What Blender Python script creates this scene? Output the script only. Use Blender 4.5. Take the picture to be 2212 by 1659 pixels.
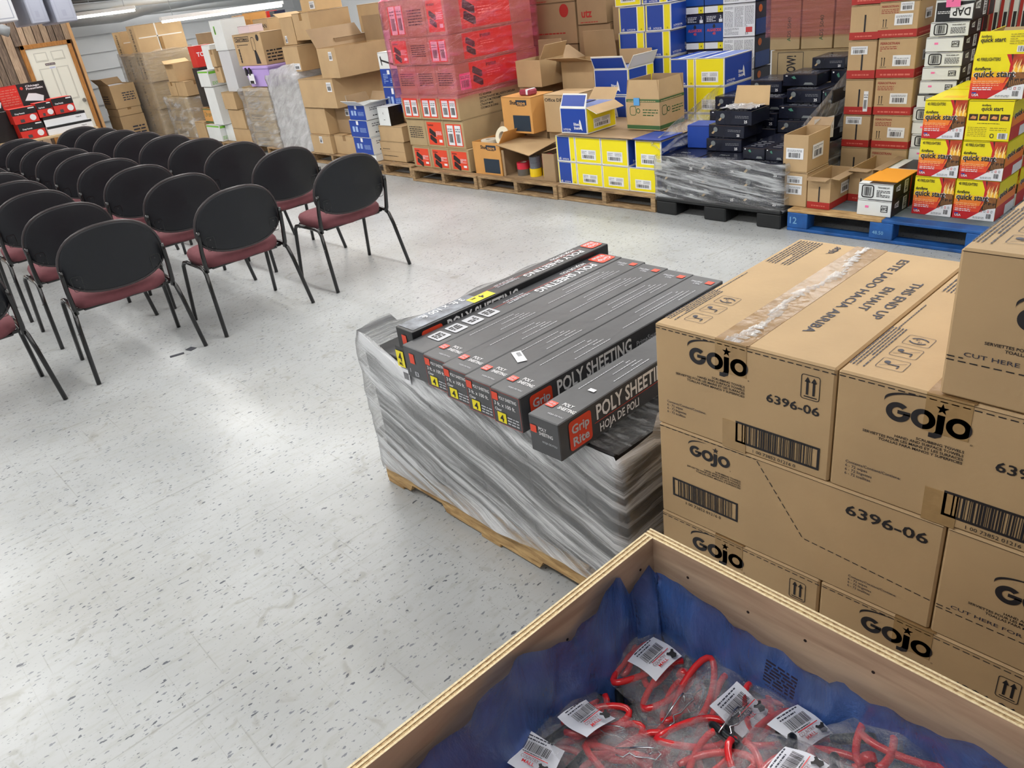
import bpy, math, random
from mathutils import Vector, Matrix, noise
C = bpy.context
for _o in list(bpy.data.objects): bpy.data.objects.remove(_o)
PI = math.pi
# ---------------------------------------------------------------- camera
F_PX, PITCH, ROLL, YAW, CAM_H = 1661.0, .4805, .1385, .872, 1.7
cam_d = bpy.data.cameras.new('camera'); cam = bpy.data.objects.new('camera', cam_d); C.collection.objects.link(cam)
cam_d.sensor_fit = 'HORIZONTAL'; cam_d.sensor_width = 36.0; cam_d.lens = 36.0*F_PX/2212.0
cam_d.clip_start = .02; cam_d.clip_end = 100
def _cam():
    cp, sp, c, s = math.cos(PITCH), math.sin(PITCH), math.cos(ROLL), math.sin(ROLL)
    fw = Vector((0, cp, -sp)); rt = Vector((1, 0, 0)); dn = Vector((0, -sp, -cp))
    r2 = rt*c + dn*s; d2 = dn*c - rt*s
    ca, sa = math.cos(YAW), math.sin(YAW)
    W = Matrix(((ca, -sa, 0), (sa, ca, 0), (0, 0, 1)))
    r2, d2, fw = W @ r2, W @ d2, W @ fw
    m = Matrix((r2, -d2, -fw)).transposed().to_4x4(); m.translation = Vector((0, 0, CAM_H)); return m
cam.matrix_world = _cam()
C.scene.camera = cam
# ---------------------------------------------------------------- world, exposure, ceiling light
w = bpy.data.worlds.new('world'); C.scene.world = w; w.use_nodes = True
w.node_tree.nodes['Background'].inputs[0].default_value = (.95, .97, 1, 1)
w.node_tree.nodes['Background'].inputs[1].default_value = .20
vs = C.scene.view_settings
vs.view_transform = 'Standard'; vs.look = 'None'; vs.exposure = 0.0; vs.gamma = 1.0; vs.use_curve_mapping = False
try:
    C.scene.cycles.transparent_max_bounces = 16; C.scene.cycles.max_bounces = 6
    C.scene.cycles.sample_clamp_indirect = 4.0
except Exception: pass
LIGHT_ROWS = [(2.75, 1.0, (-14.2, -11.6, -9.0, -6.4, -3.8, -1.2)), (6.2, .9, (-14.2, -11.6, -9.0, -6.4, -3.8, -1.2)),
              (-.4, .75, (-14.2, -11.6, -9.0, -6.4, -3.8, -1.2))]
TUBE_W = 34.0
def area(name, loc, sx, sy, e, col=(1, .992, .975)):
    l = bpy.data.lights.new(name, 'AREA'); l.shape = 'RECTANGLE'; l.size = sx; l.size_y = sy; l.energy = e; l.color = col
    o = bpy.data.objects.new(name, l); C.collection.objects.link(o); o.location = loc; return o
for _y, _k, _xs in LIGHT_ROWS:
    for _x in _xs: area('ceiling_lamp_light', (_x, _y, 2.795), 2.2, .26, TUBE_W*_k)
# ---------------------------------------------------------------- helpers
def lin(c):
    return tuple((x/12.92 if x <= .04045 else ((x+.055)/1.055)**2.4) for x in [v/255.0 for v in c])
_mats = {}
def nm(name):
    m = bpy.data.materials.new(name); m.use_nodes = True
    return m, m.node_tree.nodes, m.node_tree.links, m.node_tree.nodes['Principled BSDF']
def mat(name, rgb, rough=.55, metal=0, var=0.0, vscale=6, bump=0.0, bscale=60, coat=0, spec=None, stretch=None):
    if name in _mats: return _mats[name]
    m, N, L, b = nm(name); c = lin(rgb)
    b.inputs['Base Color'].default_value = (*c, 1); b.inputs['Roughness'].default_value = rough; b.inputs['Metallic'].default_value = metal
    if coat: b.inputs['Coat Weight'].default_value = coat
    if spec is not None: b.inputs['Specular IOR Level'].default_value = spec
    if var or bump:
        tc = N.new('ShaderNodeTexCoord'); mp = N.new('ShaderNodeMapping'); L.new(tc.outputs['Object'], mp.inputs[0])
        if stretch: mp.inputs['Scale'].default_value = stretch
    if var:
        n = N.new('ShaderNodeTexNoise'); n.inputs['Scale'].default_value = vscale; n.inputs['Detail'].default_value = 5
        r = N.new('ShaderNodeValToRGB'); L.new(mp.outputs[0], n.inputs[0]); L.new(n.outputs[0], r.inputs[0])
        r.color_ramp.elements[0].position = .3; r.color_ramp.elements[1].position = .7
        r.color_ramp.elements[0].color = (*[x*(1-var) for x in c], 1); r.color_ramp.elements[1].color = (*[min(1, x*(1+var)) for x in c], 1)
        L.new(r.outputs[0], b.inputs['Base Color'])
    if bump:
        n2 = N.new('ShaderNodeTexNoise'); n2.inputs['Scale'].default_value = bscale; n2.inputs['Detail'].default_value = 3
        bp = N.new('ShaderNodeBump'); bp.inputs['Strength'].default_value = bump; bp.inputs['Distance'].default_value = .01
        L.new(mp.outputs[0], n2.inputs[0]); L.new(n2.outputs[0], bp.inputs['Height']); L.new(bp.outputs[0], b.inputs['Normal'])
    _mats[name] = m; return m
def emis(name, rgb, s):
    if name in _mats: return _mats[name]
    m, N, L, b = nm(name); b.inputs['Emission Color'].default_value = (*lin(rgb), 1); b.inputs['Emission Strength'].default_value = s
    _mats[name] = m; return m
def wood(name, a, c2, scale=(1, 14, 14), rough=.7, var2=.5, grain=6):
    if name in _mats: return _mats[name]
    m, N, L, b = nm(name)
    tc = N.new('ShaderNodeTexCoord'); mp = N.new('ShaderNodeMapping'); mp.inputs['Scale'].default_value = scale
    n = N.new('ShaderNodeTexNoise'); n.inputs['Scale'].default_value = grain; n.inputs['Detail'].default_value = 7; n.inputs['Distortion'].default_value = .6
    r = N.new('ShaderNodeValToRGB'); r.color_ramp.elements[0].position = .33; r.color_ramp.elements[1].position = .68
    r.color_ramp.elements[0].color = (*lin(a), 1); r.color_ramp.elements[1].color = (*lin(c2), 1)
    bp = N.new('ShaderNodeBump'); bp.inputs['Strength'].default_value = .35; bp.inputs['Distance'].default_value = .004
    L.new(tc.outputs['Object'], mp.inputs[0]); L.new(mp.outputs[0], n.inputs[0]); L.new(n.outputs[0], r.inputs[0])
    L.new(r.outputs[0], b.inputs['Base Color']); L.new(n.outputs[0], bp.inputs['Height']); L.new(bp.outputs[0], b.inputs['Normal'])
    b.inputs['Roughness'].default_value = rough; _mats[name] = m; return m
def film(name, tint=(255, 255, 255), base=.10, streak=.55, rot=(0, 0, 0), scale=(3, 3, 40), tr=(1, 1, 1), rough=.12, bump=.6, lo=.42, hi=.72, whiterough=.25, gl=0.0):
    """stretch wrap / plastic bag: see-through sheet with glossy wrinkles and milky streaks that also paint in highlights"""
    if name in _mats: return _mats[name]
    m, N, L, b = nm(name)
    out = [n for n in N if n.type == 'OUTPUT_MATERIAL'][0]
    tc = N.new('ShaderNodeTexCoord'); mp = N.new('ShaderNodeMapping'); mp.inputs['Scale'].default_value = scale; mp.inputs['Rotation'].default_value = rot
    mp0 = N.new('ShaderNodeMapping'); mp0.inputs['Rotation'].default_value = rot
    n = N.new('ShaderNodeTexNoise'); n.inputs['Scale'].default_value = 1; n.inputs['Detail'].default_value = 8; n.inputs['Roughness'].default_value = .62; n.inputs['Distortion'].default_value = .5
    L.new(tc.outputs['Object'], mp0.inputs[0]); mp0.inputs['Scale'].default_value = (1, 1, 1)
    mp.inputs['Rotation'].default_value = (0, 0, 0)
    L.new(mp0.outputs[0], mp.inputs[0]); L.new(mp.outputs[0], n.inputs[0])
    r = N.new('ShaderNodeMapRange'); r.inputs[1].default_value = lo; r.inputs[2].default_value = hi; r.inputs[3].default_value = base; r.inputs[4].default_value = base+streak  # white streaks in the opacity also stand in for glints on the film
    L.new(n.outputs[0], r.inputs[0])
    bp = N.new('ShaderNodeBump'); bp.inputs['Strength'].default_value = bump; bp.inputs['Distance'].default_value = .02
    L.new(n.outputs[0], bp.inputs['Height']); L.new(bp.outputs[0], b.inputs['Normal'])
    b.inputs['Base Color'].default_value = (*lin(tint), 1); b.inputs['Roughness'].default_value = whiterough
    t = N.new('ShaderNodeBsdfTransparent'); t.inputs[0].default_value = (*tr, 1)
    g = N.new('ShaderNodeBsdfGlossy'); g.inputs['Roughness'].default_value = rough; L.new(bp.outputs[0], g.inputs['Normal'])
    lf = N.new('ShaderNodeLayerWeight'); lf.inputs['Blend'].default_value = .5; L.new(bp.outputs[0], lf.inputs['Normal'])
    pw = N.new('ShaderNodeMath'); pw.operation = 'POWER'; pw.inputs[1].default_value = 4.0; L.new(lf.outputs['Facing'], pw.inputs[0])
    lw = N.new('ShaderNodeMath'); lw.operation = 'MULTIPLY_ADD'; lw.inputs[1].default_value = .75; lw.inputs[2].default_value = .05; L.new(pw.outputs[0], lw.inputs[0])
    m1 = N.new('ShaderNodeMixShader'); m2 = N.new('ShaderNodeMixShader')
    L.new(r.outputs[0], m1.inputs[0]); L.new(t.outputs[0], m1.inputs[1]); L.new(b.outputs[0], m1.inputs[2])
    ad = N.new('ShaderNodeMath'); ad.use_clamp = True; ad.inputs[1].default_value = gl; L.new(lw.outputs[0], ad.inputs[0]); L.new(ad.outputs[0], m2.inputs[0]); L.new(m1.outputs[0], m2.inputs[1]); L.new(g.outputs[0], m2.inputs[2])
    L.new(m2.outputs[0], out.inputs['Surface']); _mats[name] = m; return m

def tag(o, label=None, cat=None, group=None, kind=None):
    if label: o['label'] = label
    if cat: o['category'] = cat
    if group: o['group'] = group
    if kind: o['kind'] = kind
    return o
def empty(name, loc=(0, 0, 0), rz=0, label=None, cat=None, group=None):
    o = bpy.data.objects.new(name, None); C.collection.objects.link(o); o.location = loc; o.rotation_euler = (0, 0, rz); o.empty_display_size = .05
    return tag(o, label, cat, group)
def kids(o): return [c for c in bpy.data.objects if c.parent == o]
def copy_tree(o, loc=None, rz=None, label=None, group=None, _ch=None):
    """a copy of a thing with copies of its parts and sub-parts"""
    if _ch is None:
        _ch = {}
        for c in bpy.data.objects:
            if c.parent: _ch.setdefault(c.parent.name, []).append(c)
    def rec(s, par):
        n = s.copy(); C.collection.objects.link(n)
        if par: n.parent = par
        for c in _ch.get(s.name, []): rec(c, n)
        return n
    n = rec(o, None)
    if loc is not None: n.location = loc
    if rz is not None: n.rotation_euler = (0, 0, rz)
    if label: n['label'] = label
    if group: n['group'] = group
    return n
class Fr:
    def __init__(s, o, u, v):
        s.o = Vector(o); s.u = Vector(u).normalized(); s.v = Vector(v).normalized(); s.n = s.u.cross(s.v)
    def p(s, x, y, e=0): return s.o + s.u*x + s.v*y + s.n*e
    def sub(s, x, y, rot=0):
        c, q = math.cos(rot), math.sin(rot)
        return Fr(s.p(x, y), s.u*c+s.v*q, s.v*c-s.u*q)
_txt = {}
def tmesh(t, bold):
    k = (t, bold)
    if k not in _txt:
        cu = bpy.data.curves.new('t', 'FONT'); cu.body = t; cu.offset = min(bold*.8, .024); cu.resolution_u = 2; cu.align_x = 'LEFT'
        o = bpy.data.objects.new('t', cu); me = o.to_mesh()
        vs_ = [(v.co.x, v.co.y) for v in me.vertices]; fs = [tuple(p.vertices) for p in me.polygons]
        o.to_mesh_clear(); bpy.data.objects.remove(o); bpy.data.curves.remove(cu)
        x0 = min([v[0] for v in vs_] or [0]); x1 = max([v[0] for v in vs_] or [1])
        _txt[k] = ([(a-x0, b) for a, b in vs_], fs, x1-x0)
    return _txt[k]
EPS = .0006
class M:
    def __init__(s): s.v = []; s.f = []; s.m = []; s.mats = []
    def mi(s, m):
        if m not in s.mats: s.mats.append(m)
        return s.mats.index(m)
    def face(s, pts, m):
        k = len(s.v); s.v += [tuple(p) for p in pts]; s.f.append(tuple(range(k, k+len(pts)))); s.m.append(s.mi(m))
    def mesh(s, vs_, fs, m):
        k = len(s.v); s.v += [tuple(p) for p in vs_]; i = s.mi(m)
        for f in fs: s.f.append(tuple(a+k for a in f)); s.m.append(i)
    def box(s, lo, hi, m, ch=0, xf=None):
        x0, y0, z0 = lo; x1, y1, z1 = hi
        if ch <= 0:
            v = [(x0, y0, z0), (x1, y0, z0), (x1, y1, z0), (x0, y1, z0), (x0, y0, z1), (x1, y0, z1), (x1, y1, z1), (x0, y1, z1)]
            f = [(3, 2, 1, 0), (4, 5, 6, 7), (0, 1, 5, 4), (1, 2, 6, 5), (2, 3, 7, 6), (3, 0, 4, 7)]
        else:
            c = ch; v = []; ix = {}
            for i, X in enumerate((x0, x1)):
                for j, Y in enumerate((y0, y1)):
                    for k, Z in enumerate((z0, z1)):
                        sx, sy, sz = (1, -1)[i]*c, (1, -1)[j]*c, (1, -1)[k]*c
                        for a, q in enumerate(((X, Y+sy, Z+sz), (X+sx, Y, Z+sz), (X+sx, Y+sy, Z))):
                            ix[(i, j, k, a)] = len(v); v.append(q)
            g = lambda i, j, k, a: ix[(i, j, k, a)]
            f = []
            for i in (0, 1):
                q = [g(i, 0, 0, 0), g(i, 1, 0, 0), g(i, 1, 1, 0), g(i, 0, 1, 0)]; f.append(q if i else q[::-1])
                q = [g(0, i, 0, 1), g(1, i, 0, 1), g(1, i, 1, 1), g(0, i, 1, 1)]; f.append(q[::-1] if i else q)
                q = [g(0, 0, i, 2), g(1, 0, i, 2), g(1, 1, i, 2), g(0, 1, i, 2)]; f.append(q if i else q[::-1])
            for i in (0, 1):
                for j in (0, 1):
                    f += [[g(i, j, 0, 0), g(i, j, 1, 0), g(i, j, 1, 1), g(i, j, 0, 1)], [g(i, 0, j, 0), g(i, 1, j, 0), g(i, 1, j, 2), g(i, 0, j, 2)],
                          [g(0, i, j, 1), g(1, i, j, 1), g(1, i, j, 2), g(0, i, j, 2)]]
                    for k in (0, 1): f.append([g(i, j, k, 0), g(i, j, k, 1), g(i, j, k, 2)])
        if xf: v = [xf @ Vector(p) for p in v]
        s.mesh(v, f, m)
    def bar(s, a, b, wx, wz, m, ch=0, up=(0, 0, 1)):
        a, b = Vector(a), Vector(b); d = (b-a); l = d.length; d.normalize(); u = Vector(up)
        sd = d.cross(u).normalized(); u = sd.cross(d)
        mt = Matrix((sd, d, u)).transposed().to_4x4(); mt.translation = a
        s.box((-wx/2, 0, -wz/2), (wx/2, l, wz/2), m, ch, mt)
    def tube(s, pts, r, m, n=8, closed=False, cap=True, rs=None):
        pts = [Vector(p) for p in pts]; k = len(pts); rings = []; prev = None
        for i, p in enumerate(pts):
            if closed: t = pts[(i+1) % k]-pts[i-1]
            else: t = pts[min(i+1, k-1)]-pts[max(i-1, 0)]
            t.normalize()
            if prev is None:
                a = Vector((0, 0, 1)) if abs(t.z) < .9 else Vector((1, 0, 0)); x = t.cross(a).normalized()
            else:
                x = (prev-t*prev.dot(t)).normalized()
            prev = x; y = t.cross(x); rr = rs[i] if rs else r
            rings.append([p+(x*math.cos(2*PI*j/n)+y*math.sin(2*PI*j/n))*rr for j in range(n)])
        v = [q for R in rings for q in R]; f = []
        for i in range(k if closed else k-1):
            for j in range(n):
                a, b = i*n+j, i*n+(j+1) % n; c = ((i+1) % k)*n; f.append((a, b, c+(j+1) % n, c+j))
        if cap and not closed: f += [tuple(range(n))[::-1], tuple(range((k-1)*n, k*n))]
        s.mesh(v, f, m)
    def cyl(s, c, r, h, m, n=24, axis='z', r2=None):
        a = {'x': (1, 0, 0), 'y': (0, 1, 0), 'z': (0, 0, 1)}[axis]; c = Vector(c)
        s.tube([c, c+Vector(a)*h], r, m, n, rs=[r, r2 if r2 is not None else r])
    def pl(s, fr, pts, m, e=1): s.face([fr.p(x, y, EPS*e) for x, y in pts], m)
    def rect(s, fr, x0, y0, x1, y1, m, e=1): s.pl(fr, [(x0, y0), (x1, y0), (x1, y1), (x0, y1)], m, e)
    def outline(s, fr, x0, y0, x1, y1, t, m, e=1, r=0):
        if not r:
            s.rect(fr, x0, y0, x1, y0+t, m, e); s.rect(fr, x0, y1-t, x1, y1, m, e); s.rect(fr, x0, y0+t, x0+t, y1-t, m, e); s.rect(fr, x1-t, y0+t, x1, y1-t, m, e); return
        o, i = [], []
        for cx, cy, a0 in ((x1-r, y1-r, 0), (x0+r, y1-r, 90), (x0+r, y0+r, 180), (x1-r, y0+r, 270)):
            for k in range(5):
                a = math.radians(a0+k*22.5); o.append((cx+r*math.cos(a), cy+r*math.sin(a))); i.append((cx+(r-t)*math.cos(a), cy+(r-t)*math.sin(a)))
        n = len(o); s.mesh([fr.p(x, y, EPS*e) for x, y in o+i], [(k, (k+1) % n, n+(k+1) % n, n+k) for k in range(n)], m)
    def disc(s, fr, x, y, rx, m, e=1, ry=None, n=20):
        ry = ry or rx; s.pl(fr, [(x+rx*math.cos(2*PI*k/n), y+ry*math.sin(2*PI*k/n)) for k in range(n)], m, e)
    def txt(s, fr, t, x, y, h, m, bold=0.0, al='l', rot=0, wx=1.0, e=2, fit=None):
        vs_, fs, wd = tmesh(t, bold); k = h/.72
        if fit: wx = fit/(wd*k)
        ox = {'l': 0, 'c': -wd*k*wx/2, 'r': -wd*k*wx}[al]; c, q = math.cos(rot), math.sin(rot)
        out = []
        for a, b in vs_:
            X = a*k*wx+ox; Y = b*k; out.append(fr.p(x+X*c-Y*q, y+X*q+Y*c, EPS*e))
        s.mesh(out, fs, m)
    def lines(s, fr, x0, y0, x1, y1, n, m, seed=0, e=2, fill=.45):
        """tiny unreadable print: rows of word-like dashes"""
        R = random.Random(seed); dy = (y1-y0)/n
        for i in range(n):
            x = x0; y = y1-(i+1)*dy
            while x < x1-1e-6:
                L = min(R.uniform(.5, 2.2)*dy, x1-x)
                s.rect(fr, x, y, x+L, y+dy*fill, m, e); x += L+dy*.35
                if R.random() < .04: break
    def barcode(s, fr, x0, y0, x1, y1, m, seed=0, e=2, n=30):
        R = random.Random(seed); x = x0; u = (x1-x0)/n
        while x < x1-u:
            a = u*R.choice((.35, .5, .5, .8, 1.1)); s.rect(fr, x, y0, min(x+a, x1), y1, m, e); x += a+u*R.choice((.4, .5, .7, 1.0))
    def build(s, name, parent=None, loc=(0, 0, 0), rz=0, smooth=False):
        me = bpy.data.meshes.new(name); me.from_pydata([tuple(v) for v in s.v], [], s.f)
        for m in s.mats: me.materials.append(m)
        me.polygons.foreach_set('material_index', s.m)
        if smooth: me.polygons.foreach_set('use_smooth', [True]*len(s.f))
        me.update(); o = bpy.data.objects.new(name, me); C.collection.objects.link(o)
        if parent: o.parent = parent
        o.location = loc; o.rotation_euler = (0, 0, rz); return o
def frames(w, d, h, z0=0):
    a, b = w/2, d/2
    return {'F': Fr((-a, -b, z0), (1, 0, 0), (0, 0, 1)), 'R': Fr((a, -b, z0), (0, 1, 0), (0, 0, 1)), 'B': Fr((a, b, z0), (-1, 0, 0), (0, 0, 1)),
            'L': Fr((-a, b, z0), (0, -1, 0), (0, 0, 1)), 'T': Fr((-a, -b, z0+h), (1, 0, 0), (0, 1, 0))}
# ---------------------------------------------------------------- materials
CARD = mat('cardboard', (186, 157, 117), .72, var=.07, vscale=5, bump=.06, bscale=90)
CARD_L = mat('cardboard_light', (206, 174, 128), .72, var=.06, vscale=5, bump=.06, bscale=90)
CARD_O = mat('cardboard_orange', (206, 150, 82), .7, var=.06, vscale=5, bump=.06, bscale=90)
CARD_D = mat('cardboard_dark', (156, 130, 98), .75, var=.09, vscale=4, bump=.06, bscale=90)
CARD_G = mat('cardboard_grey', (172, 150, 112), .75, var=.09, vscale=4, bump=.06, bscale=90)
GAP = mat('seam_shadow_gap', (60, 42, 26), .9)
TAPE = mat('packing_tape', (150, 118, 78), .22, var=.08, vscale=14, bump=.25, bscale=20)
TAPE_C = mat('clear_tape', (166, 136, 94), .15, var=.1, vscale=14, bump=.4, bscale=24)
INK = mat('black_ink', (32, 30, 34), .6)
INKB = mat('blue_black_ink', (48, 50, 66), .6)
INKR = mat('red_ink', (150, 52, 42), .6)
WHITE = mat('white_print', (238, 238, 240), .45)
PAPER = mat('white_paper', (235, 236, 240), .6)
GREYP = mat('grey_print', (120, 122, 128), .5)
YEL = mat('yellow_print', (240, 224, 20), .42)
BLUE = mat('blue_print', (28, 66, 158), .38)
NAVY = mat('navy_print', (22, 28, 58), .38)
RED = mat('red_print', (206, 44, 34), .42)
ORANGE = mat('orange_red_print', (226, 72, 42), .42)
DRED = mat('dark_red_band', (170, 40, 34), .55)
BLACKP = mat('black_carton', (28, 28, 31), .38, var=.25, vscale=9, bump=.12, bscale=14)
DKGREY = mat('dark_grey_carton', (66, 67, 70), .36, var=.22, vscale=7, bump=.14, bscale=12)
PINK = mat('pink_paper', (248, 120, 178), .5)
GREENP = mat('green_print', (58, 98, 58), .5)
WHITEB = mat('white_carton', (228, 232, 232), .5, var=.03)
# ================================================================ the room
def struct(name, m_, **k): o = m_.build(name, **k); o['kind'] = 'structure'; return o
def floor_mat():
    m, N, L, b = nm('vinyl_tile_floor')
    def math_(op, a, c=None, cl=False):
        n = N.new('ShaderNodeMath'); n.operation = op; n.use_clamp = cl
        for i, x in enumerate((a, c)):
            if x is None: continue
            if isinstance(x, (int, float)): n.inputs[i].default_value = x
            else: L.new(x, n.inputs[i])
        return n.outputs[0]
    def mix(f, a, c):
        n = N.new('ShaderNodeMix'); n.data_type = 'RGBA'
        if isinstance(f, (int, float)): n.inputs[0].default_value = f
        else: L.new(f, n.inputs[0])
        for i, x in ((6, a), (7, c)):
            if isinstance(x, tuple): n.inputs[i].default_value = (*lin(x), 1)
            else: L.new(x, n.inputs[i])
        return n.outputs[2]
    tc = N.new('ShaderNodeTexCoord').outputs['Object']
    def mapped(sc, rot=0):
        mp = N.new('ShaderNodeMapping'); mp.inputs['Scale'].default_value = sc; mp.inputs['Rotation'].default_value = (0, 0, rot); L.new(tc, mp.inputs[0]); return mp.outputs[0]
    def noise_(v, s, d=4, dist=0):
        n = N.new('ShaderNodeTexNoise'); n.inputs['Scale'].default_value = s; n.inputs['Detail'].default_value = d; n.inputs['Distortion'].default_value = dist; L.new(v, n.inputs[0]); return n.outputs[0]
    def ramp(x, lo, hi):
        n = N.new('ShaderNodeMapRange'); n.inputs[1].default_value = lo; n.inputs[2].default_value = hi; L.new(x, n.inputs[0]); return n.outputs[0]
    def fleck(sx, sy, rot, size, keep, warp=.35):
        v = mapped((sx, sy, 1), rot)
        wn = N.new('ShaderNodeTexNoise'); wn.inputs['Scale'].default_value = 2.5; wn.inputs['Detail'].default_value = 2; L.new(v, wn.inputs[0])
        ad = N.new('ShaderNodeVectorMath'); ad.operation = 'MULTIPLY_ADD'; ad.inputs[1].default_value = (warp, warp, 0); L.new(wn.outputs[1], ad.inputs[0]); L.new(v, ad.inputs[2])
        vo = N.new('ShaderNodeTexVoronoi'); vo.voronoi_dimensions = '2D'; vo.inputs['Scale'].default_value = 1; L.new(ad.outputs[0], vo.inputs[0])
        sp = N.new('ShaderNodeSeparateColor'); L.new(vo.outputs['Color'], sp.inputs[0])
        k = math_('GREATER_THAN', sp.outputs[0], 1-keep); rad = math_('MULTIPLY', math_('POWER', sp.outputs[1], 2.0), size)
        rad = math_('ADD', rad, size*.25)
        return math_('MULTIPLY', math_('LESS_THAN', vo.outputs['Distance'], rad), k)
    base = mix(ramp(noise_(mapped((1, 1, 1)), 1.6, 6), .35, .7), (170, 173, 174), (190, 193, 194))
    base = mix(math_('MULTIPLY', ramp(noise_(mapped((9, 2.6, 1), .25), 5, 6, .4), .5, .72), .40), base, (158, 158, 150))
    base = mix(math_('MULTIPLY', ramp(noise_(mapped((1.0, 1.2, 1)), .9, 5), .5, .75), .20), base, (160, 154, 138))
    # scuffs and long fine scratches
    base = mix(math_('MULTIPLY', ramp(noise_(mapped((60, 1.2, 1), .9), 1.0, 3), .66, .71), .34), base, (120, 116, 108))
    base = mix(math_('MULTIPLY', ramp(noise_(mapped((1.4, 66, 1), .35), 1.0, 3), .67, .72), .32), base, (120, 116, 108))
    base = mix(math_('MULTIPLY', ramp(noise_(mapped((3, 3, 1)), 2.6, 8, 1.8), .62, .72), .45), base, (138, 134, 124))
    f1 = fleck(30, 13, .25, .105, .36, .6); f2 = fleck(64, 28, .22, .19, .50, .6); f3 = fleck(40, 28, -.5, .085, .20, .9); f4 = fleck(120, 60, .2, .2, .35)
    base = mix(math_('MULTIPLY', f4, .35), base, (120, 122, 128))
    base = mix(math_('MULTIPLY', f2, .70), base, (88, 92, 106))
    base = mix(math_('MULTIPLY', f3, .8), base, (66, 66, 74))
    base = mix(math_('MULTIPLY', f1, .88), base, (64, 68, 80))
    # tile joints, 305 mm
    sx = N.new('ShaderNodeSeparateXYZ'); L.new(tc, sx.inputs[0])
    js = []
    for a in (0, 1):
        fr = math_('FRACT', math_('DIVIDE', math_('ADD', sx.outputs[a], 50.07), .3048)); js.append(math_('LESS_THAN', fr, .0065))
    base = mix(math_('MULTIPLY', math_('MAXIMUM', js[0], js[1]), .22), base, (140, 138, 132))
    L.new(base, b.inputs['Base Color'])
    rr = N.new('ShaderNodeMapRange'); rr.inputs[3].default_value = .26; rr.inputs[4].default_value = .46; L.new(noise_(mapped((1, 1, 1)), 3.5, 6), rr.inputs[0]); L.new(rr.outputs[0], b.inputs['Roughness'])
    bp = N.new('ShaderNodeBump'); bp.inputs['Strength'].default_value = .05; bp.inputs['Distance'].default_value = .01; L.new(noise_(mapped((1, 1, 1)), 14, 4), bp.inputs['Height']); L.new(bp.outputs[0], b.inputs['Normal'])
    return m
FX0, FX1, FY0, FY1, FZ = -16.4, 3.0, -3.0, 9.2, 2.9
m_ = M(); m_.box((FX0, FY0, -.06), (FX1, FY1, 0), floor_mat()); struct('floor', m_)
WALLW = mat('white_painted_block', (222, 226, 230), .6, var=.04, vscale=2, bump=.1, bscale=20)
m_ = M(); m_.box((FX0, FY0, FZ), (FX1, FY1, FZ+.1), mat('ceiling_paint', (236, 238, 240), .7, var=.03)); struct('ceiling', m_)
SID = mat('white_lap_siding', (236, 240, 244), .5, var=.03, vscale=3)
m_ = M()
z = 0
while z < FZ-.01:
    h = min(.29, FZ-z); m_.face([(FX0, 3.0, z), (FX0+.05, 3.0, z), (FX0+.004, 3.0, z+h), (FX0, 3.0, z+h)], SID)
    m_.face([(FX0+.05, 3.0, z), (FX0+.05, FY1, z), (FX0+.004, FY1, z+h), (FX0+.004, 3.0, z+h)], SID)
    m_.face([(FX0, 3.0, z), (FX0+.05, 3.0, z), (FX0+.05, FY1, z), (FX0, FY1, z)], SID); z += h
m_.box((FX0-.1, FY0, 0), (FX0, FY1, FZ), WALLW); struct('wall_west', m_)
m_ = M(); m_.box((FX0-.1, FY1, 0), (FX1, FY1+.1, FZ), WALLW); struct('wall_north', m_)
m_ = M(); m_.box((FX0-.1, FY0-.1, 0), (FX1, FY0, FZ), WALLW); struct('wall_south', m_)
m_ = M(); m_.box((FX1, FY0-.1, 0), (FX1+.1, FY1+.1, FZ), WALLW); struct('wall_east', m_)
# the boarded office wall with the door, top left of the photo
OX = -14.0; OY1 = 4.02
BRD = [wood('pallet_board_%s' % n, a, b_, (20, 20, 2), .75, grain=4) for n, a, b_ in
       (('tan', (136, 114, 94), (178, 154, 128)), ('brown', (112, 92, 76), (152, 128, 106)), ('rose', (152, 126, 104), (190, 164, 138)), ('umber', (84, 70, 60), (132, 112, 96)))]
m_ = M(); m_.box((FX0, FY0, 0), (OX-.03, OY1-.02, FZ), BRD[3])
R = random.Random(4); y = FY0
while y < OY1-.03:
    wd = R.choice((.085, .10, .12)); y2 = min(y+wd, OY1-.02)
    if not (y2 > 3.24 and y < 3.98): m_.box((OX-.03, y+.007, 0), (OX+R.uniform(0, .014), y2-.004, FZ), R.choice(BRD), .002)
    else: m_.box((OX-.03, y+.007, 1.72), (OX+R.uniform(0, .014), y2-.004, FZ), R.choice(BRD), .002)
    y = y2
m_.box((OX-.05, OY1-.03, 0), (OX+.03, OY1+.01, FZ), mat('pine_corner_board', (196, 152, 104), .6, var=.1))
struct('wall_office', m_)
DOORW = mat('door_white_paint', (226, 224, 212), .45)
DX = OX+.012; dy0, dy1, dz = 3.30, 3.90, 1.665
m_ = M(); m_.box((OX-.028, dy0, 0), (DX, dy1, dz), DOORW, .002)
fr = Fr((DX, dy0, 0), (0, 1, 0), (0, 0, 1)); s6 = dz/2.03
SH = mat('door_panel_shade', (196, 194, 184), .5)  # darker door white: groove shade painted as a flat outline round each panel
for (a0, b0, a1, b1) in ((.09, .2, .27, .72), (.33, .2, .51, .72), (.09, .9, .27, 1.38), (.33, .9, .51, 1.38), (.09, 1.47, .27, 1.60), (.33, 1.47, .51, 1.60)):
    k = (dy1-dy0)/.6
    m_.outline(fr, a0*k, b0, a1*k, b1, .012, SH, 2); m_.box((DX, dy0+a0*k+.02, b0+.02), (DX+.006, dy0+a1*k-.02, b1-.02), DOORW, .002)
dr = m_.build('door_1'); dr['kind'] = 'structure'
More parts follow.
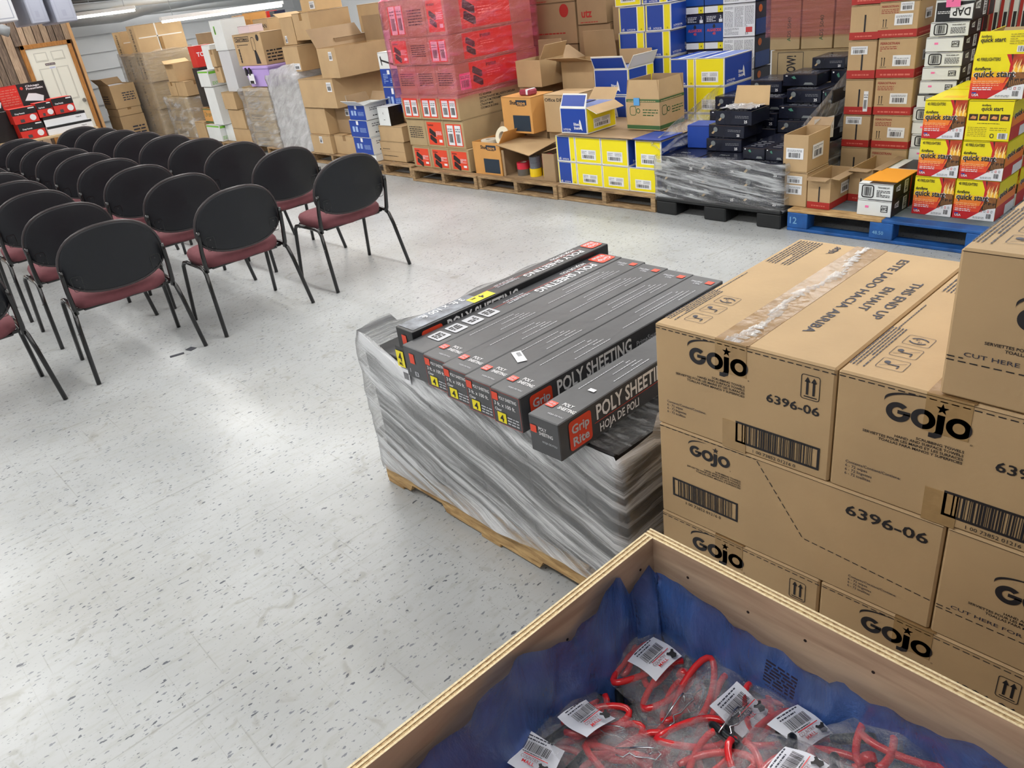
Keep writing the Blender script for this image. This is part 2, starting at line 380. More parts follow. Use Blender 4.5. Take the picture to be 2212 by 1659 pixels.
m_ = M(); m_.tube([(DX, dy1-.05, .86), (DX+.03, dy1-.05, .86)], .012, mat('brushed_nickel', (150, 150, 148), .3, 1)); m_.tube([(DX+.03, dy1-.05, .86), (DX+.045, dy1-.05, .86), (DX+.07, dy1-.05, .86)], .03, mat('brushed_nickel', (150, 150, 148), .3, 1), rs=[.02, .032, .02]); m_.build('door_knob', dr)
m_ = M(); f2 = Fr((DX, dy0+.2, 1.40), (0, 1, 0), (0, 0, 1)); m_.rect(f2, 0, .015, .14, .045, mat('door_sign_maroon', (70, 40, 44), .5), 6); m_.txt(f2, 'PRIVATE OFFICE', .008, .022, .014, WHITE, al='l', fit=.124, e=7); m_.rect(f2, .04, -.035, .13, -.005, PAPER, 5); m_.lines(f2, .045, -.03, .125, -.008, 3, BLUE, 3, 6)
m_.build('door_sign', dr)
m_ = M(); OAK = wood('oak_casing', (150, 98, 42), (182, 124, 60), (10, 10, 1.5), .5)
for y0, y1, z0, z1 in ((dy0-.06, dy0, 0, dz+.06), (dy1, dy1+.06, 0, dz+.06), (dy0-.06, dy1+.06, dz, dz+.06)): m_.box((OX-.03, y0, z0), (OX+.03, y1, z1), OAK, .004)
struct('trim_door', m_)
# pipes, joists and strip lights under the ceiling
METAL = mat('painted_duct_metal', (176, 182, 188), .4, .35, var=.06); WPIPE = mat('white_pipe_paint', (220, 224, 226), .4); GALV = mat('galvanised_steel', (150, 155, 160), .35, .8)
for k, (x, z, r, mt, nm_, lb) in enumerate(((-15.9, 2.05, .07, WPIPE, 'overhead_pipe', 'thick white overhead pipe running along the far wall above the siding'),
        (-15.2, 2.28, .035, GALV, 'overhead_pipe', 'thin grey conduit pipe under the ceiling, nearer than the thick white one'),
        (-14.6, 2.16, .05, WPIPE, 'overhead_pipe', 'white overhead pipe just above the tape-crossed tall carton'),)):
    m_ = M(); m_.tube([(x, 3.6 if k else 4.1, z), (x, FY1-.05, z-.10)], r, mt, 12); o = m_.build(nm_, smooth=True); tag(o, lb, 'pipe', 'pipes under the ceiling')
    for yy in (4.6, 6.0, 7.4):
        m_ = M(); m_.tube([(x, yy, z-.06*((yy-3.6)/5.6)+r), (x, yy, FZ-.004)], .006, GALV, 6); m_.build('hanger_rod', o)
m_ = M()
m_.tube([(-15.4, 4.4, 2.02), (-15.2, 5.2, 2.0), (-15.0, 5.7, 2.08), (-14.9, 6.6, 2.12), (-14.9, 8.9, 2.12)], .13, METAL, 14); o = m_.build('air_duct', smooth=True); tag(o, 'round grey air duct bending under the ceiling at the far end', 'duct')
m_ = M()
for yy in (4.5, 6.0, 7.5): m_.tube([(-15.15, yy, 2.1), (-15.15, yy, FZ-.004)], .007, GALV, 6)
m_.build('hanger_rods', o)
for k, x in enumerate((-16.1, -13.2, -10.6)):
    m_ = M(); m_.box((x-.05, 3.4, 2.66), (x+.05, FY1-.01, 2.9), WPIPE); m_.box((x-.1, 3.4, 2.64), (x+.1, FY1-.01, 2.66), WPIPE); struct('trim_%d' % (k+1), m_)
TUBEM = emis('fluorescent_tube', (255, 250, 240), 14.0); HOUS = mat('light_housing', (232, 232, 232), .4)
def strip_light(loc, L_, rz, label, z_hang=None):
    e = empty('strip_light', loc, rz, label, 'light fixture', 'ceiling strip lights')
    m_ = M(); m_.box((-L_/2, -.13, 0), (L_/2, .13, .05), HOUS, .004); m_.build('housing', e)
    for s_ in (-1, 1):
        m_ = M(); m_.tube([(-L_/2+.02, s_*.06, -.018), (L_/2-.02, s_*.06, -.018)], .016, TUBEM, 8); m_.build('tube', e)
    if z_hang:
        for s_ in (-1, 1):
            m_ = M(); m_.tube([(s_*L_*.4, 0, .05), (s_*L_*.4, 0, z_hang)], .004, GALV, 5); m_.build('hanger_wire', e)
    return e
for j, (yy, _k, xs) in enumerate(LIGHT_ROWS):
    for i, x in enumerate(xs): strip_light((x, yy, 2.845), 2.4, 0, 'ceiling strip light %s from the far wall in the %s row' % (('first', 'second', 'third', 'fourth', 'fifth', 'sixth')[i], ('aisle', 'back', 'front')[j]))
strip_light((-12.9, 6.0, 1.80), 1.9, 1.35, 'bright hanging strip light just above the shelf at the far wall', 1.09)
strip_light((-14.6, 4.45, 2.03), 1.6, 1.2, 'white hanging strip light near the grey ducting, switched on at far left', .86)
# grey cabinets hanging top left
GREYC = mat('grey_cabinet_enamel', (148, 152, 166), .45, var=.03); GREYD = mat('grey_cabinet_dark', (142, 146, 160), .35)
def hung(name, lo, hi, label, cat, m1):
    c = [(lo[i]+hi[i])/2 for i in (0, 1)]; e = empty(name, (c[0], c[1], lo[2]), 0, label, cat)
    w_, d_, h_ = hi[0]-lo[0], hi[1]-lo[1], hi[2]-lo[2]
    m_ = M(); m_.box((-w_/2, -d_/2, 0), (w_/2, d_/2, h_), m1, .01); f = frames(w_, d_, h_)
    m_.outline(f['R'], .03, .03, d_-.03, h_-.03, .008, GREYD, 2); m_.build('casing', e)
    m_ = M(); m_.rect(f['R'], d_*.35, .06, d_*.55, .12, GREYD, 3); m_.build('nameplate', e)
    for s_ in (-1, 1):
        m_ = M(); m_.tube([(s_*w_*.4, 0, h_), (s_*w_*.4, 0, FZ-lo[2]-.002)], .008, GALV, 6); m_.build('hanger_rod', e)
    return e
hung('heater_unit', (-10.5, 1.85, 1.95), (-9.95, 2.40, 2.55), 'white grey boxed heater hanging from the ceiling at the top left corner', 'heater', mat('heater_enamel', (196, 198, 202), .45))
hung('duct_box', (-10.6, 2.50, 1.90), (-9.9, 2.68, 2.6), 'flat grey hanging duct panel right of the white heater', 'duct', GREYC)
hung('duct_box', (-10.4, 2.72, 1.88), (-9.8, 2.93, 2.6), 'blue-grey hanging duct box with a yellow stained edge', 'duct', GREYC)
m_ = M(); m_.tube([(-13.6, 2.6, 1.98), (-13.6, 2.98, 1.98), (-13.6, 3.1, 1.92)], .075, METAL, 14); o = m_.build('vent_pipe', smooth=True); tag(o, 'short grey round vent pipe beside the boarded wall, top left', 'pipe')
# ================================================================ chairs
SHELL = mat('black_plastic_shell', (16, 19, 26), .5, bump=.06, bscale=300)
TRIM = mat('black_edge_trim', (58, 52, 54), .4)
FAB = mat('burgundy_fabric', (112, 62, 68), .85, var=.08, vscale=30, bump=.15, bscale=500)
TUBE = mat('black_tube_steel', (16, 16, 18), .25, .1, coat=.4)
CHR = mat('chrome', (200, 200, 200), .15, 1)
def oval(a, b, y):                         # outline of the back, half width a at height fraction
    pass
def back_pts(W=.268, z0=.478, z1=.832, n=44):
    """rounded back: broad curve on top, shallower curve below; returns (y, z)"""
    out = []; zc = .603
    for k in range(n):
        t = 2*PI*k/n; c, s_ = math.cos(t), math.sin(t)
        e = 2.35 if s_ > 0 else 2.45
        r = (abs(c)**e+abs(s_)**e)**(-1/e)
        y = W*r*c; z = zc+(z1-zc if s_ > 0 else zc-z0)*r*s_
        out.append((y*(1-.05*(zc-z)/.13 if z < zc else 1), z))
    return out
def make_chair():
    t = empty('stacking_chair', (0, 0, 0), 0, 'x', 'chair', 'rows of burgundy meeting chairs')
    def bx(y, z): return -.005+(z-.45)*.10+.05*(y/.26)**2*-1     # shell curves forward at the sides
    P = back_pts()
    def shell(name, off0, off1, sc, m, rim=None):
        m_ = M(); rings = []
        for (off, s1) in ((off0, .0), (off0, .55), (off0, .93*sc), ((off0*.8+off1*.2), sc), ((off0*.2+off1*.8), sc), (off1, .93*sc), (off1, .55), (off1, 0)):
            zc = .65; rings.append([(bx(y*s1, zc+(z-zc)*s1)+off, y*s1, zc+(z-zc)*s1) for y, z in P])
        n = len(P); v = [q for r in rings for q in r]; f = []
        for i in range(len(rings)-1):
            for j in range(n): f.append((i*n+j, i*n+(j+1) % n, (i+1)*n+(j+1) % n, (i+1)*n+j))
        m_.mesh(v, f, m); return m_.build(name, t, smooth=True)
    sh = shell('backrest', .006, -.010, 1, SHELL)
    shell('back_cushion', -.012, -.038, .975, FAB)
    m_ = M(); m_.tube([(bx(y, z)-.004, y, z) for y, z in P], .0085, TRIM, 8, closed=True); m_.build('edge_trim', sh, smooth=True)
    for s_ in (-1, 1):                                            # moulded pocket on the shell where the upright plugs in
        m_ = M(); fr = Fr((bx(.2, .55)+.0075, s_*.205, .51), (0, s_, 0), (.1, 0, 1)); m_.outline(fr, -.025, 0, .03, .085, .003, TUBE, 1, r=.012); m_.disc(fr, .0, .066, .004, TRIM, 2, n=8); m_.disc(fr, .0, .02, .004, TRIM, 2, n=8); m_.build('upright_socket', sh)
        m_ = M(); pts = [(-.065, s_*.262, .385), (-.055, s_*.266, .42), (-.035, s_*.268, .52), (-.016, s_*.266, .60), (-.008, s_*.264, .64)]
        m_.tube(pts, .0125, TUBE, 10, rs=[.013, .014, .0125, .0125, .010]); m_.build('upright', t, smooth=True)
    # seat: thick cushion, rounded front, slightly scalloped lower edge
    m_ = M(); n = 48; prof = []
    for k in range(n):
        a = 2*PI*k/n; c, s_ = math.cos(a), math.sin(a); e = 3.4
        r = (abs(c)**e+abs(s_)**e)**(-1/e); x = -.255+.225*r*c; y = .262*r*s_*(1-.06*(x+.03)/-.45)
        prof.append((x, y))
    cx = -.255; rings = []
    for q, (z, s1) in enumerate(((.462, 0), (.464, .5), (.462, .85), (.452, .96), (.436, 1.0), (.418, 1.0), (.402, .985), (.398, .9), (.40, 0))):
        rings.append([(cx+(x-cx)*s1, y*s1, z+(.004*math.sin(9*k*2*PI/n) if q in (6, 7) else 0)+(.012*(abs(y)/.26)**2 if q < 6 else 0)) for k, (x, y) in enumerate(prof)])
    v = [q for r in rings for q in r]; f = []
    for i in range(len(rings)-1):
        for j in range(n): f.append((i*n+j, (i+1)*n+j, (i+1)*n+(j+1) % n, i*n+(j+1) % n))
    m_.mesh(v, f, FAB); st = m_.build('seat', t, smooth=True)
    m_ = M(); m_.box((-.44, -.22, .385), (-.08, .22, .400), TUBE, .004); m_.build('seat_pan', st)
    for s_ in (-1, 1):
        m_ = M()
        m_.tube([(.035, s_*.305, .002), (-.035, s_*.283, .30), (-.058, s_*.275, .372), (-.085, s_*.270, .396), (-.13, s_*.268, .403), (-.25, s_*.268, .405)], .0125, TUBE, 10); m_.build('leg', t, smooth=True)
        m_ = M()
        m_.tube([(-.452, s_*.292, .002), (-.405, s_*.280, .30), (-.395, s_*.276, .375), (-.378, s_*.271, .398), (-.34, s_*.268, .405), (-.25, s_*.268, .405)], .0125, TUBE, 10); m_.build('leg', t, smooth=True)
        m_ = M(); m_.tube([(-.022, s_*.2985, .285), (-.022, s_*.301, .287)], .004, CHR, 8); m_.tube([(-.05, s_*.283, .345), (-.05, s_*.286, .345)], .004, CHR, 8); m_.build('leg_screw', t)
    m_ = M(); m_.bar((-.12, -.262, .392), (-.12, .262, .392), .016, .016, TUBE); m_.bar((-.36, -.262, .392), (-.36, .262, .392), .016, .016, TUBE); m_.build('cross_rails', t)
    return t
chair0 = make_chair()
_ch = {}
for c_ in bpy.data.objects:
    if c_.parent: _ch.setdefault(c_.parent.name, []).append(c_)
ORD = ('first', 'second', 'third', 'fourth', 'fifth', 'sixth', 'seventh', 'eighth', 'ninth')
colX = (-4.485, -5.33, -6.13, -6.84, -7.54, -8.20, -8.80, -9.40, -10.0)
rowsY = [('the row nearest the stacked pallets', 2.655, 9, -.008), ('the second row from the pallets', 1.85, 9, .012), ('the third row from the pallets', 1.10, 8, .022)]
Rn = random.Random(7); first = True
for rn, y0, n_, dy in rowsY:
    for i in range(n_):
        x = colX[i]; lab = 'burgundy chair, %s from the open floor in %s' % (ORD[i], rn)
        loc = (x+Rn.uniform(-.01, .01), y0+dy*i*(1 if dy > .01 else 1)+Rn.uniform(-.008, .008), 0); rz = math.radians(Rn.uniform(-2, 2)+((-3) if 'third' in rn and i == 0 else 0))
        if first: chair0.location = loc; chair0.rotation_euler = (0, 0, rz); chair0['label'] = lab; first = False
        else: copy_tree(chair0, loc, rz, lab, _ch=_ch)
copy_tree(chair0, (-4.50, .305, 0), math.radians(-2), 'burgundy chair cut off by the left edge of the photo, nearest the viewer', _ch=_ch)
# dark scuffs and litter on the floor
SC = mat('dark_rubber_scrap', (58, 60, 68), .7)
for k, (x, y, rz, L_, W_) in enumerate(((-4.475, 1.325, .3, .026, .022), (-4.465, 1.235, 1.3, .04, .013))):
    m_ = M(); m_.box((-L_, -W_, 0), (L_, W_, .003), SC, .001); tag(m_.build('tape_scrap', loc=(x, y, .0003), rz=rz), ('small dark square scrap of tape on the floor by a chair foot', 'narrow dark smudge of tape beside the square scrap')[k], 'scrap')
# ================================================================ boxes of wipes
GOJOW, GOJOD, GOJOH = .440, .672, .272
def gojo_logo(m_, fr, x, y, k, ink=INK):
    """x, y = left end of the letters' base line; k = cap height"""
    def ring(cx, cy, rx, ry, ix, iy, a0, a1, n=30):
        for q in range(n):
            a, b = math.radians(a0+(a1-a0)*q/n), math.radians(a0+(a1-a0)*(q+1)/n)
            m_.pl(fr, [(cx+ix*math.cos(a), cy+iy*math.sin(a)), (cx+rx*math.cos(a), cy+ry*math.sin(a)), (cx+rx*math.cos(b), cy+ry*math.sin(b)), (cx+ix*math.cos(b), cy+iy*math.sin(b))], ink, 2)
    ring(x+k*.54, y+k*.48, k*.56, k*.52, k*.27, k*.26, 48, 360)
    m_.pl(fr, [(x+k*.52, y+k*.40), (x+k*1.10, y+k*.40), (x+k*1.10, y+k*.60), (x+k*.52, y+k*.60)], ink, 2)
    ring(x+k*1.68, y+k*.48, k*.55, k*.52, k*.26, k*.27, 0, 360); ring(x+k*3.22, y+k*.48, k*.55, k*.52, k*.26, k*.27, 0, 360)
    jx = x+k*2.27
    m_.pl(fr, [(jx, y+k*.92), (jx+k*.33, y+k*.92), (jx+k*.33, y+k*.05), (jx+k*.26, y-k*.22), (jx+k*.02, y-k*.36), (jx-k*.28, y-k*.36), (jx-k*.28, y-k*.12), (jx-k*.08, y-k*.10), (jx, y+k*.02)], ink, 2)
    sx_, sy_ = jx+k*.17, y+k*1.24; pts = []
    for q in range(10):
        r = k*(.30 if q % 2 == 0 else .12); a = PI/2+q*PI/5; pts.append((sx_+r*math.cos(a), sy_+r*math.sin(a)))
    m_.pl(fr, pts, ink, 2)
    up, lo = [], []
    for q in range(17):
        t = q/16; a = PI*1.03-t*PI*.55; cx, cy = x+k*1.52, y+k*.98
        w_ = k*.20*(1-t)**.7*(min(1, t*5+.35)); px, py = cx+k*1.66*math.cos(a), cy+k*.62*math.sin(a); up.append((px, py+w_/2)); lo.append((px, py-w_/2))
    for q in range(16): m_.pl(fr, [lo[q], lo[q+1], up[q+1], up[q]], ink, 2)
    m_.outline(fr, x+k*3.78, y-k*.22, x+k*3.86, y-k*.14, k*.015, ink, 2)
def dash(m_, fr, p, q, L_=.0125, g=.006, t=.0022, ink=INK):
    p, q = Vector(p), Vector(q); d = q-p; n = d.length; d.normalize(); nn = Vector((-d.y, d.x))*t/2; s_ = .004
    while s_ < n-.002:
        a = p+d*s_; b = p+d*min(s_+L_, n); m_.pl(fr, [a-nn, b-nn, b+nn, a+nn], ink, 2); s_ += L_+g
def arrows(m_, fr, x0, y0, x1, y1, ink=INK):
    m_.outline(fr, x0, y0, x1, y1, .0016, ink, 2, r=.006); w_ = x1-x0; h_ = y1-y0
    m_.rect(fr, x0+w_*.18, y0+h_*.09, x1-w_*.14, y0+h_*.135, ink, 2)
    for c in (.34, .68):
        m_.rect(fr, x0+w_*(c-.06), y0+h_*.19, x0+w_*(c+.06), y0+h_*.72, ink, 2); m_.pl(fr, [(x0+w_*(c-.15), y0+h_*.70), (x0+w_*(c+.15), y0+h_*.70), (x0+w_*c, y0+h_*.91)], ink, 2)
SUB = ('SCRUBBING TOWELS', 'HAND AND SURFACE TOWELS', 'SERVIETTES POUR LES MAINS ET LES SURFACES', 'TOALLAS PARA MANOS Y SUPERFICIES')
def gojo_sub(m_, fr, xr, y0, k, ink=INK):
    for i, t in enumerate(SUB): m_.txt(fr, t, xr, y0-i*k*1.42, k, ink, .02, 'r', wx=1.12)
def gojo_cont(m_, fr, x, y, k):
    for i, t in enumerate(('Contents/Contient/Contiene:', '6 - 72 wipes', '6 - 72 lingettes', '6 - 72 toallitas')): m_.txt(fr, t, x, y-i*k*1.45, k, INKB, .005)
def gojo_bar(m_, fr, x0, y0, x1, y1):
    m_.outline(fr, x0, y0, x1, y1, .0055, INK, 2); m_.barcode(fr, x0+.016, y0+.0055, x1-.014, y1-.0055, INK, 11, n=46)
    m_.txt(fr, '1 00 73852 01216 0', (x0+x1)/2-.004, y0-.0135, .0085, INK, 0, 'c', wx=1.1)
def gojo_end(m_, fr, seams=True):
    w_, h_ = GOJOW, GOJOH
    dash(m_, fr, (0, h_-.011), (w_, h_-.013))
    gojo_logo(m_, fr, .098, .196, .0395); gojo_sub(m_, fr, .240, .168, .0056); gojo_cont(m_, fr, .031, .068, .0066)
    m_.txt(fr, '6396-06', .292, .153, .0205, INK, .022, fit=.119); arrows(m_, fr, .368, .186, .409, .243); gojo_bar(m_, fr, .219, .023, .418, .079)
def gojo_side(m_, fr):
    h_ = GOJOH
    gojo_logo(m_, fr, .092, .212, .0295); gojo_sub(m_, fr, .232, .186, .0046); gojo_bar(m_, fr, .038, .066, .226, .122)
    dash(m_, fr, (0, h_-.006), (.27, h_-.006)); dash(m_, fr, (.27, h_-.006), (.391, .101)); dash(m_, fr, (.391, .101), (.672, .079))
    m_.txt(fr, '6396-06', .480, .213, .0255, INK, .022, fit=.165); gojo_cont(m_, fr, .50, .050, .0062)
def gojo_front(m_, fr):
    """the short end printed for shelf display"""
    gojo_logo(m_, fr, .098, .150, .0395); gojo_sub(m_, fr, .240, .128, .0056)
    m_.txt(fr, 'CUT HERE FOR DISPLAY  •  COUPER ICI POUR', .03, .0835, .0078, INKB, .004, fit=.38); dash(m_, fr, (0, .072), (GOJOW, .072)); dash(m_, fr, (0, .079), (.03, .079))
def picto(m_, fr, x, y, s_, kind):
    m_.outline(fr, x, y, x+s_*1.15, y+s_, .0011, INKB, 2, r=.006)
    if kind == 0:
        for a0 in (20, 200):
            for q in range(6):
                a, b = math.radians(a0+q*22), math.radians(a0+q*22+22); c = (x+s_*.575, y+s_*.5)
                m_.pl(fr, [(c[0]+s_*.42*math.cos(a), c[1]+s_*.33*math.sin(a)), (c[0]+s_*.42*math.cos(b), c[1]+s_*.33*math.sin(b)), (c[0]+s_*.34*math.cos(b), c[1]+s_*.25*math.sin(b)), (c[0]+s_*.34*math.cos(a), c[1]+s_*.25*math.sin(a))], INKB, 2)
        m_.txt(fr, 'B1', x+s_*.42, y+s_*.54, s_*.13, INKB, .02); m_.txt(fr, 'B1', x+s_*.58, y+s_*.32, s_*.13, INKB, .02)
    else:
        m_.disc(fr, x+s_*.3, y+s_*.62, s_*.13, INKB, 2); m_.rect(fr, x+s_*.36, y+s_*.42, x+s_*.85, y+s_*.49, INKB, 2); m_.rect(fr, x+s_*.8, y+s_*.2, x+s_*.86, y+s_*.46, INKB, 2)
        m_.pl(fr, [(x+s_*.1, y+s_*.2), (x+s_*.14, y+s_*.2), (x+s_*1.05, y+s_*.8), (x+s_*1.01, y+s_*.8)], INKB, 2)
def gojo_top(m_, fr):
    mono = fr
    for i, k in enumerate((0, 1, 1)): picto(m_, fr, .048, .168-i*.0605, .046, k)
    m_.txt(fr, 'GOJO', .122, .645, .016, INKB, .03, rot=-PI/2, fit=.052)
    pts = [(.120+.016*math.sin(PI*q/8), .648-.062*q/8) for q in range(9)]
    for q in range(8): a, b = pts[q], pts[q+1]; m_.pl(fr, [a, b, (b[0]+.003, b[1]), (a[0]+.003, a[1])], INKB, 2)
    for i in range(6): m_.lines(fr.sub(.10-i*.008, .640), 0, -.001, .16-.012*i, 0, 1, INKB, i, fill=0)
    sub_ = Fr(fr.p(.015, .655), -fr.v, fr.u); m_.lines(sub_, 0, .0, .19, .07, 8, INKB, 3, fill=.38); m_.lines(sub_, .28, .0, .42, .006, 1, INKB, 8)
    m_.lines(Fr(fr.p(.004, .235), -fr.v, fr.u), 0, 0, .20, .034, 5, INKB, 5, fill=.4)
    f2 = Fr(fr.p(0, 0), -fr.v, fr.u)      # reads from far to near, letters' heads to the right
    m_.txt(f2, 'THIS END UP', -.372, .388, .022, INKB, .014, 'c', fit=.235); m_.txt(f2, 'EN HAUT', -.36, .345, .022, INKB, .014, 'c', fit=.150); m_.txt(f2, 'ESTE LADO HACIA ARRIBA', -.372, .302, .022, INKB, .014, 'c', fit=.50)
def gojo(kind, x0, y0, z0, label, rz=0, tapes=True, top=True, torn=False):
    """kind 'end' / 'front' shows the short face, 'side' the long face"""
    w_, d_ = (GOJOW, GOJOD) if kind != 'side' else (GOJOD, GOJOW)
    e = empty('wipes_carton', (x0+w_/2, y0+d_/2, z0), rz, label, 'carton', 'stack of hand wipe cartons')
    m_ = M(); h_ = GOJOH-.001; m_.box((-w_/2+.0008, -d_/2, .0005), (w_/2-.0008, d_/2, h_), CARD, .0045); f = frames(w_, d_, h_)
    {'end': gojo_end, 'side': gojo_side, 'front': gojo_front}[kind](m_, f['F'])
    if top: gojo_top(m_, f['T'])
    m_.rect(f['F'], .004, h_-.0048, w_-.004, h_-.0036, GAP, 2)
    m_.build('box', e)
    if tapes and kind != 'side':
        m_ = M(); tx0, tx1 = .165, .243
        m_.box((-w_/2+tx0, -d_/2-.0004, h_-.001), (-w_/2+tx1+.004, d_/2, h_+.0008), TAPE); m_.box((-w_/2+tx0, -d_/2-.0012, h_-.078), (-w_/2+tx1, -d_/2-.0002, h_+.0006), TAPE_C)
        tp = m_.build('tape', e)
        gojo_over = M(); fr = Fr((-w_/2, -d_/2-.0012, 0), (1, 0, 0), (0, 0, 1))
        if torn:
            R = random.Random(9); m_ = M()
            for q in range(34):
                y = -d_/2+q*d_/34; ww = .010+.012*math.sin(q*.5)**2+.02*max(0, 1-q/5); cx = -w_/2+.208+.012*math.sin(q*.35)+R.uniform(-.002, .002)
                m_.face([(cx-ww*R.uniform(.5, 1), y, h_+.0012), (cx+ww*R.uniform(.5, 1), y+R.uniform(0, .004), h_+.0012+R.uniform(0, .004)), (cx+ww*R.uniform(.3, .9), y+d_/34, h_+.0012), (cx-ww*R.uniform(.3, .9), y+d_/34, h_+.002+R.uniform(0, .004))], film('torn_tape', (255, 255, 255), .15, .7, scale=(60, 14, 30), rough=.08))
            m_.build('torn_clear_tape', tp)
        if kind == 'end':
            m_ = M(); m_.box((-w_/2+.185, -d_/2-.0012, -.0006), (-w_/2+.245, -d_/2-.0002, .074), TAPE_C); m_.build('tape', e)
    return e
GX, GY = -1.03, 1.321
Z1, Z2, Z3 = .956-GOJOH, .956-2*GOJOH, .956-3*GOJOH
gojo('end', GX, GY, Z1, 'tan wipes carton with the whole taped top showing, nearest the black boxes', torn=True)
gojo('end', GX+GOJOW+.002, GY, Z1, 'tan wipes carton, second from left in the upper row, beneath the topmost carton')
gojo('end', GX+2*GOJOW+.004, GY, Z1, 'tan wipes carton behind the right edge of the photo under the topmost carton', top=False)
gojo('side', GX+.002, GY, Z2, 'long tan wipes carton side with a slanting dashed cut line', top=False)
gojo('front', GX+GOJOD+.004, GY, Z2, 'tan wipes carton with CUT HERE FOR DISPLAY line in the middle row', top=False, tapes=False)
gojo('end', GX+GOJOD+GOJOW+.006, GY, Z2, 'tan wipes carton at the far right of the middle row', top=False)
gojo('end', GX, GY, Z3, 'tan wipes carton low at left, half hidden by the wooden crate wall', top=False)
gojo('end', GX+GOJOW+.002, GY, Z3, 'tan wipes carton in the bottom row, partly hidden behind the crate, second from left', top=False)
gojo('end', GX+2*GOJOW+.004, GY, Z3, 'tan wipes carton in the bottom row at the right edge behind the crate', top=False)
gojo('front', GX+.625, GY, .958, 'topmost tan wipes carton, large at the right edge of the photo', tapes=False)
PALW = wood('pallet_wood', (152, 118, 74), (206, 172, 120), (2, 10, 10), .75)
PALG = wood('grey_pallet_wood', (122, 98, 70), (178, 148, 108), (2, 10, 10), .8)
def pallet(x0, y0, label, w_=1.016, d_=1.219, ax='y', mt=None, h=.125, group='wooden pallets on the floor', name='wooden_pallet', boards=7):
    """stringer pallet: stringers run along ax"""
    mt = mt or PALG; e = empty(name, (x0+w_/2, y0+d_/2, 0), 0, label, 'pallet', group); R = random.Random(label)
    sh = h-.036
    def B(nm_, lo, hi): m_ = M(); m_.box(lo, hi, mt, .003); return m_.build(nm_, e)
    if ax == 'y':
        for c in (-w_/2, -.022, w_/2-.044): B('stringer', (c, -d_/2, .018), (c+.044, d_/2, .018+sh))
        for i in range(boards):
            y = -d_/2+i*(d_-.10)/(boards-1); B('deck_board', (-w_/2, y, h-.018), (w_/2, y+.10, h))
        for i in range(3): y = -d_/2+i*(d_-.10)/2; B('bottom_board', (-w_/2, y, .001), (w_/2, y+.10, .018))
    else:
        for c in (-d_/2, -.022, d_/2-.044):
            a, b_, zt = -w_/2, w_/2, .018+sh; P = [(a, .018)]
            for n0 in (a+.15, b_-.15-.22): P += [(n0, .018), (n0+.02, .05), (n0+.20, .05), (n0+.22, .018)]
            P += [(b_, .018), (b_, zt), (a, zt)]; k = len(P); m_ = M()
            m_.mesh([(x, c, z) for x, z in P]+[(x, c+.044, z) for x, z in P], [tuple(range(k)), tuple(range(k, 2*k))[::-1]]+[(i, k+i, k+(i+1) % k, (i+1) % k) for i in range(k)], mt); m_.build('stringer', e)
        for i in range(boards):
            x = -w_/2+i*(w_-.10)/(boards-1); B('deck_board', (x, -d_/2, h-.018), (x+.10, d_/2, h))
        for i in range(3): x = -w_/2+i*(w_-.10)/2; B('bottom_board', (x, -d_/2, .001), (x+.10, d_/2, .018))
    return e
pallet(GX-.02, GY-.005, 'wooden pallet under the tan wipes cartons', 1.25, 1.02, 'x')
# ================================================================ poly sheeting
def rr(m_, fr, x0, y0, x1, y1, m, r=.006, e=2):
    o = []
    for cx, cy, a0 in ((x1-r, y1-r, 0), (x0+r, y1-r, 90), (x0+r, y0+r, 180), (x1-r, y0+r, 270)):
        for k in range(4): a = math.radians(a0+k*30); o.append((cx+r*math.cos(a), cy+r*math.sin(a)))
    m_.pl(fr, o, m, e)
SIL = mat('silver_print', (196, 198, 204), .4); FOILP = mat('photo_print_grey', (128, 134, 144), .35, var=.6, vscale=22)
PW, PL_, PH = .113, .975, .112
def grip(m_, fr, x, y, s_, e=3):
    rr(m_, fr, x, y, x+s_, y+s_, ORANGE, s_*.12, e); m_.txt(fr, 'Grip', x+s_*.5, y+s_*.55, s_*.30, SIL, .04, 'c', e=e+1, fit=s_*.78); m_.txt(fr, 'Rite', x+s_*.5, y+s_*.13, s_*.30, SIL, .04, 'c', e=e+1, fit=s_*.72)
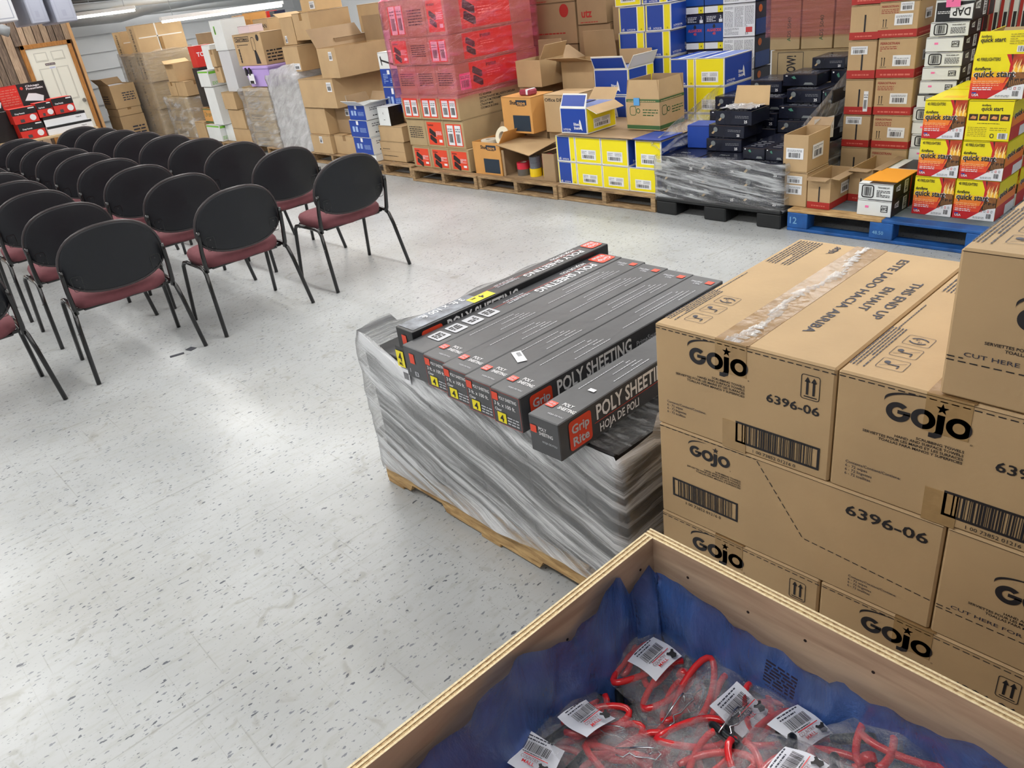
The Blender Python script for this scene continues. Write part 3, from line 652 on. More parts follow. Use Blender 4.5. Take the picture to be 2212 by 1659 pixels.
def poly(x, y, z, label, top='fine', rz=0, w_=PW, front='sheet', side=True, group='cartons of poly sheeting'):
    m_ = M(); m_.box((-w_/2, -PL_/2, 0), (w_/2, PL_/2, PH), DKGREY if (top == 'fine' or w_ > .1 and top == 'bold') else BLACKP, .0025); f = frames(w_, PL_, PH)
    T = Fr(f['T'].p(0, PL_), (0, -1, 0), (1, 0, 0))     # reads towards the viewer, heads to the right
    U = Fr(f['T'].p(w_, 0), (0, 1, 0), (-1, 0, 0))      # reads away from the viewer
    if top == 'fine':
        for a in (.12, .56):
            for i, b in enumerate((.074, .060, .048, .036, .024)): m_.lines(T, a+.012*i, b*w_/.1, a+.34+.02*i-.03*(i > 3), b*w_/.1+.0055, 1, SIL, i+int(a*100), fill=.5)
        m_.txt(Fr(f['T'].p(.05, .055), (1, 0, 0), (0, 1, 0)), 'POLY', -.002, .026, .014, WHITE, .02, wx=.75); m_.txt(Fr(f['T'].p(.05, .055), (1, 0, 0), (0, 1, 0)), 'SHEETING', -.002, .006, .014, WHITE, .02, fit=.058)
        m_.txt(f['T'], 'HOJA DE POLI', .045, .028, .006, SIL, .01)
        rr(m_, f['T'], .008, .056, .036, .084, ORANGE, .003, 3); m_.txt(f['T'], 'Grip', .011, .071, .0085, SIL, .02, e=4, fit=.022); m_.txt(f['T'], 'Rite', .011, .060, .0085, SIL, .02, e=4, fit=.020)
        F2 = Fr(f['T'].p(w_, PL_), (-1, 0, 0), (0, -1, 0)); m_.rect(F2, .012, .03, .038, .055, ORANGE, 3); m_.txt(F2, 'POLY', .05, .06, .011, SIL, .02, wx=.7); m_.txt(F2, 'SHEETING', .05, .044, .011, SIL, .02, wx=.62)
    elif top == 'bold':
        grip(m_, T, .012, w_*.12, w_*.7); m_.txt(T, 'POLY SHEETING', .115, w_*.47, w_*.33, WHITE, .02, fit=.31); m_.txt(T, 'HOJA DE POLI', .125, w_*.18, w_*.17, WHITE, .02, fit=.13)
        m_.rect(T, .10, w_*.40, .62, w_*.415, ORANGE, 2)
        m_.lines(T, .46, w_*.30, .56, w_*.62, 3, SIL, 4); m_.txt(T, 'PrimeSource', .45, w_*.44, .014, SIL, .01, 'l', fit=.075)
        if w_ > .1:
            for i in range(4):
                rr(m_, T, .62+i*.073, w_*.25, .62+.056+i*.073, w_*.8, SIL, .006, 3); m_.lines(T, .63+i*.073, w_*.36, .62+.048+i*.073, w_*.68, 3, INK, i, e=4, fill=.7)
        else:
            m_.rect(T, .66, w_*.04, .965, w_*.92, FOILP, 2); m_.rect(T, .60, w_*.45, .70, w_*.95, YEL, 3); m_.txt(T, '4', .645, w_*.55, w_*.3, INK, .03, 'c', e=4); m_.txt(T, 'MIL', .68, w_*.55, w_*.12, INK, .02, 'c', e=4)
            m_.txt(T, '3 ft. x 100 ft.', .70, w_*.14, w_*.30, WHITE, .02, e=4, fit=.19)
    F_ = f['F']
    if front == 'sheet':
        rr(m_, F_, .006, .078, .03, .102, ORANGE, .002, 3); m_.txt(F_, 'POLY SHEETING', .034, .085, .010, WHITE, .02, fit=.07); m_.txt(F_, '3 ft. x 100 ft.', .012, .062, .012, WHITE, .015, fit=.085); m_.txt(F_, 'Clear', .012, .046, .009, WHITE, .02)
        m_.rect(F_, .02, .01, .055, .042, YEL, 3); m_.txt(F_, '4', .0375, .014, .022, INK, .04, 'c', e=4); m_.outline(F_, .003, .003, w_-.003, PH-.004, .0008, ORANGE, 1); m_.lines(F_, .06, .012, .105, .04, 3, SIL, 2)
    elif front == 'plain':
        rr(m_, F_, .006, .062, .028, .084, ORANGE, .002, 3); m_.txt(F_, 'POLY', .036, .074, .0105, WHITE, .015, wx=.8); m_.txt(F_, 'SHEETING', .036, .060, .0105, WHITE, .015, wx=.75); m_.txt(F_, 'HOJA DE POLI', .045, .038, .006, SIL, .01)
    elif front == 'none':
        m_.rect(F_, .03, .055, .055, .09, ORANGE, 3); m_.txt(F_, '1', .02, .02, .014, SIL, .03); m_.txt(F_, 'E3', .045, .012, .016, SIL, .03)
    if side:
        S_ = f['R']; grip(m_, S_, .035, .012, .088); m_.txt(S_, 'POLY SHEETING', .145, .056, .045, WHITE, .028, fit=.33); m_.txt(S_, 'HOJA DE POLI', .155, .014, .026, WHITE, .02, fit=.17); m_.rect(S_, .135, .048, .75, .0495, ORANGE, 2)
        m_.txt(S_, 'PrimeSource', .50, .06, .017, SIL, .01, fit=.12)
    o = m_.build('poly_sheeting_carton', loc=(x, y, z), rz=rz); return tag(o, label, 'carton', group)
PX0, PY0, PZ0 = -2.29, 1.245, .13
pallet(-2.32, 1.245, 'wooden pallet under the stretch-wrapped black poly sheeting load', 1.219, 1.016, 'x', PALW, .13, boards=8)
e0 = None
for k in range(4):                       # four wrapped layers of ten
    for i in range(10):
        z = PZ0+k*(PH+.001)
        lb = 'black sheeting carton inside the wrapped load, %s layer from the pallet, %s from the left' % (ORD[k], (ORD+('tenth',))[i])
        if e0 is None: e0 = poly(PX0+.06+i*.1165, PY0+.012+PL_/2, z+.001, lb, group='cartons inside the wrapped load', front='bare', side=False, top='bare')
        else:
            o = e0.copy(); C.collection.objects.link(o); o.location = (PX0+.06+i*.1165+Rn.uniform(-.001, .001), PY0+.012+PL_/2+Rn.uniform(-.004, .004), z+.001); o['label'] = lb
PT = PZ0+4*(PH+.001)+.004
TOPZ = .712-PH
SPACE = TOPZ-PT
m_ = M(); m_.box((-2.16, 1.27, PT), (-1.36, 2.20, TOPZ-.001), BLACKP, .003); tag(m_.build('slip_sheet_carton'), 'flat black carton layer between the wrapped load and the loose cartons', 'carton')
poly(-2.003, 1.745, TOPZ+.022, 'black sheeting carton with yellow 4 MIL label, farthest left of the loose ones', 'bold', w_=.094, front='none', rz=math.radians(-.5))
m_ = M(); m_.box((-2.05, 1.28, TOPZ), (-1.956, 2.2, TOPZ+.021), BLACKP, .002); tag(m_.build('slip_sheet_carton'), 'thin black carton shim under the far left sheeting carton', 'carton')
poly(-1.898, 1.695, TOPZ, 'black sheeting carton with four instruction pictures, second from left', 'bold', w_=.112, front='none')
poly(-1.782, 1.69, TOPZ, 'grey-topped sheeting carton, third from left on the wrapped load', front='sheet', w_=.112)
poly(-1.668, 1.675, TOPZ, 'grey-topped sheeting carton, fourth from left on the wrapped load', front='sheet', w_=.112)
k4 = poly(-1.552, 1.665, TOPZ, 'grey-topped sheeting carton with a white label near its end', front='sheet', w_=.114)
m_ = M(); ff = Fr((-.045, -.31, PH), (1, 0, 0), (0, 1, 0)); m_.pl(ff.sub(0, 0, -.5), [(0, 0), (.075, 0), (.075, .03), (0, .03)], PAPER, 4); m_.barcode(ff.sub(0, 0, -.5), .01, .012, .04, .025, GREYP, 3, 5); m_.build('barcode_label', k4)
poly(-1.434, 1.66, TOPZ, 'grey-topped sheeting carton, last of the close row beside the tilted one', front='sheet', w_=.118)
k6 = poly(-1.268, 1.632, .588, 'nearest grey-topped sheeting carton, set apart with its big red logo side showing', front='plain', w_=.108, rz=math.radians(.8))
m_ = M(); ff = Fr((.0, -.31, PH), (1, 0, 0), (0, 1, 0)); m_.rect(ff, 0, 0, .022, .014, PAPER, 4); m_.build('sticker', k6)
m_ = M(); fr = Fr((-2.03, 1.236, .60), (.98, -.1, .1), (0, 0, 1)); m_.rect(fr, -.02, 0, .09, .075, BLACKP, 0); m_.pl(fr, [(-.02, .0), (.032, 0), (.032, .06), (-.02, .06)], YEL, 3); m_.txt(fr, '4', .006, .022, .032, INK, .04, 'c', e=4); m_.txt(fr, 'MIL', .006, .006, .012, INK, .02, 'c', e=4); m_.rect(fr, -.0, -.06, .045, -.005, PAPER, 2); m_.barcode(fr, .005, -.045, .04, -.018, INK, 4, 3); m_.txt(fr, 'Grip', .045, .04, .015, SIL, .02, e=4)
tag(m_.build('torn_carton_end'), 'torn carton flap with yellow 4 MIL square hanging off the left end', 'carton flap')
# stretch wrap round the load
WRAP = film('stretch_wrap', (232, 234, 238), .08, .82, rot=(0, -.33, 0), scale=(1.6, 1.6, 26), rough=.16, bump=.6, lo=.43, hi=.585, whiterough=.22, gl=.14)
def wrap_sheet(name, ring, zs, off, label, m, seed=1, n=36, amp=.012, top_in=0, ztop=None, zbot=None):
    """closed skirt of film round a load; ring = corner points (x, y) counter-clockwise"""
    R = random.Random(seed); P = []; k = len(ring)
    for i in range(k):
        a, b = Vector(ring[i]), Vector(ring[(i+1) % k]); L_ = (b-a).length; s_ = max(3, int(n*L_))
        nrm = Vector(((b-a).y, -(b-a).x)).normalized()
        for j in range(s_): P.append((a+(b-a)*j/s_, nrm, L_*j/s_))
    m_ = M(); v = []; rows = len(zs)
    for r_, z in enumerate(zs):
        for i, (p, nr, _) in enumerate(P):
            q = noise.noise(Vector((p.x*4+seed, p.y*4, z*9)))*amp+noise.noise(Vector((p.x*13+seed, p.y*13, z*30+p.x*8)))*amp*.4
            o = off[r_]+q*.8+amp*.3; zz = z
            if r_ == rows-1: zz += noise.noise(Vector((p.x*5+seed, p.y*5, 1)))*.03+(ztop(p.x, p.y) if ztop else 0)
            elif ztop: zz += ztop(p.x, p.y)*(r_/(rows-1))**2
            if r_ < 4 and zbot: zz += zbot(p.x, p.y)*(1-r_/4)
            if r_ == 0: zz += noise.noise(Vector((p.x*4+seed, p.y*4, 2)))*.012
            v.append((p.x+nr.x*o, p.y+nr.y*o, zz))
    N_ = len(P); f = [(r_*N_+i, r_*N_+(i+1) % N_, (r_+1)*N_+(i+1) % N_, (r_+1)*N_+i) for r_ in range(rows-1) for i in range(N_)]
    m_.mesh(v, f, m); return tag(m_.build(name, smooth=True), label, 'stretch wrap')
ring = [(-2.31, 1.243), (-1.10, 1.243), (-1.10, 2.262), (-2.31, 2.262)]
zs = [.085+i*(.50)/16 for i in range(17)]
off = [.014, .012]+[.008]*12+[.006, .002, -.012]
wrap_sheet('stretch_wrap', ring, zs, off, 'clear stretch wrap round the black sheeting load', WRAP, 3, 40, .012, zbot=lambda x, y: (.05*max(0, (x+2.0)) if y < 1.4 else 0), ztop=lambda x, y: (.075*max(0, min(1, (-1.98-x)/.28))-.035*math.exp(-((x+1.55)/.33)**2) if y < 1.4 else .04))
m_ = M(); R = random.Random(5)                                   # loose film gathered on top
WRAPT = film('stretch_wrap_top', (210, 212, 216), .04, .45, scale=(14, 60, 10), rough=.06, bump=1.0, lo=.5, hi=.75)
nx, ny = 40, 34; v = []
for j in range(ny):
    for i in range(nx):
        x = -1.40+.295*i/(nx-1); y = 1.25+.95*j/(ny-1); v.append((x, y, PT+.006+.006*noise.noise(Vector((x*24, y*9, 3)))+.004*abs(noise.noise(Vector((x*50, y*20, 8))))))
f = [(j*nx+i, j*nx+i+1, (j+1)*nx+i+1, (j+1)*nx+i) for j in range(ny-1) for i in range(nx-1)]
m_.mesh(v, f, WRAPT); tag(m_.build('stretch_wrap', smooth=True), 'crinkled clear film lying over the low right end of the sheeting load', 'stretch wrap')
# ================================================================ plywood crate of bagged hitch pins
PLY = wood('plywood_face', (166, 138, 114), (202, 174, 146), (1.4, 12, 12), .62, grain=3)
PLYY = wood('plywood_face_along_y', (166, 138, 114), (202, 174, 146), (12, 1.4, 12), .62, grain=3)
EDL = wood('plywood_edge_light', (214, 192, 150), (238, 222, 184), (30, 30, 4), .7)
EDD = wood('plywood_edge_dark', (150, 118, 80), (214, 188, 142), (26, 26, 4), .8)
CZ, CT = .75, .021; CW, CD = 1.20, 1.05
cr = empty('plywood_crate', (-.753+CW/2, .901-CD/2, 0), math.radians(-1.3), 'open plywood crate lined with blue plastic, bottom right of the photo', 'crate')
def ply_panel(lo, hi, along, name='side_panel'):
    m_ = M(); fm = PLY if along == 'x' else PLYY; n = 5
    if along == 'x':
        t = (hi[1]-lo[1])/n
        for i in range(n): m_.box((lo[0], lo[1]+i*t, lo[2]), (hi[0], lo[1]+(i+1)*t, hi[2]-(0 if i % 2 == 0 else .0012)), fm if i in (0, n-1) else EDD)
        for i in range(n): m_.box((lo[0], lo[1]+i*t+(.0002), hi[2]-.0012), (hi[0], lo[1]+(i+1)*t-.0002, hi[2]+(.0004 if i % 2 == 0 else -.001)), EDL if i % 2 == 0 else EDD)
    else:
        t = (hi[0]-lo[0])/n
        for i in range(n): m_.box((lo[0]+i*t, lo[1], lo[2]), (lo[0]+(i+1)*t, hi[1], hi[2]-(0 if i % 2 == 0 else .0012)), fm if i in (0, n-1) else EDD)
        for i in range(n): m_.box((lo[0]+i*t+.0002, lo[1], hi[2]-.0012), (lo[0]+(i+1)*t-.0002, hi[1], hi[2]+(.0004 if i % 2 == 0 else -.001)), EDL if i % 2 == 0 else EDD)
    return m_.build(name, cr)
ply_panel((-CW/2, CD/2-CT, .10), (CW/2, CD/2, CZ), 'x'); ply_panel((-CW/2, -CD/2, .10), (CW/2, -CD/2+CT, CZ), 'x')
ply_panel((-CW/2, -CD/2+CT, .10), (-CW/2+CT, CD/2-CT, CZ), 'y'); ply_panel((CW/2-CT, -CD/2+CT, .10), (CW/2, CD/2-CT, CZ), 'y')
m_ = M(); m_.box((-CW/2, -CD/2, .08), (CW/2, CD/2, .10), PLY); m_.build('floor_panel', cr)
for s_ in (-1, 0, 1): m_ = M(); m_.box((-CW/2, s_*(CD/2-.05)-.045, .001), (CW/2, s_*(CD/2-.05)+.045, .08), PALW); m_.build('skid', cr)
m_ = M(); NAIL = mat('nail_hole', (40, 26, 20), .8)
for x, z in ((.10, .70), (.225, .695), (.33, .70), (.44, .71)): m_.tube([(-CW/2+x, CD/2-CT-.0008, z), (-CW/2+x, CD/2-CT, z)], .0028, NAIL, 8)
for y, z in ((.06, .70), (.26, .68), (.43, .70)): m_.tube([(-CW/2+CT, CD/2-y, z), (-CW/2+CT+.0008, CD/2-y, z)], .0028, NAIL, 8)
m_.build('nail_heads', cr)
# blue liner
LIN = film('blue_liner_film', (72, 116, 196), .40, .34, scale=(10, 10, 4), tr=(.30, .44, .86), rough=.10, bump=.9, lo=.38, hi=.66, whiterough=.3, gl=.02)
m_ = M()
BX = [(-.735, .742), (-.700, .709), (-.637, .718), (-.61, .716), (-.52, .690), (-.476, .685), (-.423, .677), (-.345, .677), (-.338, .700), (-.325, .682), (-.286, .682), (-.206, .690), (-.17, .700), (-.099, .703), (.0, .70), (.2, .71), (.43, .70)]
LY = [(.875, .742), (.862, .70), (.805, .680), (.79, .735), (.754, .738), (.731, .729), (.688, .702), (.651, .691), (.579, .725), (.524, .742), (.475, .738), (.454, .723), (.41, .712), (.364, .700), (.296, .70), (.1, .71), (-.12, .70)]
def interp(t, L_):
    L_ = sorted(L_)
    if t <= L_[0][0]: return L_[0][1]
    for a, b in zip(L_, L_[1:]):
        if t <= b[0]: return a[1]+(b[1]-a[1])*(t-a[0])/max(1e-9, b[0]-a[0])
    return L_[-1][1]
path = [(-.730, -.12+.96*i/80, 'L') for i in range(81)]
path += [(-.730+1.155*i/110, .873, 'B') for i in range(1, 111)]
v = []; rows = 16
for i, (x, y, s_) in enumerate(path):
    zt = interp(y, LY) if s_ == 'L' else interp(x, BX)
    cd = min(1, (math.hypot(x+.73, y-.873))/.05)
    for r_ in range(rows):
        t = r_/(rows-1); z = zt+(.44-zt)*t; d = .006+.012*abs(noise.noise(Vector((x*9, y*9, z*3))))*(.5+t)+.05*t*t+.016*(noise.noise(Vector((x*24, y*24, z*10)))+.35)*(1-.3*t)
        if r_ == 0: d += .006
        nx_, ny_ = (1, 0) if s_ == 'L' else (0, -1)
        if s_ == 'L' and y > .83: ny_ = -1
        if s_ == 'B' and x < -.69: nx_ = 1
        v.append((x+nx_*d, y+ny_*d, z))
nP = len(path); f = [(i*rows+r_, (i+1)*rows+r_, (i+1)*rows+r_+1, i*rows+r_+1) for i in range(nP-1) for r_ in range(rows-1)]
m_.mesh(v, f, LIN)
# the part of the liner under the goods
nn = 30; v = []
for j in range(nn):
    for i in range(nn):
        x = -.69+1.08*i/(nn-1); y = -.10+.92*j/(nn-1); v.append((x, y, .452+.02*noise.noise(Vector((x*6, y*6, 0)))))
m_.mesh(v, [(j*nn+i, j*nn+i+1, (j+1)*nn+i+1, (j+1)*nn+i) for j in range(nn-1) for i in range(nn-1)], LIN)
ln = m_.build('plastic_liner', smooth=True); tag(ln, 'crumpled blue plastic liner inside the plywood crate', 'liner')
m_ = M(); fr = Fr((-.46, .845, .60), (1, 0, 0), (0, -.12, 1)); W_ = fr.sub(0, 0, -.15)
m_.lines(W_, 0, .02, .055, .085, 7, mat('liner_print', (34, 30, 58), .5), 6, 8, .6); m_.txt(W_, 'WARNING', .004, .008, .006, mat('liner_print', (34, 30, 58), .5), .02, e=8); m_.build('warning_print', ln)
# bags
REDC = mat('red_vinyl_coating', (206, 30, 34), .25, coat=.5); BLKS = mat('black_oxide_steel', (34, 38, 40), .35, .6); WIRE = mat('zinc_wire', (190, 190, 195), .2, 1)
BAG = film('clear_poly_bag', (240, 240, 246), .06, .34, scale=(20, 20, 20), rough=.06, bump=1.0, lo=.5, hi=.82, whiterough=.2, gl=.05)
LBL = mat('bag_label_paper', (226, 228, 238), .35)
def loop_handle(m_, c, L_, W_, rz, tilt=0, gap=.12):
    pts = []
    for q in range(19):
        a = gap*PI+q/18*(2-2*gap)*PI; x = math.cos(a)*L_/2; y = math.sin(a)*W_/2*(1+.25*math.cos(a)); pts.append((x, y, .004*math.sin(a*2)))
    R_ = Matrix.Translation(c) @ Matrix.Rotation(rz, 4, 'Z') @ Matrix.Rotation(tilt, 4, 'Y')
    pts = [R_ @ Vector(p) for p in pts]; m_.tube(pts, .0060, REDC, 10)
def make_bag(var):
    R = random.Random(var+3); e = empty('hitch_pin_bag', (0, 0, 0), 0, 'x', 'bag', 'clear bags of red hitch pins')
    for q in range(5):
        c = Vector((R.uniform(-.04, .04), -.075+.036*q+R.uniform(-.01, .01), .012+R.uniform(0, .018))); rz = R.uniform(-.9, .9)+(PI if R.random() < .5 else 0)
        m_ = M(); loop_handle(m_, c, R.uniform(.105, .135), R.uniform(.042, .054), rz, R.uniform(-.15, .15)); h = m_.build('pin_handle', e, smooth=True)
        m_ = M(); d = Vector((math.cos(rz+.5), math.sin(rz+.5), 0)); a = c+Vector((math.cos(rz), math.sin(rz), 0))*.045-Vector((0, 0, .006)); m_.tube([a, a+d*.008, a+d*.06, a+d*.066], .008, BLKS, 10, rs=[.008, .0085, .008, .005]); m_.build('pin_shaft', h, smooth=True)
        if q == 1:
            m_ = M(); m_.tube([a-d*.012+Vector((0, 0, .004)), a+Vector((0, 0, .004))], .012, REDC, 12, rs=[.013, .011]); m_.build('pin_collar', h, smooth=True)
    m_ = M(); c0 = Vector((-.05, .075, .034)); R_ = Matrix.Translation(c0) @ Matrix.Rotation(R.uniform(-1, 1)-.6, 4, 'Z')
    cl = [(0, 0), (.012, .010), (.02, 0), (.012, -.010), (0, -.006), (-.02, -.004), (-.032, .004), (-.042, -.004), (-.055, .001)]; cl2 = [(0, 0), (-.05, .006)]
    m_.tube([R_ @ Vector((x, y, 0)) for x, y in cl[::-1]], .0014, WIRE, 6); m_.tube([R_ @ Vector((x, y, .002)) for x, y in [(.012, .010), (0, .012), (-.055, .012)]], .0014, WIRE, 6); m_.build('hairpin_clip', e, smooth=True)
    # film envelope
    m_ = M(); nx_, ny_ = 24, 28; Wb, Hb = .165, .215
    for sd in (1, -1):
        v = []
        for j in range(ny_):
            for i in range(nx_):
                u, w_ = i/(nx_-1)*2-1, j/(ny_-1)*2-1; x = u*Wb/2*(1-.12*w_*w_*(var != 2)+.05*noise.noise(Vector((w_*2, var, 1)))); y = w_*Hb/2*(1+.06*noise.noise(Vector((u*2, var, 5))))
                b = max(0, (1-u**4)*(1-w_**4)); z = .018+sd*(.024*b**.6)+(.007*noise.noise(Vector((x*22+var, y*22, 2)))+.004*noise.noise(Vector((x*60+var, y*60, sd))))*(1 if sd > 0 else .3)
                if sd < 0: z = max(z, .001)
                v.append((x, y, z))
        m_.mesh(v, [(j*nx_+i, j*nx_+i+1, (j+1)*nx_+i+1, (j+1)*nx_+i) for j in range(ny_-1) for i in range(nx_-1)], BAG)
    m_.build('bag_film', e, smooth=True)
    m_ = M(); n_ = 9; v = []
    for j in range(n_):
        for i in range(n_):
            u, w_ = i/(n_-1), j/(n_-1); v.append((-.036+.072*u, -.034+.068*w_, .050+.006*math.sin(u*3+var)+.005*math.sin(w_*4+var*2)))
    m_.mesh(v, [(j*n_+i, j*n_+i+1, (j+1)*n_+i+1, (j+1)*n_+i) for j in range(n_-1) for i in range(n_-1)], LBL); lb = m_.build('barcode_label', e, smooth=True)
    m_ = M(); fr = Fr((-.036, -.034, .0615), (1, 0, 0), (0, 1, 0))
    for q in range(2): m_.lines(fr, .010, .0575-q*.006, .055-q*.01, .061-q*.006, 1, INKB, q+2, 1, .7)
    m_.barcode(fr, .012, .030, .058, .048, INK, 4, 1, 34); m_.lines(fr, .014, .026, .050, .028, 1, INK, 5, 1, .8)
    m_.rect(fr, .018, .023, .062, .0245, REDC, 1); m_.txt(fr, 'COUNTRY', .016, .015, .0062, mat('grey_logo', (150, 120, 128), .5), .02, e=1, fit=.032); m_.txt(fr, 'MALL', .022, .007, .0062, REDC, .02, e=1, fit=.022)
    hx = [(.050, .004), (.053, .011), (.049, .016), (.053, .019), (.056, .016), (.060, .016), (.064, .019), (.067, .016), (.063, .011), (.064, .005), (.058, .001)]
    m_.pl(fr, hx, INK, 1); m_.build('label_print', lb)
    return e
bags = [make_bag(k) for k in range(3)]
BL = [(-.648, .795, .525, 1.50, 0, 'bag of red pins topmost in the far corner, label facing up'),
      (-.655, .605, .525, 1.55, 1, 'bag of red pins with a wire clip, beside the left crate wall'),
      (-.478, .800, .530, 1.45, 2, 'bag of red pins whose label lies in the middle against the far crate wall'),
      (-.378, .805, .545, 1.35, 0, 'bag of red pins with the largest, nearest white label at right'),
      (-.560, .690, .500, -.7, 1, 'bag with two long red loops lying between the labels'),
      (-.735+.06, .500, .520, .3, 2, 'bag of red pins in the lower left corner of the crate opening'),
      (-.545, .570, .525, .2, 0, 'bag of red pins at the bottom edge of the photo, centre'),
      (-.445, .650, .550, 1.2, 1, 'bag with an upright red loop below the middle labels'),
      (-.262, .800, .590, 2.5, 2, 'bag of red pins near the torn corner of film at right'),
      (-.320, .700, .595, 1.6, 0, 'bag at the bottom edge whose label is cut off by the photo'),
      (-.135, .780, .585, .1, 1, 'bag of red pins farthest right along the far crate wall'),
      (-.160, .610, .60, 2.0, 2, 'bag of red pins at the bottom right corner of the photo'),
      (-.55, .42, .52, 1.9, 0, 'bag of red pins below the frame by the left crate wall'), (-.38, .48, .53, -.3, 1, 'bag of red pins below the frame, middle'),
      (-.20, .45, .53, 2.6, 2, 'bag of red pins below the frame at right'), (0.0, .75, .52, .4, 0, 'bag of red pins beyond the right edge of the photo by the far wall'),
      (.02, .55, .52, -1.2, 1, 'bag of red pins beyond the right edge of the photo, nearer'),
      (-.58, .22, .50, .5, 1, 'bag of red pins deep in the near left part of the crate'), (-.38, .25, .51, 2.2, 2, 'bag of red pins in the near middle of the crate'),
      (-.18, .22, .50, -.8, 0, 'bag of red pins in the near right part of the crate'), (.02, .30, .50, 1.3, 1, 'bag of red pins in the crate below the topmost carton'),
      (.20, .70, .50, .9, 2, 'bag of red pins in the far right corner of the crate'), (.22, .48, .50, -1.4, 0, 'bag of red pins midway along the right crate wall'),
      (.20, .22, .50, 2.9, 1, 'bag of red pins in the near right corner of the crate'), (-.60, .02, .50, 1.9, 2, 'bag of red pins in the near left corner of the crate'),
      (-.36, .03, .50, .2, 0, 'bag of red pins by the near crate wall, left'), (-.10, .03, .50, 2.4, 1, 'bag of red pins by the near crate wall, right'),
      (-.60, .80, .470, .6, 1, 'lower bag of red pins under the far corner bag'), (-.45, .72, .468, 1.8, 2, 'lower bag of red pins under the middle labels'),
      (-.61, .66, .465, .1, 0, 'lower bag of red pins near the left wall'), (-.30, .74, .475, 2.7, 1, 'lower bag of red pins at right under the others'), (-.48, .58, .467, -.4, 2, 'lower bag of red pins near the bottom edge'),
      (-.14, .70, .472, .8, 0, 'lower bag of red pins at the far right')]
_ch = {}
for c_ in bpy.data.objects:
    if c_.parent: _ch.setdefault(c_.parent.name, []).append(c_)
used = set()
SHOW = ('topmost', 'wire clip', 'middle against', 'largest', 'label is cut', 'lower left corner')
for k, b_ in enumerate(BL):
    pass
BL.sort(key=lambda t: 0 if any(q in t[5] for q in SHOW) else 1)
for x, y, z, rz, kd, lb in BL:
    if kd not in used: b_ = bags[kd]; used.add(kd)
    elif any(q in lb for q in SHOW): b_ = copy_tree(bags[kd], _ch=_ch)
    else: b_ = copy_tree(bags[kd], _ch={k: [c for c in v if not c.name.startswith('barcode_label')] for k, v in _ch.items()})
    b_.location = (x, y, z); b_['label'] = lb; R = random.Random(lb)
    b_.rotation_euler = (R.uniform(-.16, .16), R.uniform(-.16, .16), rz)
# ================================================================ the stacked goods behind
STICK = mat('sticker_white', (232, 234, 238), .45)
def sticker(o, fr, x0, y0, x1, y1, seed=0, mt=None, nm_='barcode_label', bar=True, rot=0):
    m_ = M(); f = fr.sub(x0, y0, rot); w_, h_ = x1-x0, y1-y0
    m_.rect(f, 0, 0, w_, h_, mt or STICK, 4)
    if bar: m_.barcode(f, w_*.15, h_*.14, w_*.85, h_*.58, INK, seed, 6, 16); m_.lines(f, w_*.08, h_*.68, w_*.92, h_*.9, 2, GREYP, seed, 6)
    else: m_.lines(f, w_*.12, h_*.15, w_*.88, h_*.85, 5, GREYP, seed, 6)
    return m_.build(nm_, o)
def s_plain(m_, f, w, d, h, m): pass
def seam(m_, f, w, d, h):
    for k in 'FR':
        W_ = w if k == 'F' else d
        m_.rect(f[k], .002, h-.006, W_-.002, h-.0035, GAP, 2)
def s_taped(m_, f, w, d, h, m):
    m_.rect(f['T'], w/2-.03, 0, w/2+.03, d, TAPE, 2); m_.rect(f['F'], w/2-.03, h*.72, w/2+.03, h, TAPE, 2); m_.rect(f['T'], w/2-.0015, 0, w/2+.0015, d, GAP, 3)
def s_taped_y(m_, f, w, d, h, m):
    m_.rect(f['T'], 0, d/2-.03, w, d/2+.03, TAPE, 2); m_.rect(f['R'], d/2-.03, h*.72, d/2+.03, h, TAPE, 2); m_.rect(f['T'], 0, d/2-.0015, w, d/2+.0015, GAP, 3)
def s_print(m_, f, w, d, h, m):
    m_.lines(f['F'], w*.1, h*.2, w*.6, h*.6, 4, INKB, int(w*1000), 2); m_.lines(f['R'], d*.4, h*.3, d*.9, h*.7, 4, INKB, int(h*1000), 2)
def s_358(m_, f, w, d, h, m):
    m_.txt(f['F'], '358 040HZ', w*.62, h*.06, w*.24, INK, .01, rot=PI/2, fit=h*.85); m_.rect(f['R'], d*.42, 0, d*.45, h, mat('white_tape', (220, 216, 208), .3), 2); m_.rect(f['R'], d*.05, h*.52, d*.95, h*.56, mat('white_tape', (220, 216, 208), .3), 2); m_.rect(f['R'], d*.44, 0, d*.52, h*.5, TAPE, 2)
def s_358b(m_, f, w, d, h, m): m_.txt(f['F'], '358 0405', w*.5, h*.9, h*.22, INK, .01, rot=-PI/2, fit=h*.8); m_.txt(f['F'], '358 0405', w*.15, h*.9, h*.15, INK, .01, rot=-PI/2, fit=h*.8)
def s_green(m_, f, w, d, h, m):
    G = mat('lime_green_print', (122, 196, 62), .5); m_.rect(f['F'], .01, h-.03, w-.01, h-.01, G, 2); m_.rect(f['R'], .01, h-.045, d*.9, h-.012, G, 2); m_.lines(f['R'], d*.1, h*.12, d*.45, h*.35, 3, G, 2); m_.txt(f['R'], 'II', d*.75, h*.3, h*.12, GREYP)
def s_gildan(m_, f, w, d, h, m): m_.txt(f['F'], 'GILDAN', w*.12, h*.52, h*.22, INK, .02, fit=w*.76); m_.lines(f['F'], w*.35, h*.32, w*.6, h*.37, 1, INK, 3)
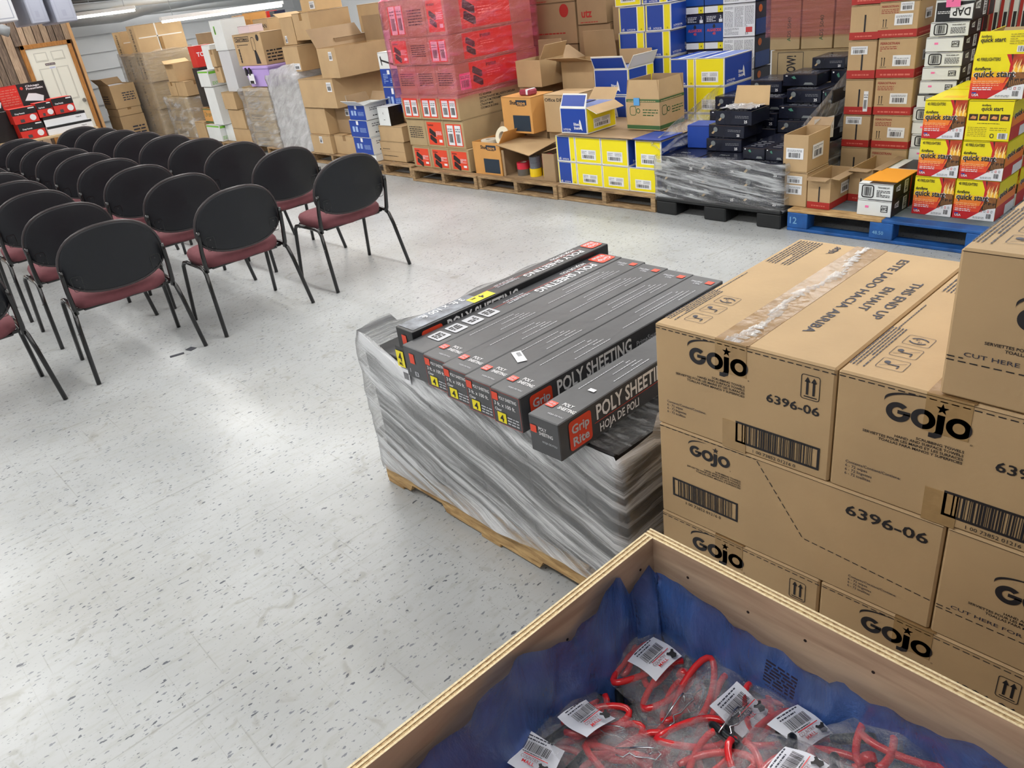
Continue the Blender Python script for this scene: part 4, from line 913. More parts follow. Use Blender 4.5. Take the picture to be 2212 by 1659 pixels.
def s_craft(m_, f, w, d, h, m):
    F_ = f['F']; m_.outline(F_, w*.06, h*.76, w*.58, h*.92, .008, INK, 2); m_.txt(F_, 'CRAFTSMAN', w*.09, h*.79, h*.09, INK, .03, fit=w*.46, e=3); m_.lines(F_, w*.1, h*.6, w*.5, h*.7, 2, INK, 2)
    for q in range(5): m_.disc(F_, w*.14, h*(.5-q*.09), w*.025, INK, 2)
    m_.outline(F_, w*.64, h*.45, w*.76, h*.88, .008, INK, 2, r=.03); m_.pl(F_, [(w*.66, h*.05), (w*.82, h*.05), (w*.78, h*.3), (w*.74, h*.48), (w*.68, h*.46)], INK, 2); m_.disc(F_, w*.88, h*.85, w*.05, INK, 2)
    m_.lines(f['R'], d*.1, h*.1, d*.9, h*.5, 4, INK, 4)
def s_blue_trim(m_, f, w, d, h, m):
    """white and blue string trimmer carton"""
    for k, W_ in (('F', w),): m_.rect(f[k], 0, 0, W_, h*.52, BLUE, 2)
    F_ = f['F']; m_.pl(F_, [(w*.1, h*.86), (w*.14, h*.62), (w*.18, h*.62), (w*.17, h*.74), (w*.7, h*.62), (w*.85, h*.60), (w*.85, h*.66), (w*.7, h*.68), (w*.18, h*.79), (w*.15, h*.9)], INK, 3)
    m_.rect(F_, w*.35, h*.36, w*.48, h*.48, WHITE, 4); m_.lines(F_, w*.12, h*.1, w*.35, h*.4, 6, mat('pale_blue_print', (160, 186, 226), .5), 2, 4); m_.lines(F_, w*.45, h*.12, w*.85, h*.26, 3, mat('pale_blue_print', (160, 186, 226), .5), 3, 4)
    m_.lines(f['R'], d*.2, h*.2, d*.8, h*.4, 2, GREYP, 3)
def s_blue(m_, f, w, d, h, m):
    PB = mat('pale_blue_print', (160, 186, 226), .5); F_ = f['F']; m_.rect(F_, 0, 0, w, h*.97, BLUE, 2); m_.rect(F_, w*.4, h*.72, w*.52, h*.95, WHITE, 4)
    for a in (.14, .32): m_.rect(F_, w*a, h*.3, w*(a+.12), h*.62, PB, 3)
    m_.lines(F_, w*.55, h*.3, w*.9, h*.58, 4, PB, 3, 3); m_.lines(f['R'], d*.2, h*.6, d*.9, h*.85, 2, GREYP, 3); m_.lines(f['R'], d*.3, h*.2, d*.8, h*.35, 1, INK, 3)
def s_bw(m_, f, w, d, h, m): m_.rect(f['R'], 0, 0, d, h, mat('dark_photo_print', (26, 22, 22), .3, var=.7, vscale=30), 2); m_.txt(f['F'], 'K', w*.45, h*.6, h*.12, INK); m_.lines(f['F'], w*.45, h*.3, w*.6, h*.36, 1, INK, 2)
def iron_pic(m_, F_, x, y, s_, e=4):
    D = mat('tread_black', (38, 30, 30), .5)
    for dy in (0, -s_*.62): m_.pl(F_, [(x, y+dy+s_*.1), (x+s_*.08, y+dy+s_*.5), (x+s_*.25, y+dy+s_*.52), (x+s_, y+dy+s_*.1), (x+s_*.98, y+dy-s_*.28), (x+s_*.75, y+dy-s_*.3)], D, e)
def iron_end(m_, F_, w, h, v):
    if v == 0:     # red printed end
        m_.rect(F_, w*.12, h*.08, w*.90, h*.90, ORANGE, 2); m_.txt(F_, 'ironton', w*.17, h*.76, h*.08, mat('tread_black', (38, 30, 30), .5), .03, e=3); iron_pic(m_, F_, w*.2, h*.48, w*.34, 3); m_.rect(F_, w*.68, h*.18, w*.84, h*.28, PAPER, 3); m_.lines(F_, w*.55, h*.4, w*.85, h*.6, 4, PAPER, 3, 3)
    elif v == 1:   # two shipping labels on red
        m_.rect(F_, w*.10, h*.08, w*.90, h*.86, ORANGE, 2)
    else: m_.lines(F_, w*.12, h*.3, w*.85, h*.75, 6, INK, 7, 2)
def s_iron(v, side):
    def fn(m_, f, w, d, h, m):
        iron_end(m_, f['F'], w, h, v)
        if side == 'red':
            S_ = f['R']; m_.rect(S_, d*.16, h*.06, d*.74, h*.94, ORANGE, 2); iron_pic(m_, S_, d*.19, h*.56, h*.46, 3); m_.txt(S_, 'ironton', d*.36, h*.72, h*.15, mat('tread_black', (38, 30, 30), .5), .03, e=3, fit=d*.12); m_.lines(S_, d*.36, h*.4, d*.52, h*.62, 3, mat('pale_orange_print', (250, 170, 140), .5), 3, 3, .4)
        elif side == 'text':
            S_ = f['R']
            for q, t in enumerate(('P.O. NO:499504', 'DESTINATION:FORT MILL,NORTH CAROLINA', 'DESC:AUTOMOTIVE RAMPS', 'CTN/SHIP MARK:', 'COO:MADE IN CHINA')): m_.txt(S_, t, d*.25, h*(.76-q*.13), h*.09, INK, .02, wx=.8)
    return fn
def s_utz(m_, f, w, d, h, m): m_.txt(f['F'], 'utz', w*.15, h*.18, h*.22, DRED, .04); m_.disc(f['F'], w*.75, h*.85, h*.05, DRED, 2); m_.lines(f['F'], w*.1, h*.04, w*.7, h*.09, 1, DRED, 2)
def s_utz2(m_, f, w, d, h, m): m_.lines(f['F'], w*.3, h*.25, w*.8, h*.32, 1, DRED, 2); m_.txt(f['F'], 'utz', -0.02+w*.02, h*.18, h*.16, DRED, .04); m_.disc(f['F'], w*.8, h*.8, w*.08, DRED, 2)
ETY = mat('ethanol_edge_white', (232, 232, 226), .45)
def eth_logo(m_, F_, x, y, s_, e=4):
    m_.txt(F_, 'Ethanol', x, y+s_*.42, s_*.26, WHITE, .05, e=e, fit=s_*.8); m_.txt(F_, 'Shield', x, y+s_*.06, s_*.26, WHITE, .05, e=e, fit=s_*.7)
    m_.pl(F_, [(x+s_*.62, y+s_*.05), (x+s_*.8, y+s_*.3), (x+s_*.66, y+s_*.5), (x+s_*.72, y+s_*.75), (x+s_*.8, y+s_), (x+s_*.92, y+s_*.78), (x+s_*1.0, y+s_*.45), (x+s_*1.08, y-s_*.05), (x+s_*.9, y+s_*.1)], WHITE, e)
def eth_face(m_, F_, W_, h, kind, seed=0):
    b = .008; m_.rect(F_, 0, 0, W_, h, ETY, 1)
    if kind == 'yellow':
        m_.rect(F_, b, b, W_-b, h-b, YEL, 2); m_.rect(F_, W_*.22, h*.14, W_*.80, h*.52, STICK, 3); m_.barcode(F_, W_*.27, h*.19, W_*.74, h*.32, INK, seed, 4, 20); m_.lines(F_, W_*.25, h*.36, W_*.44, h*.49, 4, GREYP, seed, 4); m_.lines(F_, W_*.52, h*.36, W_*.76, h*.49, 4, GREYP, seed+1, 4)
    elif kind == 'blue_strip':
        m_.rect(F_, b*.5, b, b*1.6, h-b, YEL, 2); m_.rect(F_, b*2, b, W_*.70, h-b, BLUE, 2); m_.rect(F_, W_*.74, b, W_-b, h-b, YEL, 2); m_.txt(F_, '2-CYCLE OIL', W_*.3, h*.07, h*.06, WHITE, .03, e=3, fit=W_*.34); eth_logo(m_, F_, W_*.1, h*.06, h*.12, 3); m_.txt(F_, '12', W_*.84, h*.07, h*.06, INK, .03, e=3)
    else:
        m_.rect(F_, b, b, W_-b, h-b, BLUE, 2); eth_logo(m_, F_, W_*.5, h*.14, h*.42, 3); m_.txt(F_, '2-CYCLE OIL', W_*.08, h*.12, h*.07, WHITE, .03, e=3, fit=W_*.3); m_.lines(F_, W_*.08, h*.06, W_*.35, h*.09, 1, PAPER, 3, 3)
def s_eth(front, right='logo'):
    def fn(m_, f, w, d, h, m):
        eth_face(m_, f['F'], w, h, front, 3); eth_face(m_, f['R'], d, h, right, 4); m_.rect(f['T'], .006, .006, w*.3, d-.006, BLUE, 1); m_.rect(f['T'], w*.42, .006, w-.01, d-.006, mat('blue_grey_print', (104, 122, 176), .5), 1)
    return fn
def s_algae(m_, f, w, d, h, m):
    F_ = f['F']; B2 = mat('pool_blue_print', (18, 74, 160), .35); m_.rect(F_, 0, h*.22, w, h*.72, B2, 2); m_.txt(F_, 'ALGAECIDE', w*.5, h*.5, h*.08, ORANGE, .03, 'c', e=3, fit=w*.76); m_.txt(F_, '40', w*.5, h*.4, h*.08, ORANGE, .03, 'c', e=3)
    m_.pl(F_, [(w*.42, h*.62), (w*.46, h*.7), (w*.54, h*.7), (w*.58, h*.62), (w*.5, h*.58)], INK, 3); m_.rect(F_, 0, 0, w, h*.18, STICK, 2); m_.rect(F_, w*.7, .0, w*.97, h*.18, YEL, 3); m_.txt(F_, '4', w*.84, h*.05, h*.06, INK, .03, 'c', e=4); m_.txt(F_, '2', w*.85, h*.86, h*.08, WHITE, .03, 'c', e=3); m_.rect(F_, w*.76, h*.75, w*.94, h*.84, STICK, 3); m_.lines(F_, w*.1, h*.78, w*.6, h*.95, 4, PAPER, 3, 3)
def s_algw(m_, f, w, d, h, m):
    F_ = f['F']; m_.rect(F_, 0, 0, w, h, STICK, 2)
    for a in (.04, .36, .68): m_.lines(F_, w*a, h*.3, w*(a+.28), h*.93, 16, GREYP, int(a*50), 3)
    m_.lines(F_, w*.04, h*.06, w*.5, h*.28, 6, GREYP, 9, 3); m_.rect(F_, w*.72, h*.12, w*.92, h*.28, mat('red_small', (200, 60, 60), .5), 3); m_.txt(F_, '2.5', w*.7, h*.06, h*.07, INK, .03, e=3)
    m_.disc(f['R'], d*.3, h*.8, d*.11, mat('orange_seal', (230, 120, 40), .4), 3); m_.rect(f['R'], d*.05, h*.02, d*.9, h*.5, mat('pool_blue_print', (18, 74, 160), .35), 2)
def s_pink(m_, f, w, d, h, m): m_.txt(f['F'], 'ADS 5040', w*.7, h*.1, h*.05, GREENP, .02, rot=PI/2)
def s_wow(m_, f, w, d, h, m): m_.outline(f['F'], w*.08, .02, w*.42, h*.95, .004, INK, 2); m_.txt(f['F'], 'WOW!', w*.32, h*.1, h*.3, INK, .04, rot=PI/2, fit=h*.75); m_.txt(f['F'], 'A10', w*.6, h*.3, h*.14, GREENP, .02, rot=PI/2)
def s_redband(m_, f, w, d, h, m):
    for k, W_ in (('F', w), ('R', d)):
        m_.rect(f[k], 0, 0, W_, h*.22, DRED, 2); m_.lines(f[k], W_*.12, h*.06, W_*.92, h*.13, 1, mat('pale_red_print', (206, 110, 96), .5), 3, 3, .6)
    F_ = f['F']; m_.txt(F_, 'FERROSTRAN', w*.06, h*.84, h*.06, INKR, .03); m_.lines(F_, w*.06, h*.68, w*.5, h*.82, 3, INKR, 3, 2, .4)
    for a in (.12, .19): m_.rect(F_, w*a, h*.3, w*a+.004, h*.5, INK, 2); m_.disc(F_, w*a+.002, h*.5, .006, INK, 2, n=3)
    m_.rect(F_, w*.09, h*.27, w*.26, h*.28, INK, 2)
def s_redback(m_, f, w, d, h, m):
    for k, W_ in (('F', w), ('R', d)): m_.rect(f[k], 0, 0, W_, h*.22, DRED, 2)
    m_.rect(f['F'], w*.49, h*.22, w*.55, h*.72, INK, 2); m_.lines(f['F'], w*.2, h*.08, w*.8, h*.14, 1, mat('pale_red_print', (206, 110, 96), .5), 3, 3, .6)
def dap_word(m_, F_, x, y, s_, rot, e=4):
    g = F_.sub(x, y, rot); m_.pl(g, [(0, -s_*.15), (s_*1.15, 0), (s_*1.15, s_*.52), (0, s_*.62)], STICK, e); m_.txt(g, 'DAP', s_*.12, s_*.06, s_*.40, INK, .05, e=e+1, fit=s_*.9)
def s_dap(v):
    def fn(m_, f, w, d, h, m):
        F_ = f['F']; m_.rect(f['R'], 0, 0, d, h, BLACKP, 1); m_.rect(f['T'], w*.3, 0, w, d, BLACKP, 1); dap_word(m_, f['R'], d*.28, h*.75, h*.5, PI, 3); m_.rect(f['R'], d*.45, h*.1, d*.6, h*.9, STICK, 2); m_.barcode(Fr(f['R'].p(d*.58, 0), f['R'].v, -f['R'].u), h*.15, .0, h*.85, d*.1, INK, 3, 3, 16); m_.rect(f['R'], d*.7, 0, d*.74, h, DRED, 2)
        if v == 0:
            m_.outline(F_, w*.10, h*.1, w*.46, h*.9, .007, INK, 3, r=.015); m_.barcode(F_, w*.17, h*.22, w*.4, h*.78, INK, 3, 3, 14); m_.txt(F_, 'LAY ENDS ROLL', w*.9, h*.82, h*.1, INK, .03, rot=PI, e=3, fit=w*.34); m_.lines(F_, w*.54, h*.2, w*.92, h*.65, 5, INK, 3, 3, .5)
        elif v == 1:
            m_.rect(F_, w*.24, h*.5, w*.34, h*.64, PINK, 3); g = F_.sub(w*.9, h*.72, PI); m_.outline(g, 0, 0, w*.2, h*.42, .004, INK, 3); m_.txt(g, 'DAP', w*.02, h*.1, h*.22, INK, .04, e=3, fit=w*.16)
        elif v == 2:
            m_.rect(F_, 0, h*.9, w, h, INK, 3); m_.outline(F_, w*.2, h*.5, w*.44, h*.84, .004, INK, 3); m_.txt(F_, 'DAP', w*.22, h*.58, h*.16, INK, .04, e=3, fit=w*.2); m_.rect(F_, w*.64, h*.6, w*.72, h*.86, PINK, 3); m_.lines(F_, w*.3, h*.05, w*.9, h*.4, 4, INK, 3, 3, .5)
        else:
            m_.rect(F_, w*.04, 0, w, h*.86, BLACKP, 2); dap_word(m_, F_, w*.98, h*.62, w*.5, PI, 3); m_.lines(F_, w*.08, h*.35, w*.4, h*.5, 2, PAPER, 3, 3)
    return fn
FIRE = mat('flame_print', (244, 150, 90), .4, var=.5, vscale=26); LOG = mat('log_print', (62, 40, 26), .5, var=.6, vscale=40)
def dura_front(m_, F_, w, h):
    Y1_, Y2_, Y3_ = mat('amber_print', (246, 196, 30), .4), mat('orange_print', (240, 130, 44), .4), mat('red_orange_print', (226, 72, 40), .4)
    m_.rect(F_, 0, 0, w, h, YEL, 1)
    bands = [(h*.62, Y1_), (h*.50, Y2_), (h*.36, Y3_), (h*.20, mat('crimson_print', (196, 34, 40), .4))]
    for q, (y, mt) in enumerate(bands): m_.rect(F_, 0, 0, w*.98, y, mt, 2+q*.4)
    # picture and curved divider at the right
    m_.pl(F_, [(w*.62, h), (w, h), (w, h*.2), (w*.62, h*.2), (w*.70, h*.42), (w*.72, h*.6), (w*.70, h*.8)], LOG, 4)
    m_.pl(F_, [(w*.72, h), (w, h), (w, h*.62), (w*.73, h*.62)], mat('ember_print', (178, 62, 30), .4, var=.4, vscale=30), 4.3)
    Rf = random.Random(3)
    for q in range(9):
        cx = w*(.75+.028*q); hh = h*Rf.uniform(.16, .34); ww = w*.024; y0_ = h*.58; cl = (FIRE, mat('flame_pale', (255, 226, 150), .4), mat('flame_yellow', (250, 190, 60), .4))[q % 3]
        m_.pl(F_, [(cx-ww, y0_), (cx+ww, y0_), (cx+ww*1.3, y0_+hh*.4), (cx+ww*.2, y0_+hh*.62), (cx+ww*.9, min(h*.99, y0_+hh*1.2)), (cx-ww*.5, y0_+hh*.75), (cx-ww*1.3, y0_+hh*.35)], cl, 4.7+.15*(q % 3))
    m_.rect(F_, w*.77, h*.46, w*.98, h*.60, mat('starter_block_print', (134, 86, 44), .5, var=.4, vscale=50), 5.3)
    for q in range(8): m_.rect(F_, w*(.72+.034*q), h*.28, w*(.738+.034*q), h*(.40+.03*(q % 3)), mat('grass_print', (150, 104, 60), .5), 4.8)
    m_.pl(F_, [(w*.60, h), (w*.68, h), (w*.735, h*.78), (w*.73, h*.56), (w*.66, h*.40), (w*.60, h*.3), (w*.68, h*.55), (w*.69, h*.78)], mat('crimson_print', (196, 34, 40), .4), 5)
    m_.pl(F_, [(w*.36, 0), (w, 0), (w, h*.34), (w*.82, h*.3), (w*.66, h*.22), (w*.5, h*.1)], STICK, 5.6)
    m_.rect(F_, w*.80, h*.05, w*.93, h*.19, PAPER, 6); m_.barcode(F_, w*.81, h*.06, w*.92, h*.18, INK, 5, 7, 12); m_.lines(F_, w*.5, h*.04, w*.76, h*.10, 2, GREYP, 5, 7)
    for q in range(4): m_.outline(F_, w*(.66+q*.08), h*.21, w*(.70+q*.08), h*.27, .002, GREYP if q % 2 else RED, 7)
    m_.txt(F_, '40 FIRELIGHTERS', w*.06, h*.86, h*.075, INK, .02, e=6, fit=w*.44)
    m_.txt(F_, 'duraflame', w*.045, h*.655, h*.075, INK, .04, e=6, fit=w*.30)
    m_.txt(F_, 'quick start', w*.035, h*.50, h*.155, STICK, .10, e=7.2, fit=w*.78); m_.txt(F_, 'quick start', w*.045, h*.50, h*.145, INK, .045, e=8.4, fit=w*.755)
    m_.pl(F_, [(w*.70, h*.66), (w*.73, h*.76), (w*.76, h*.68), (w*.73, h*.63)], RED, 8.4)
    m_.lines(F_, w*.05, h*.30, w*.55, h*.44, 3, mat('peach_print', (250, 190, 140), .5), 5, 6, .35); m_.lines(F_, w*.05, h*.20, w*.42, h*.29, 2, STICK, 6, 6, .45); m_.txt(F_, 'USA', w*.06, h*.06, h*.06, STICK, .06, e=7); m_.rect(F_, w*.055, h*.12, w*.14, h*.15, BLUE, 7)
def dura_back(m_, F_, w, h):
    m_.rect(F_, 0, 0, w, h, YEL, 1); m_.txt(F_, 'duraflame', w*.30, h*.86, h*.05, INK, .04, e=3, fit=w*.2); m_.txt(F_, 'quick start', w*.30, h*.75, h*.10, INK, .05, e=3, fit=w*.48)
    for q in range(4): m_.rect(F_, w*(.04+q*.235), h*.5, w*(.245+q*.235), h*.66, LOG, 3); m_.pl(F_, [(w*(.07+q*.235), h*.55), (w*(.2+q*.235), h*.53), (w*(.21+q*.235), h*.6), (w*(.12+q*.235), h*.62)], FIRE, 4)
    m_.lines(F_, w*.25, h*.42, w*.75, h*.45, 1, INK, 4, 3); m_.lines(F_, w*.05, h*.1, w*.48, h*.36, 6, mat('olive_print', (150, 134, 30), .5), 4, 3, .3); m_.lines(F_, w*.55, h*.26, w*.92, h*.36, 2, mat('olive_print', (150, 134, 30), .5), 5, 3, .3); m_.rect(F_, w*.74, h*.05, w*.96, h*.2, STICK, 3); m_.barcode(F_, w*.77, h*.06, w*.93, h*.19, INK, 5, 4, 14); m_.outline(F_, w*.57, h*.07, w*.66, h*.18, .004, INK, 3, r=.008)
def s_dura(back=False):
    def fn(m_, f, w, d, h, m):
        (dura_back if back else dura_front)(m_, f['F'], w, h); R_ = f['R']
        m_.rect(R_, 0, 0, d, h, mat('crimson_print', (196, 34, 40), .4), 1); m_.rect(R_, 0, h*.35, d, h*.6, mat('orange_print', (240, 130, 44), .4), 2); m_.rect(R_, 0, h*.6, d, h, YEL, 2); m_.txt(R_, 'quick start', d*.08, h*.55, h*.16, STICK, .10, e=3.4, fit=d*.84); m_.txt(R_, 'quick start', d*.09, h*.555, h*.145, INK, .05, e=4.4, fit=d*.82); m_.rect(R_, d*.5, 0, d, h*.25, STICK, 3)
        m_.rect(f['T'], 0, 0, w, d, YEL, 1); m_.rect(f['T'], w*.3, d*.2, w*.8, d*.4, mat('amber_print', (246, 196, 30), .4), 2)
    return fn
BLK = mat('navy_black_carton', (26, 29, 44), .24, var=.3, vscale=8, bump=.1, bscale=12)
def s_blk(m_, f, w, d, h, m):
    F_ = f['F']; m_.lines(F_, w*.55, h*.5, w*.92, h*.72, 2, GREYP, 3, 2, .4); m_.txt(F_, '25', w*.80, h*.14, h*.2, PAPER, .03, e=2); m_.disc(F_, w*.2, h*.62, h*.2, mat('grey_tool_print', (120, 126, 128), .4), 2); m_.pl(F_, [(w*.08, h*.3), (w*.14, h*.5), (w*.2, h*.48), (w*.13, h*.25)], mat('tan_tool_print', (186, 160, 120), .4), 2); m_.txt(f['T'], 'PRO', w*.3, d*.4, h*.3, mat('grey_tool_print', (120, 126, 128), .4), .03); m_.lines(f['T'], w*.2, d*.1, w*.8, d*.3, 3, GREYP, 4, 2, .3)
def s_blk2(m_, f, w, d, h, m): m_.pl(f['F'], [(w*.25, h*.75), (w*.32, h*.6), (w*.4, h*.62), (w*.34, h*.85)], mat('green_leaf_print', (70, 130, 110), .4), 2); m_.rect(f['F'], w*.08, h*.82, w*.14, h*.9, PAPER, 2); m_.pl(f['F'], [(w*.62, h*.12), (w*.66, h*.3), (w*.85, h*.3), (w*.92, h*.12)], mat('grey_tool_print', (120, 126, 128), .4), 2); m_.lines(f['T'], w*.2, d*.1, w*.8, d*.5, 4, GREYP, 4, 2, .3)
def s_shur(m_, f, w, d, h, m):
    F_ = f['F']; m_.rect(F_, w*.36, h*.06, w*.93, h*.50, mat('shurtape_navy', (30, 46, 62), .5), 2); m_.rect(F_, w*.50, h*.78, w*.86, h*.92, mat('shurtape_navy', (30, 46, 62), .5), 2); m_.txt(F_, 'Shur', w*.30, h*.80, h*.11, INK, .04, e=3, fit=w*.22); m_.txt(F_, 'tape', w*.54, h*.80, h*.09, CARD_O, .04, e=4, fit=w*.28); m_.rect(F_, w*.54, h*.755, w*.80, h*.77, INK, 3)
def s_office(m_, f, w, d, h, m): m_.txt(f['F'], 'Office DEPOT', w*.04, h*.82, h*.09, INK, .02, fit=w*.9)
def s_greenband(m_, f, w, d, h, m):
    for k, W_ in (('F', w), ('R', d)):
        m_.rect(f[k], 0, h*.87, W_, h*.96, GREENP, 2); m_.rect(f[k], 0, h*.03, W_, h*.15, GREENP, 2); m_.outline(f[k], W_*.1, h*.45, W_*.3, h*.75, .005, GREENP, 2, r=.02); m_.disc(f[k], W_*.36, h*.6, h*.08, GREENP, 2); m_.disc(f[k], W_*.36, h*.6, h*.055, CARD, 3); m_.lines(f[k], W_*.5, h*.45, W_*.95, h*.7, 3, GREENP, 3, 2, .4); m_.lines(f[k], W_*.05, h*.89, W_*.9, h*.93, 1, CARD_L, 4, 3, .6)
def s_tan(m_, f, w, d, h, m): m_.lines(f['F'], w*.1, h*.6, w*.4, h*.65, 1, INK, 2, 2, .6); m_.lines(f['F'], w*.1, h*.25, w*.7, h*.3, 1, INK, 5, 2, .6); m_.rect(f['F'], 0, h*.5, w, h*.505, GAP, 2)

def carton(name, label, b, mt=CARD, st=None, cat='carton', group=None, rz=0, stick=None, tape=True, open_=None, ch=.003, gap=.0012, inner=CARD_D, flapw=None):
    """b = x0, x1, y0, y1, z0, z1.  open_ = flaps: dict side -> tilt in degrees from upright outwards"""
    x0, x1, y0, y1, z0, z1 = b; w, d, h = x1-x0-2*gap, y1-y0-2*gap, z1-z0-gap
    m_ = M(); f = frames(w, d, h)
    if open_ is None:
        m_.box((-w/2, -d/2, 0), (w/2, d/2, h), mt, ch); seam(m_, f, w, d, h)
    else:
        t = .006
        m_.box((-w/2, -d/2, 0), (w/2, d/2, t), mt)
        for lo, hi in (((-w/2, -d/2, t), (w/2, -d/2+t, h)), ((-w/2, d/2-t, t), (w/2, d/2, h)), ((-w/2, -d/2+t, t), (-w/2+t, d/2-t, h)), ((w/2-t, -d/2+t, t), (w/2, d/2-t, h))): m_.box(lo, hi, mt)
    if st: st(m_, f, w, d, h, mt)
    o = m_.build(name, None, ((x0+x1)/2, (y0+y1)/2, z0), math.radians(rz)); tag(o, label, cat, group)
    if stick:
        for i, s_ in enumerate(stick): sticker(o, f[s_[0]], *s_[1:5], seed=i+len(label), mt=s_[5] if len(s_) > 5 else None)
    if tape and st is None and open_ is None:
        m_ = M(); (s_taped if w < d else s_taped_y)(m_, f, w, d, h, mt); m_.build('packing_tape', o)
    if open_:
        for sd, ang in open_.items():
            a = math.radians(ang); fw = flapw or (min(w, d)/2); t = .004
            fr = {'F': (Vector((-w/2, -d/2, h)), Vector((1, 0, 0)), Vector((0, -1, 0)), w), 'B': (Vector((w/2, d/2, h)), Vector((-1, 0, 0)), Vector((0, 1, 0)), w),
                  'R': (Vector((w/2, -d/2, h)), Vector((0, 1, 0)), Vector((1, 0, 0)), d), 'L': (Vector((-w/2, d/2, h)), Vector((0, -1, 0)), Vector((-1, 0, 0)), d)}[sd]
            o_, u, n_, L_ = fr; up = Vector((0, 0, 1)); v_ = up*math.cos(a)+n_*math.sin(a); q = (n_*math.cos(a)-up*math.sin(a))*t
            A = [o_+u*.002, o_+u*(L_-.002), o_+u*(L_-.012)+v_*fw, o_+u*.012+v_*fw]; B_ = [p-q for p in A]
            m_ = M(); m_.face(A, mt if mt not in (WHITE,) else mt); m_.face(B_[::-1], inner)
            for k in range(4): m_.face([A[k], A[(k+1) % 4], B_[(k+1) % 4], B_[k]][::-1], mt)
            if st and st.__name__ == 'fn' and mt is ETY:
                F2 = Fr(o_, u, v_); m_.rect(F2, .016, .012, L_-.02, fw-.012, BLUE if sd == 'F' else PAPER, 2)
            m_.build('flap', o)
    return o
# ================================================================ pallets of the back row
pallet(-6.63, 4.63, 'worn wooden pallet under the long ramp cartons')
pallet(-5.612, 4.645, 'worn wooden pallet under the tape boxes')
pallet(-4.594, 4.66, 'wooden pallet under the yellow and blue cartons')
pallet(-7.72, 4.70, 'wooden pallet at the end of the aisle left of the ramp cartons', w_=1.0)
for x, lb in ((-8.95, 'wooden pallet under the plain brown cartons and the blue cartons'), (-10.1, 'wooden pallet under the translucent wrapped load'), (-11.5, 'wooden pallet under the green-and-white cartons'), (-13.0, 'wooden pallet behind the far chairs'), (-14.9, 'wooden pallet at the far corner under the tall wrapped stack')):
    pallet(x, 4.80, lb, w_=1.0)
# --- long ramp cartons, three wide
G = 'long cartons of ramps'
rows = [(.127, .335, 'RRR'), (.335, .60, 'PRL'), (.60, .828, 'LLM'), (.828, 1.095, 'PPP'), (1.095, 1.34, 'RPL'), (1.34, 1.66, 'LPR')]
sides = [None, None, 'text', 'red', 'red', 'red']
for k, (z0, z1, c_) in enumerate(rows):
    for i in range(3):
        x0 = -6.72+i*.297+(.045 if k == 0 else 0)-(.0 if k < 4 else .02)
        v = {'R': 0, 'P': 2, 'L': 1, 'M': 1}[c_[i]]; st = []
        if v == 1: st = [('F', .05, .03, .14, z1-z0-.05), ('F', .165, .03, .25, z1-z0-.05)]
        lb = 'long ramp carton, %s from left in the %s layer from the pallet' % (ORD[i], ORD[k]); lb = lb.replace('long ramp', ('red-ended long ramp', 'label-ended long ramp', 'plain-ended long ramp')[v])
        carton('ramp_carton', lb, (x0, x0+.295, 4.72+(.02 if k % 2 else 0), 5.80, z0, z1), CARD_G, s_iron(v, sides[k] if i == 2 else None), group=G, stick=st+([('R', .04, .03, .17, .17, PINK)] if (k == 3 and i == 2) else []))
# pink stretch wrap over the upper layers
PW_ = film('pink_stretch_wrap', (244, 110, 160), .06, .38, rot=(0, .25, 0), scale=(4, 4, 15), tr=(1.0, .56, .68), rough=.07, bump=1.0, lo=.5, hi=.72, whiterough=.15, gl=.05)
wrap_sheet('pink_stretch_wrap', [(-6.75, 4.70), (-5.82, 4.70), (-5.82, 5.83), (-6.75, 5.83)], [.80, .86, .92, .98, 1.06, 1.12, 1.2, 1.28, 1.36, 1.44, 1.52, 1.60, 1.66, 1.70], [.02, .016, .014, .014, .016, .018, .014, .018, .02, .02, .02, .02, .015, -.05], 'pink stretch wrap round the upper long ramp cartons', PW_, 5, 30, .014)
# --- beside: plain cartons and the black and white box
carton('carton', 'plain brown carton, lower of two between the blue stack and the ramp cartons', (-7.37, -6.93, 4.80, 5.25, .127, .335), CARD, s_tan)
carton('carton', 'plain brown carton directly under the black and white box', (-7.34, -6.91, 4.80, 5.22, .336, .495), CARD)
carton('picture_carton', 'small white and black box on the plain brown cartons', (-7.30, -7.09, 4.80, 4.975, .497, .69), WHITEB, s_bw)
# --- blue and white stack
carton('trimmer_carton', 'white and blue carton with a trimmer picture, top of the blue stack', (-7.37, -7.02, 4.98, 5.30, .86, 1.20), WHITEB, s_blue_trim, group='blue and white cartons')
carton('trimmer_carton', 'blue carton second from top of the blue stack, mostly hidden', (-7.37, -7.02, 4.98, 5.30, .60, .858), WHITEB, s_blue, group='blue and white cartons')
carton('trimmer_carton', 'blue carton with torn open white top flaps', (-7.70, -7.38, 4.70, 5.00, .565, .72), WHITEB, s_blue, group='blue and white cartons', open_={'F': 60, 'R': 75, 'L': 20, 'B': 30}, flapw=.10)
carton('trimmer_carton', 'blue carton directly below the torn open one', (-7.74, -7.39, 4.70, 5.00, .385, .563), WHITEB, s_blue, group='blue and white cartons')
carton('trimmer_carton', 'lower blue carton just behind the right chair back', (-7.72, -7.37, 4.70, 5.00, .205, .383), WHITEB, s_blue, group='blue and white cartons')
carton('trimmer_carton', 'white carton at the foot of the blue stack', (-7.70, -7.36, 4.71, 5.00, .127, .203), WHITEB, s_plain, group='blue and white cartons')
carton('carton', 'hidden plain carton supporting the white trimmer box', (-7.38, -7.0, 4.99, 5.32, .50, .598), CARD)
carton('carton', 'plain carton low behind the white box, inner part of the stack', (-7.36, -6.92, 5.26, 5.6, .127, .498), CARD)
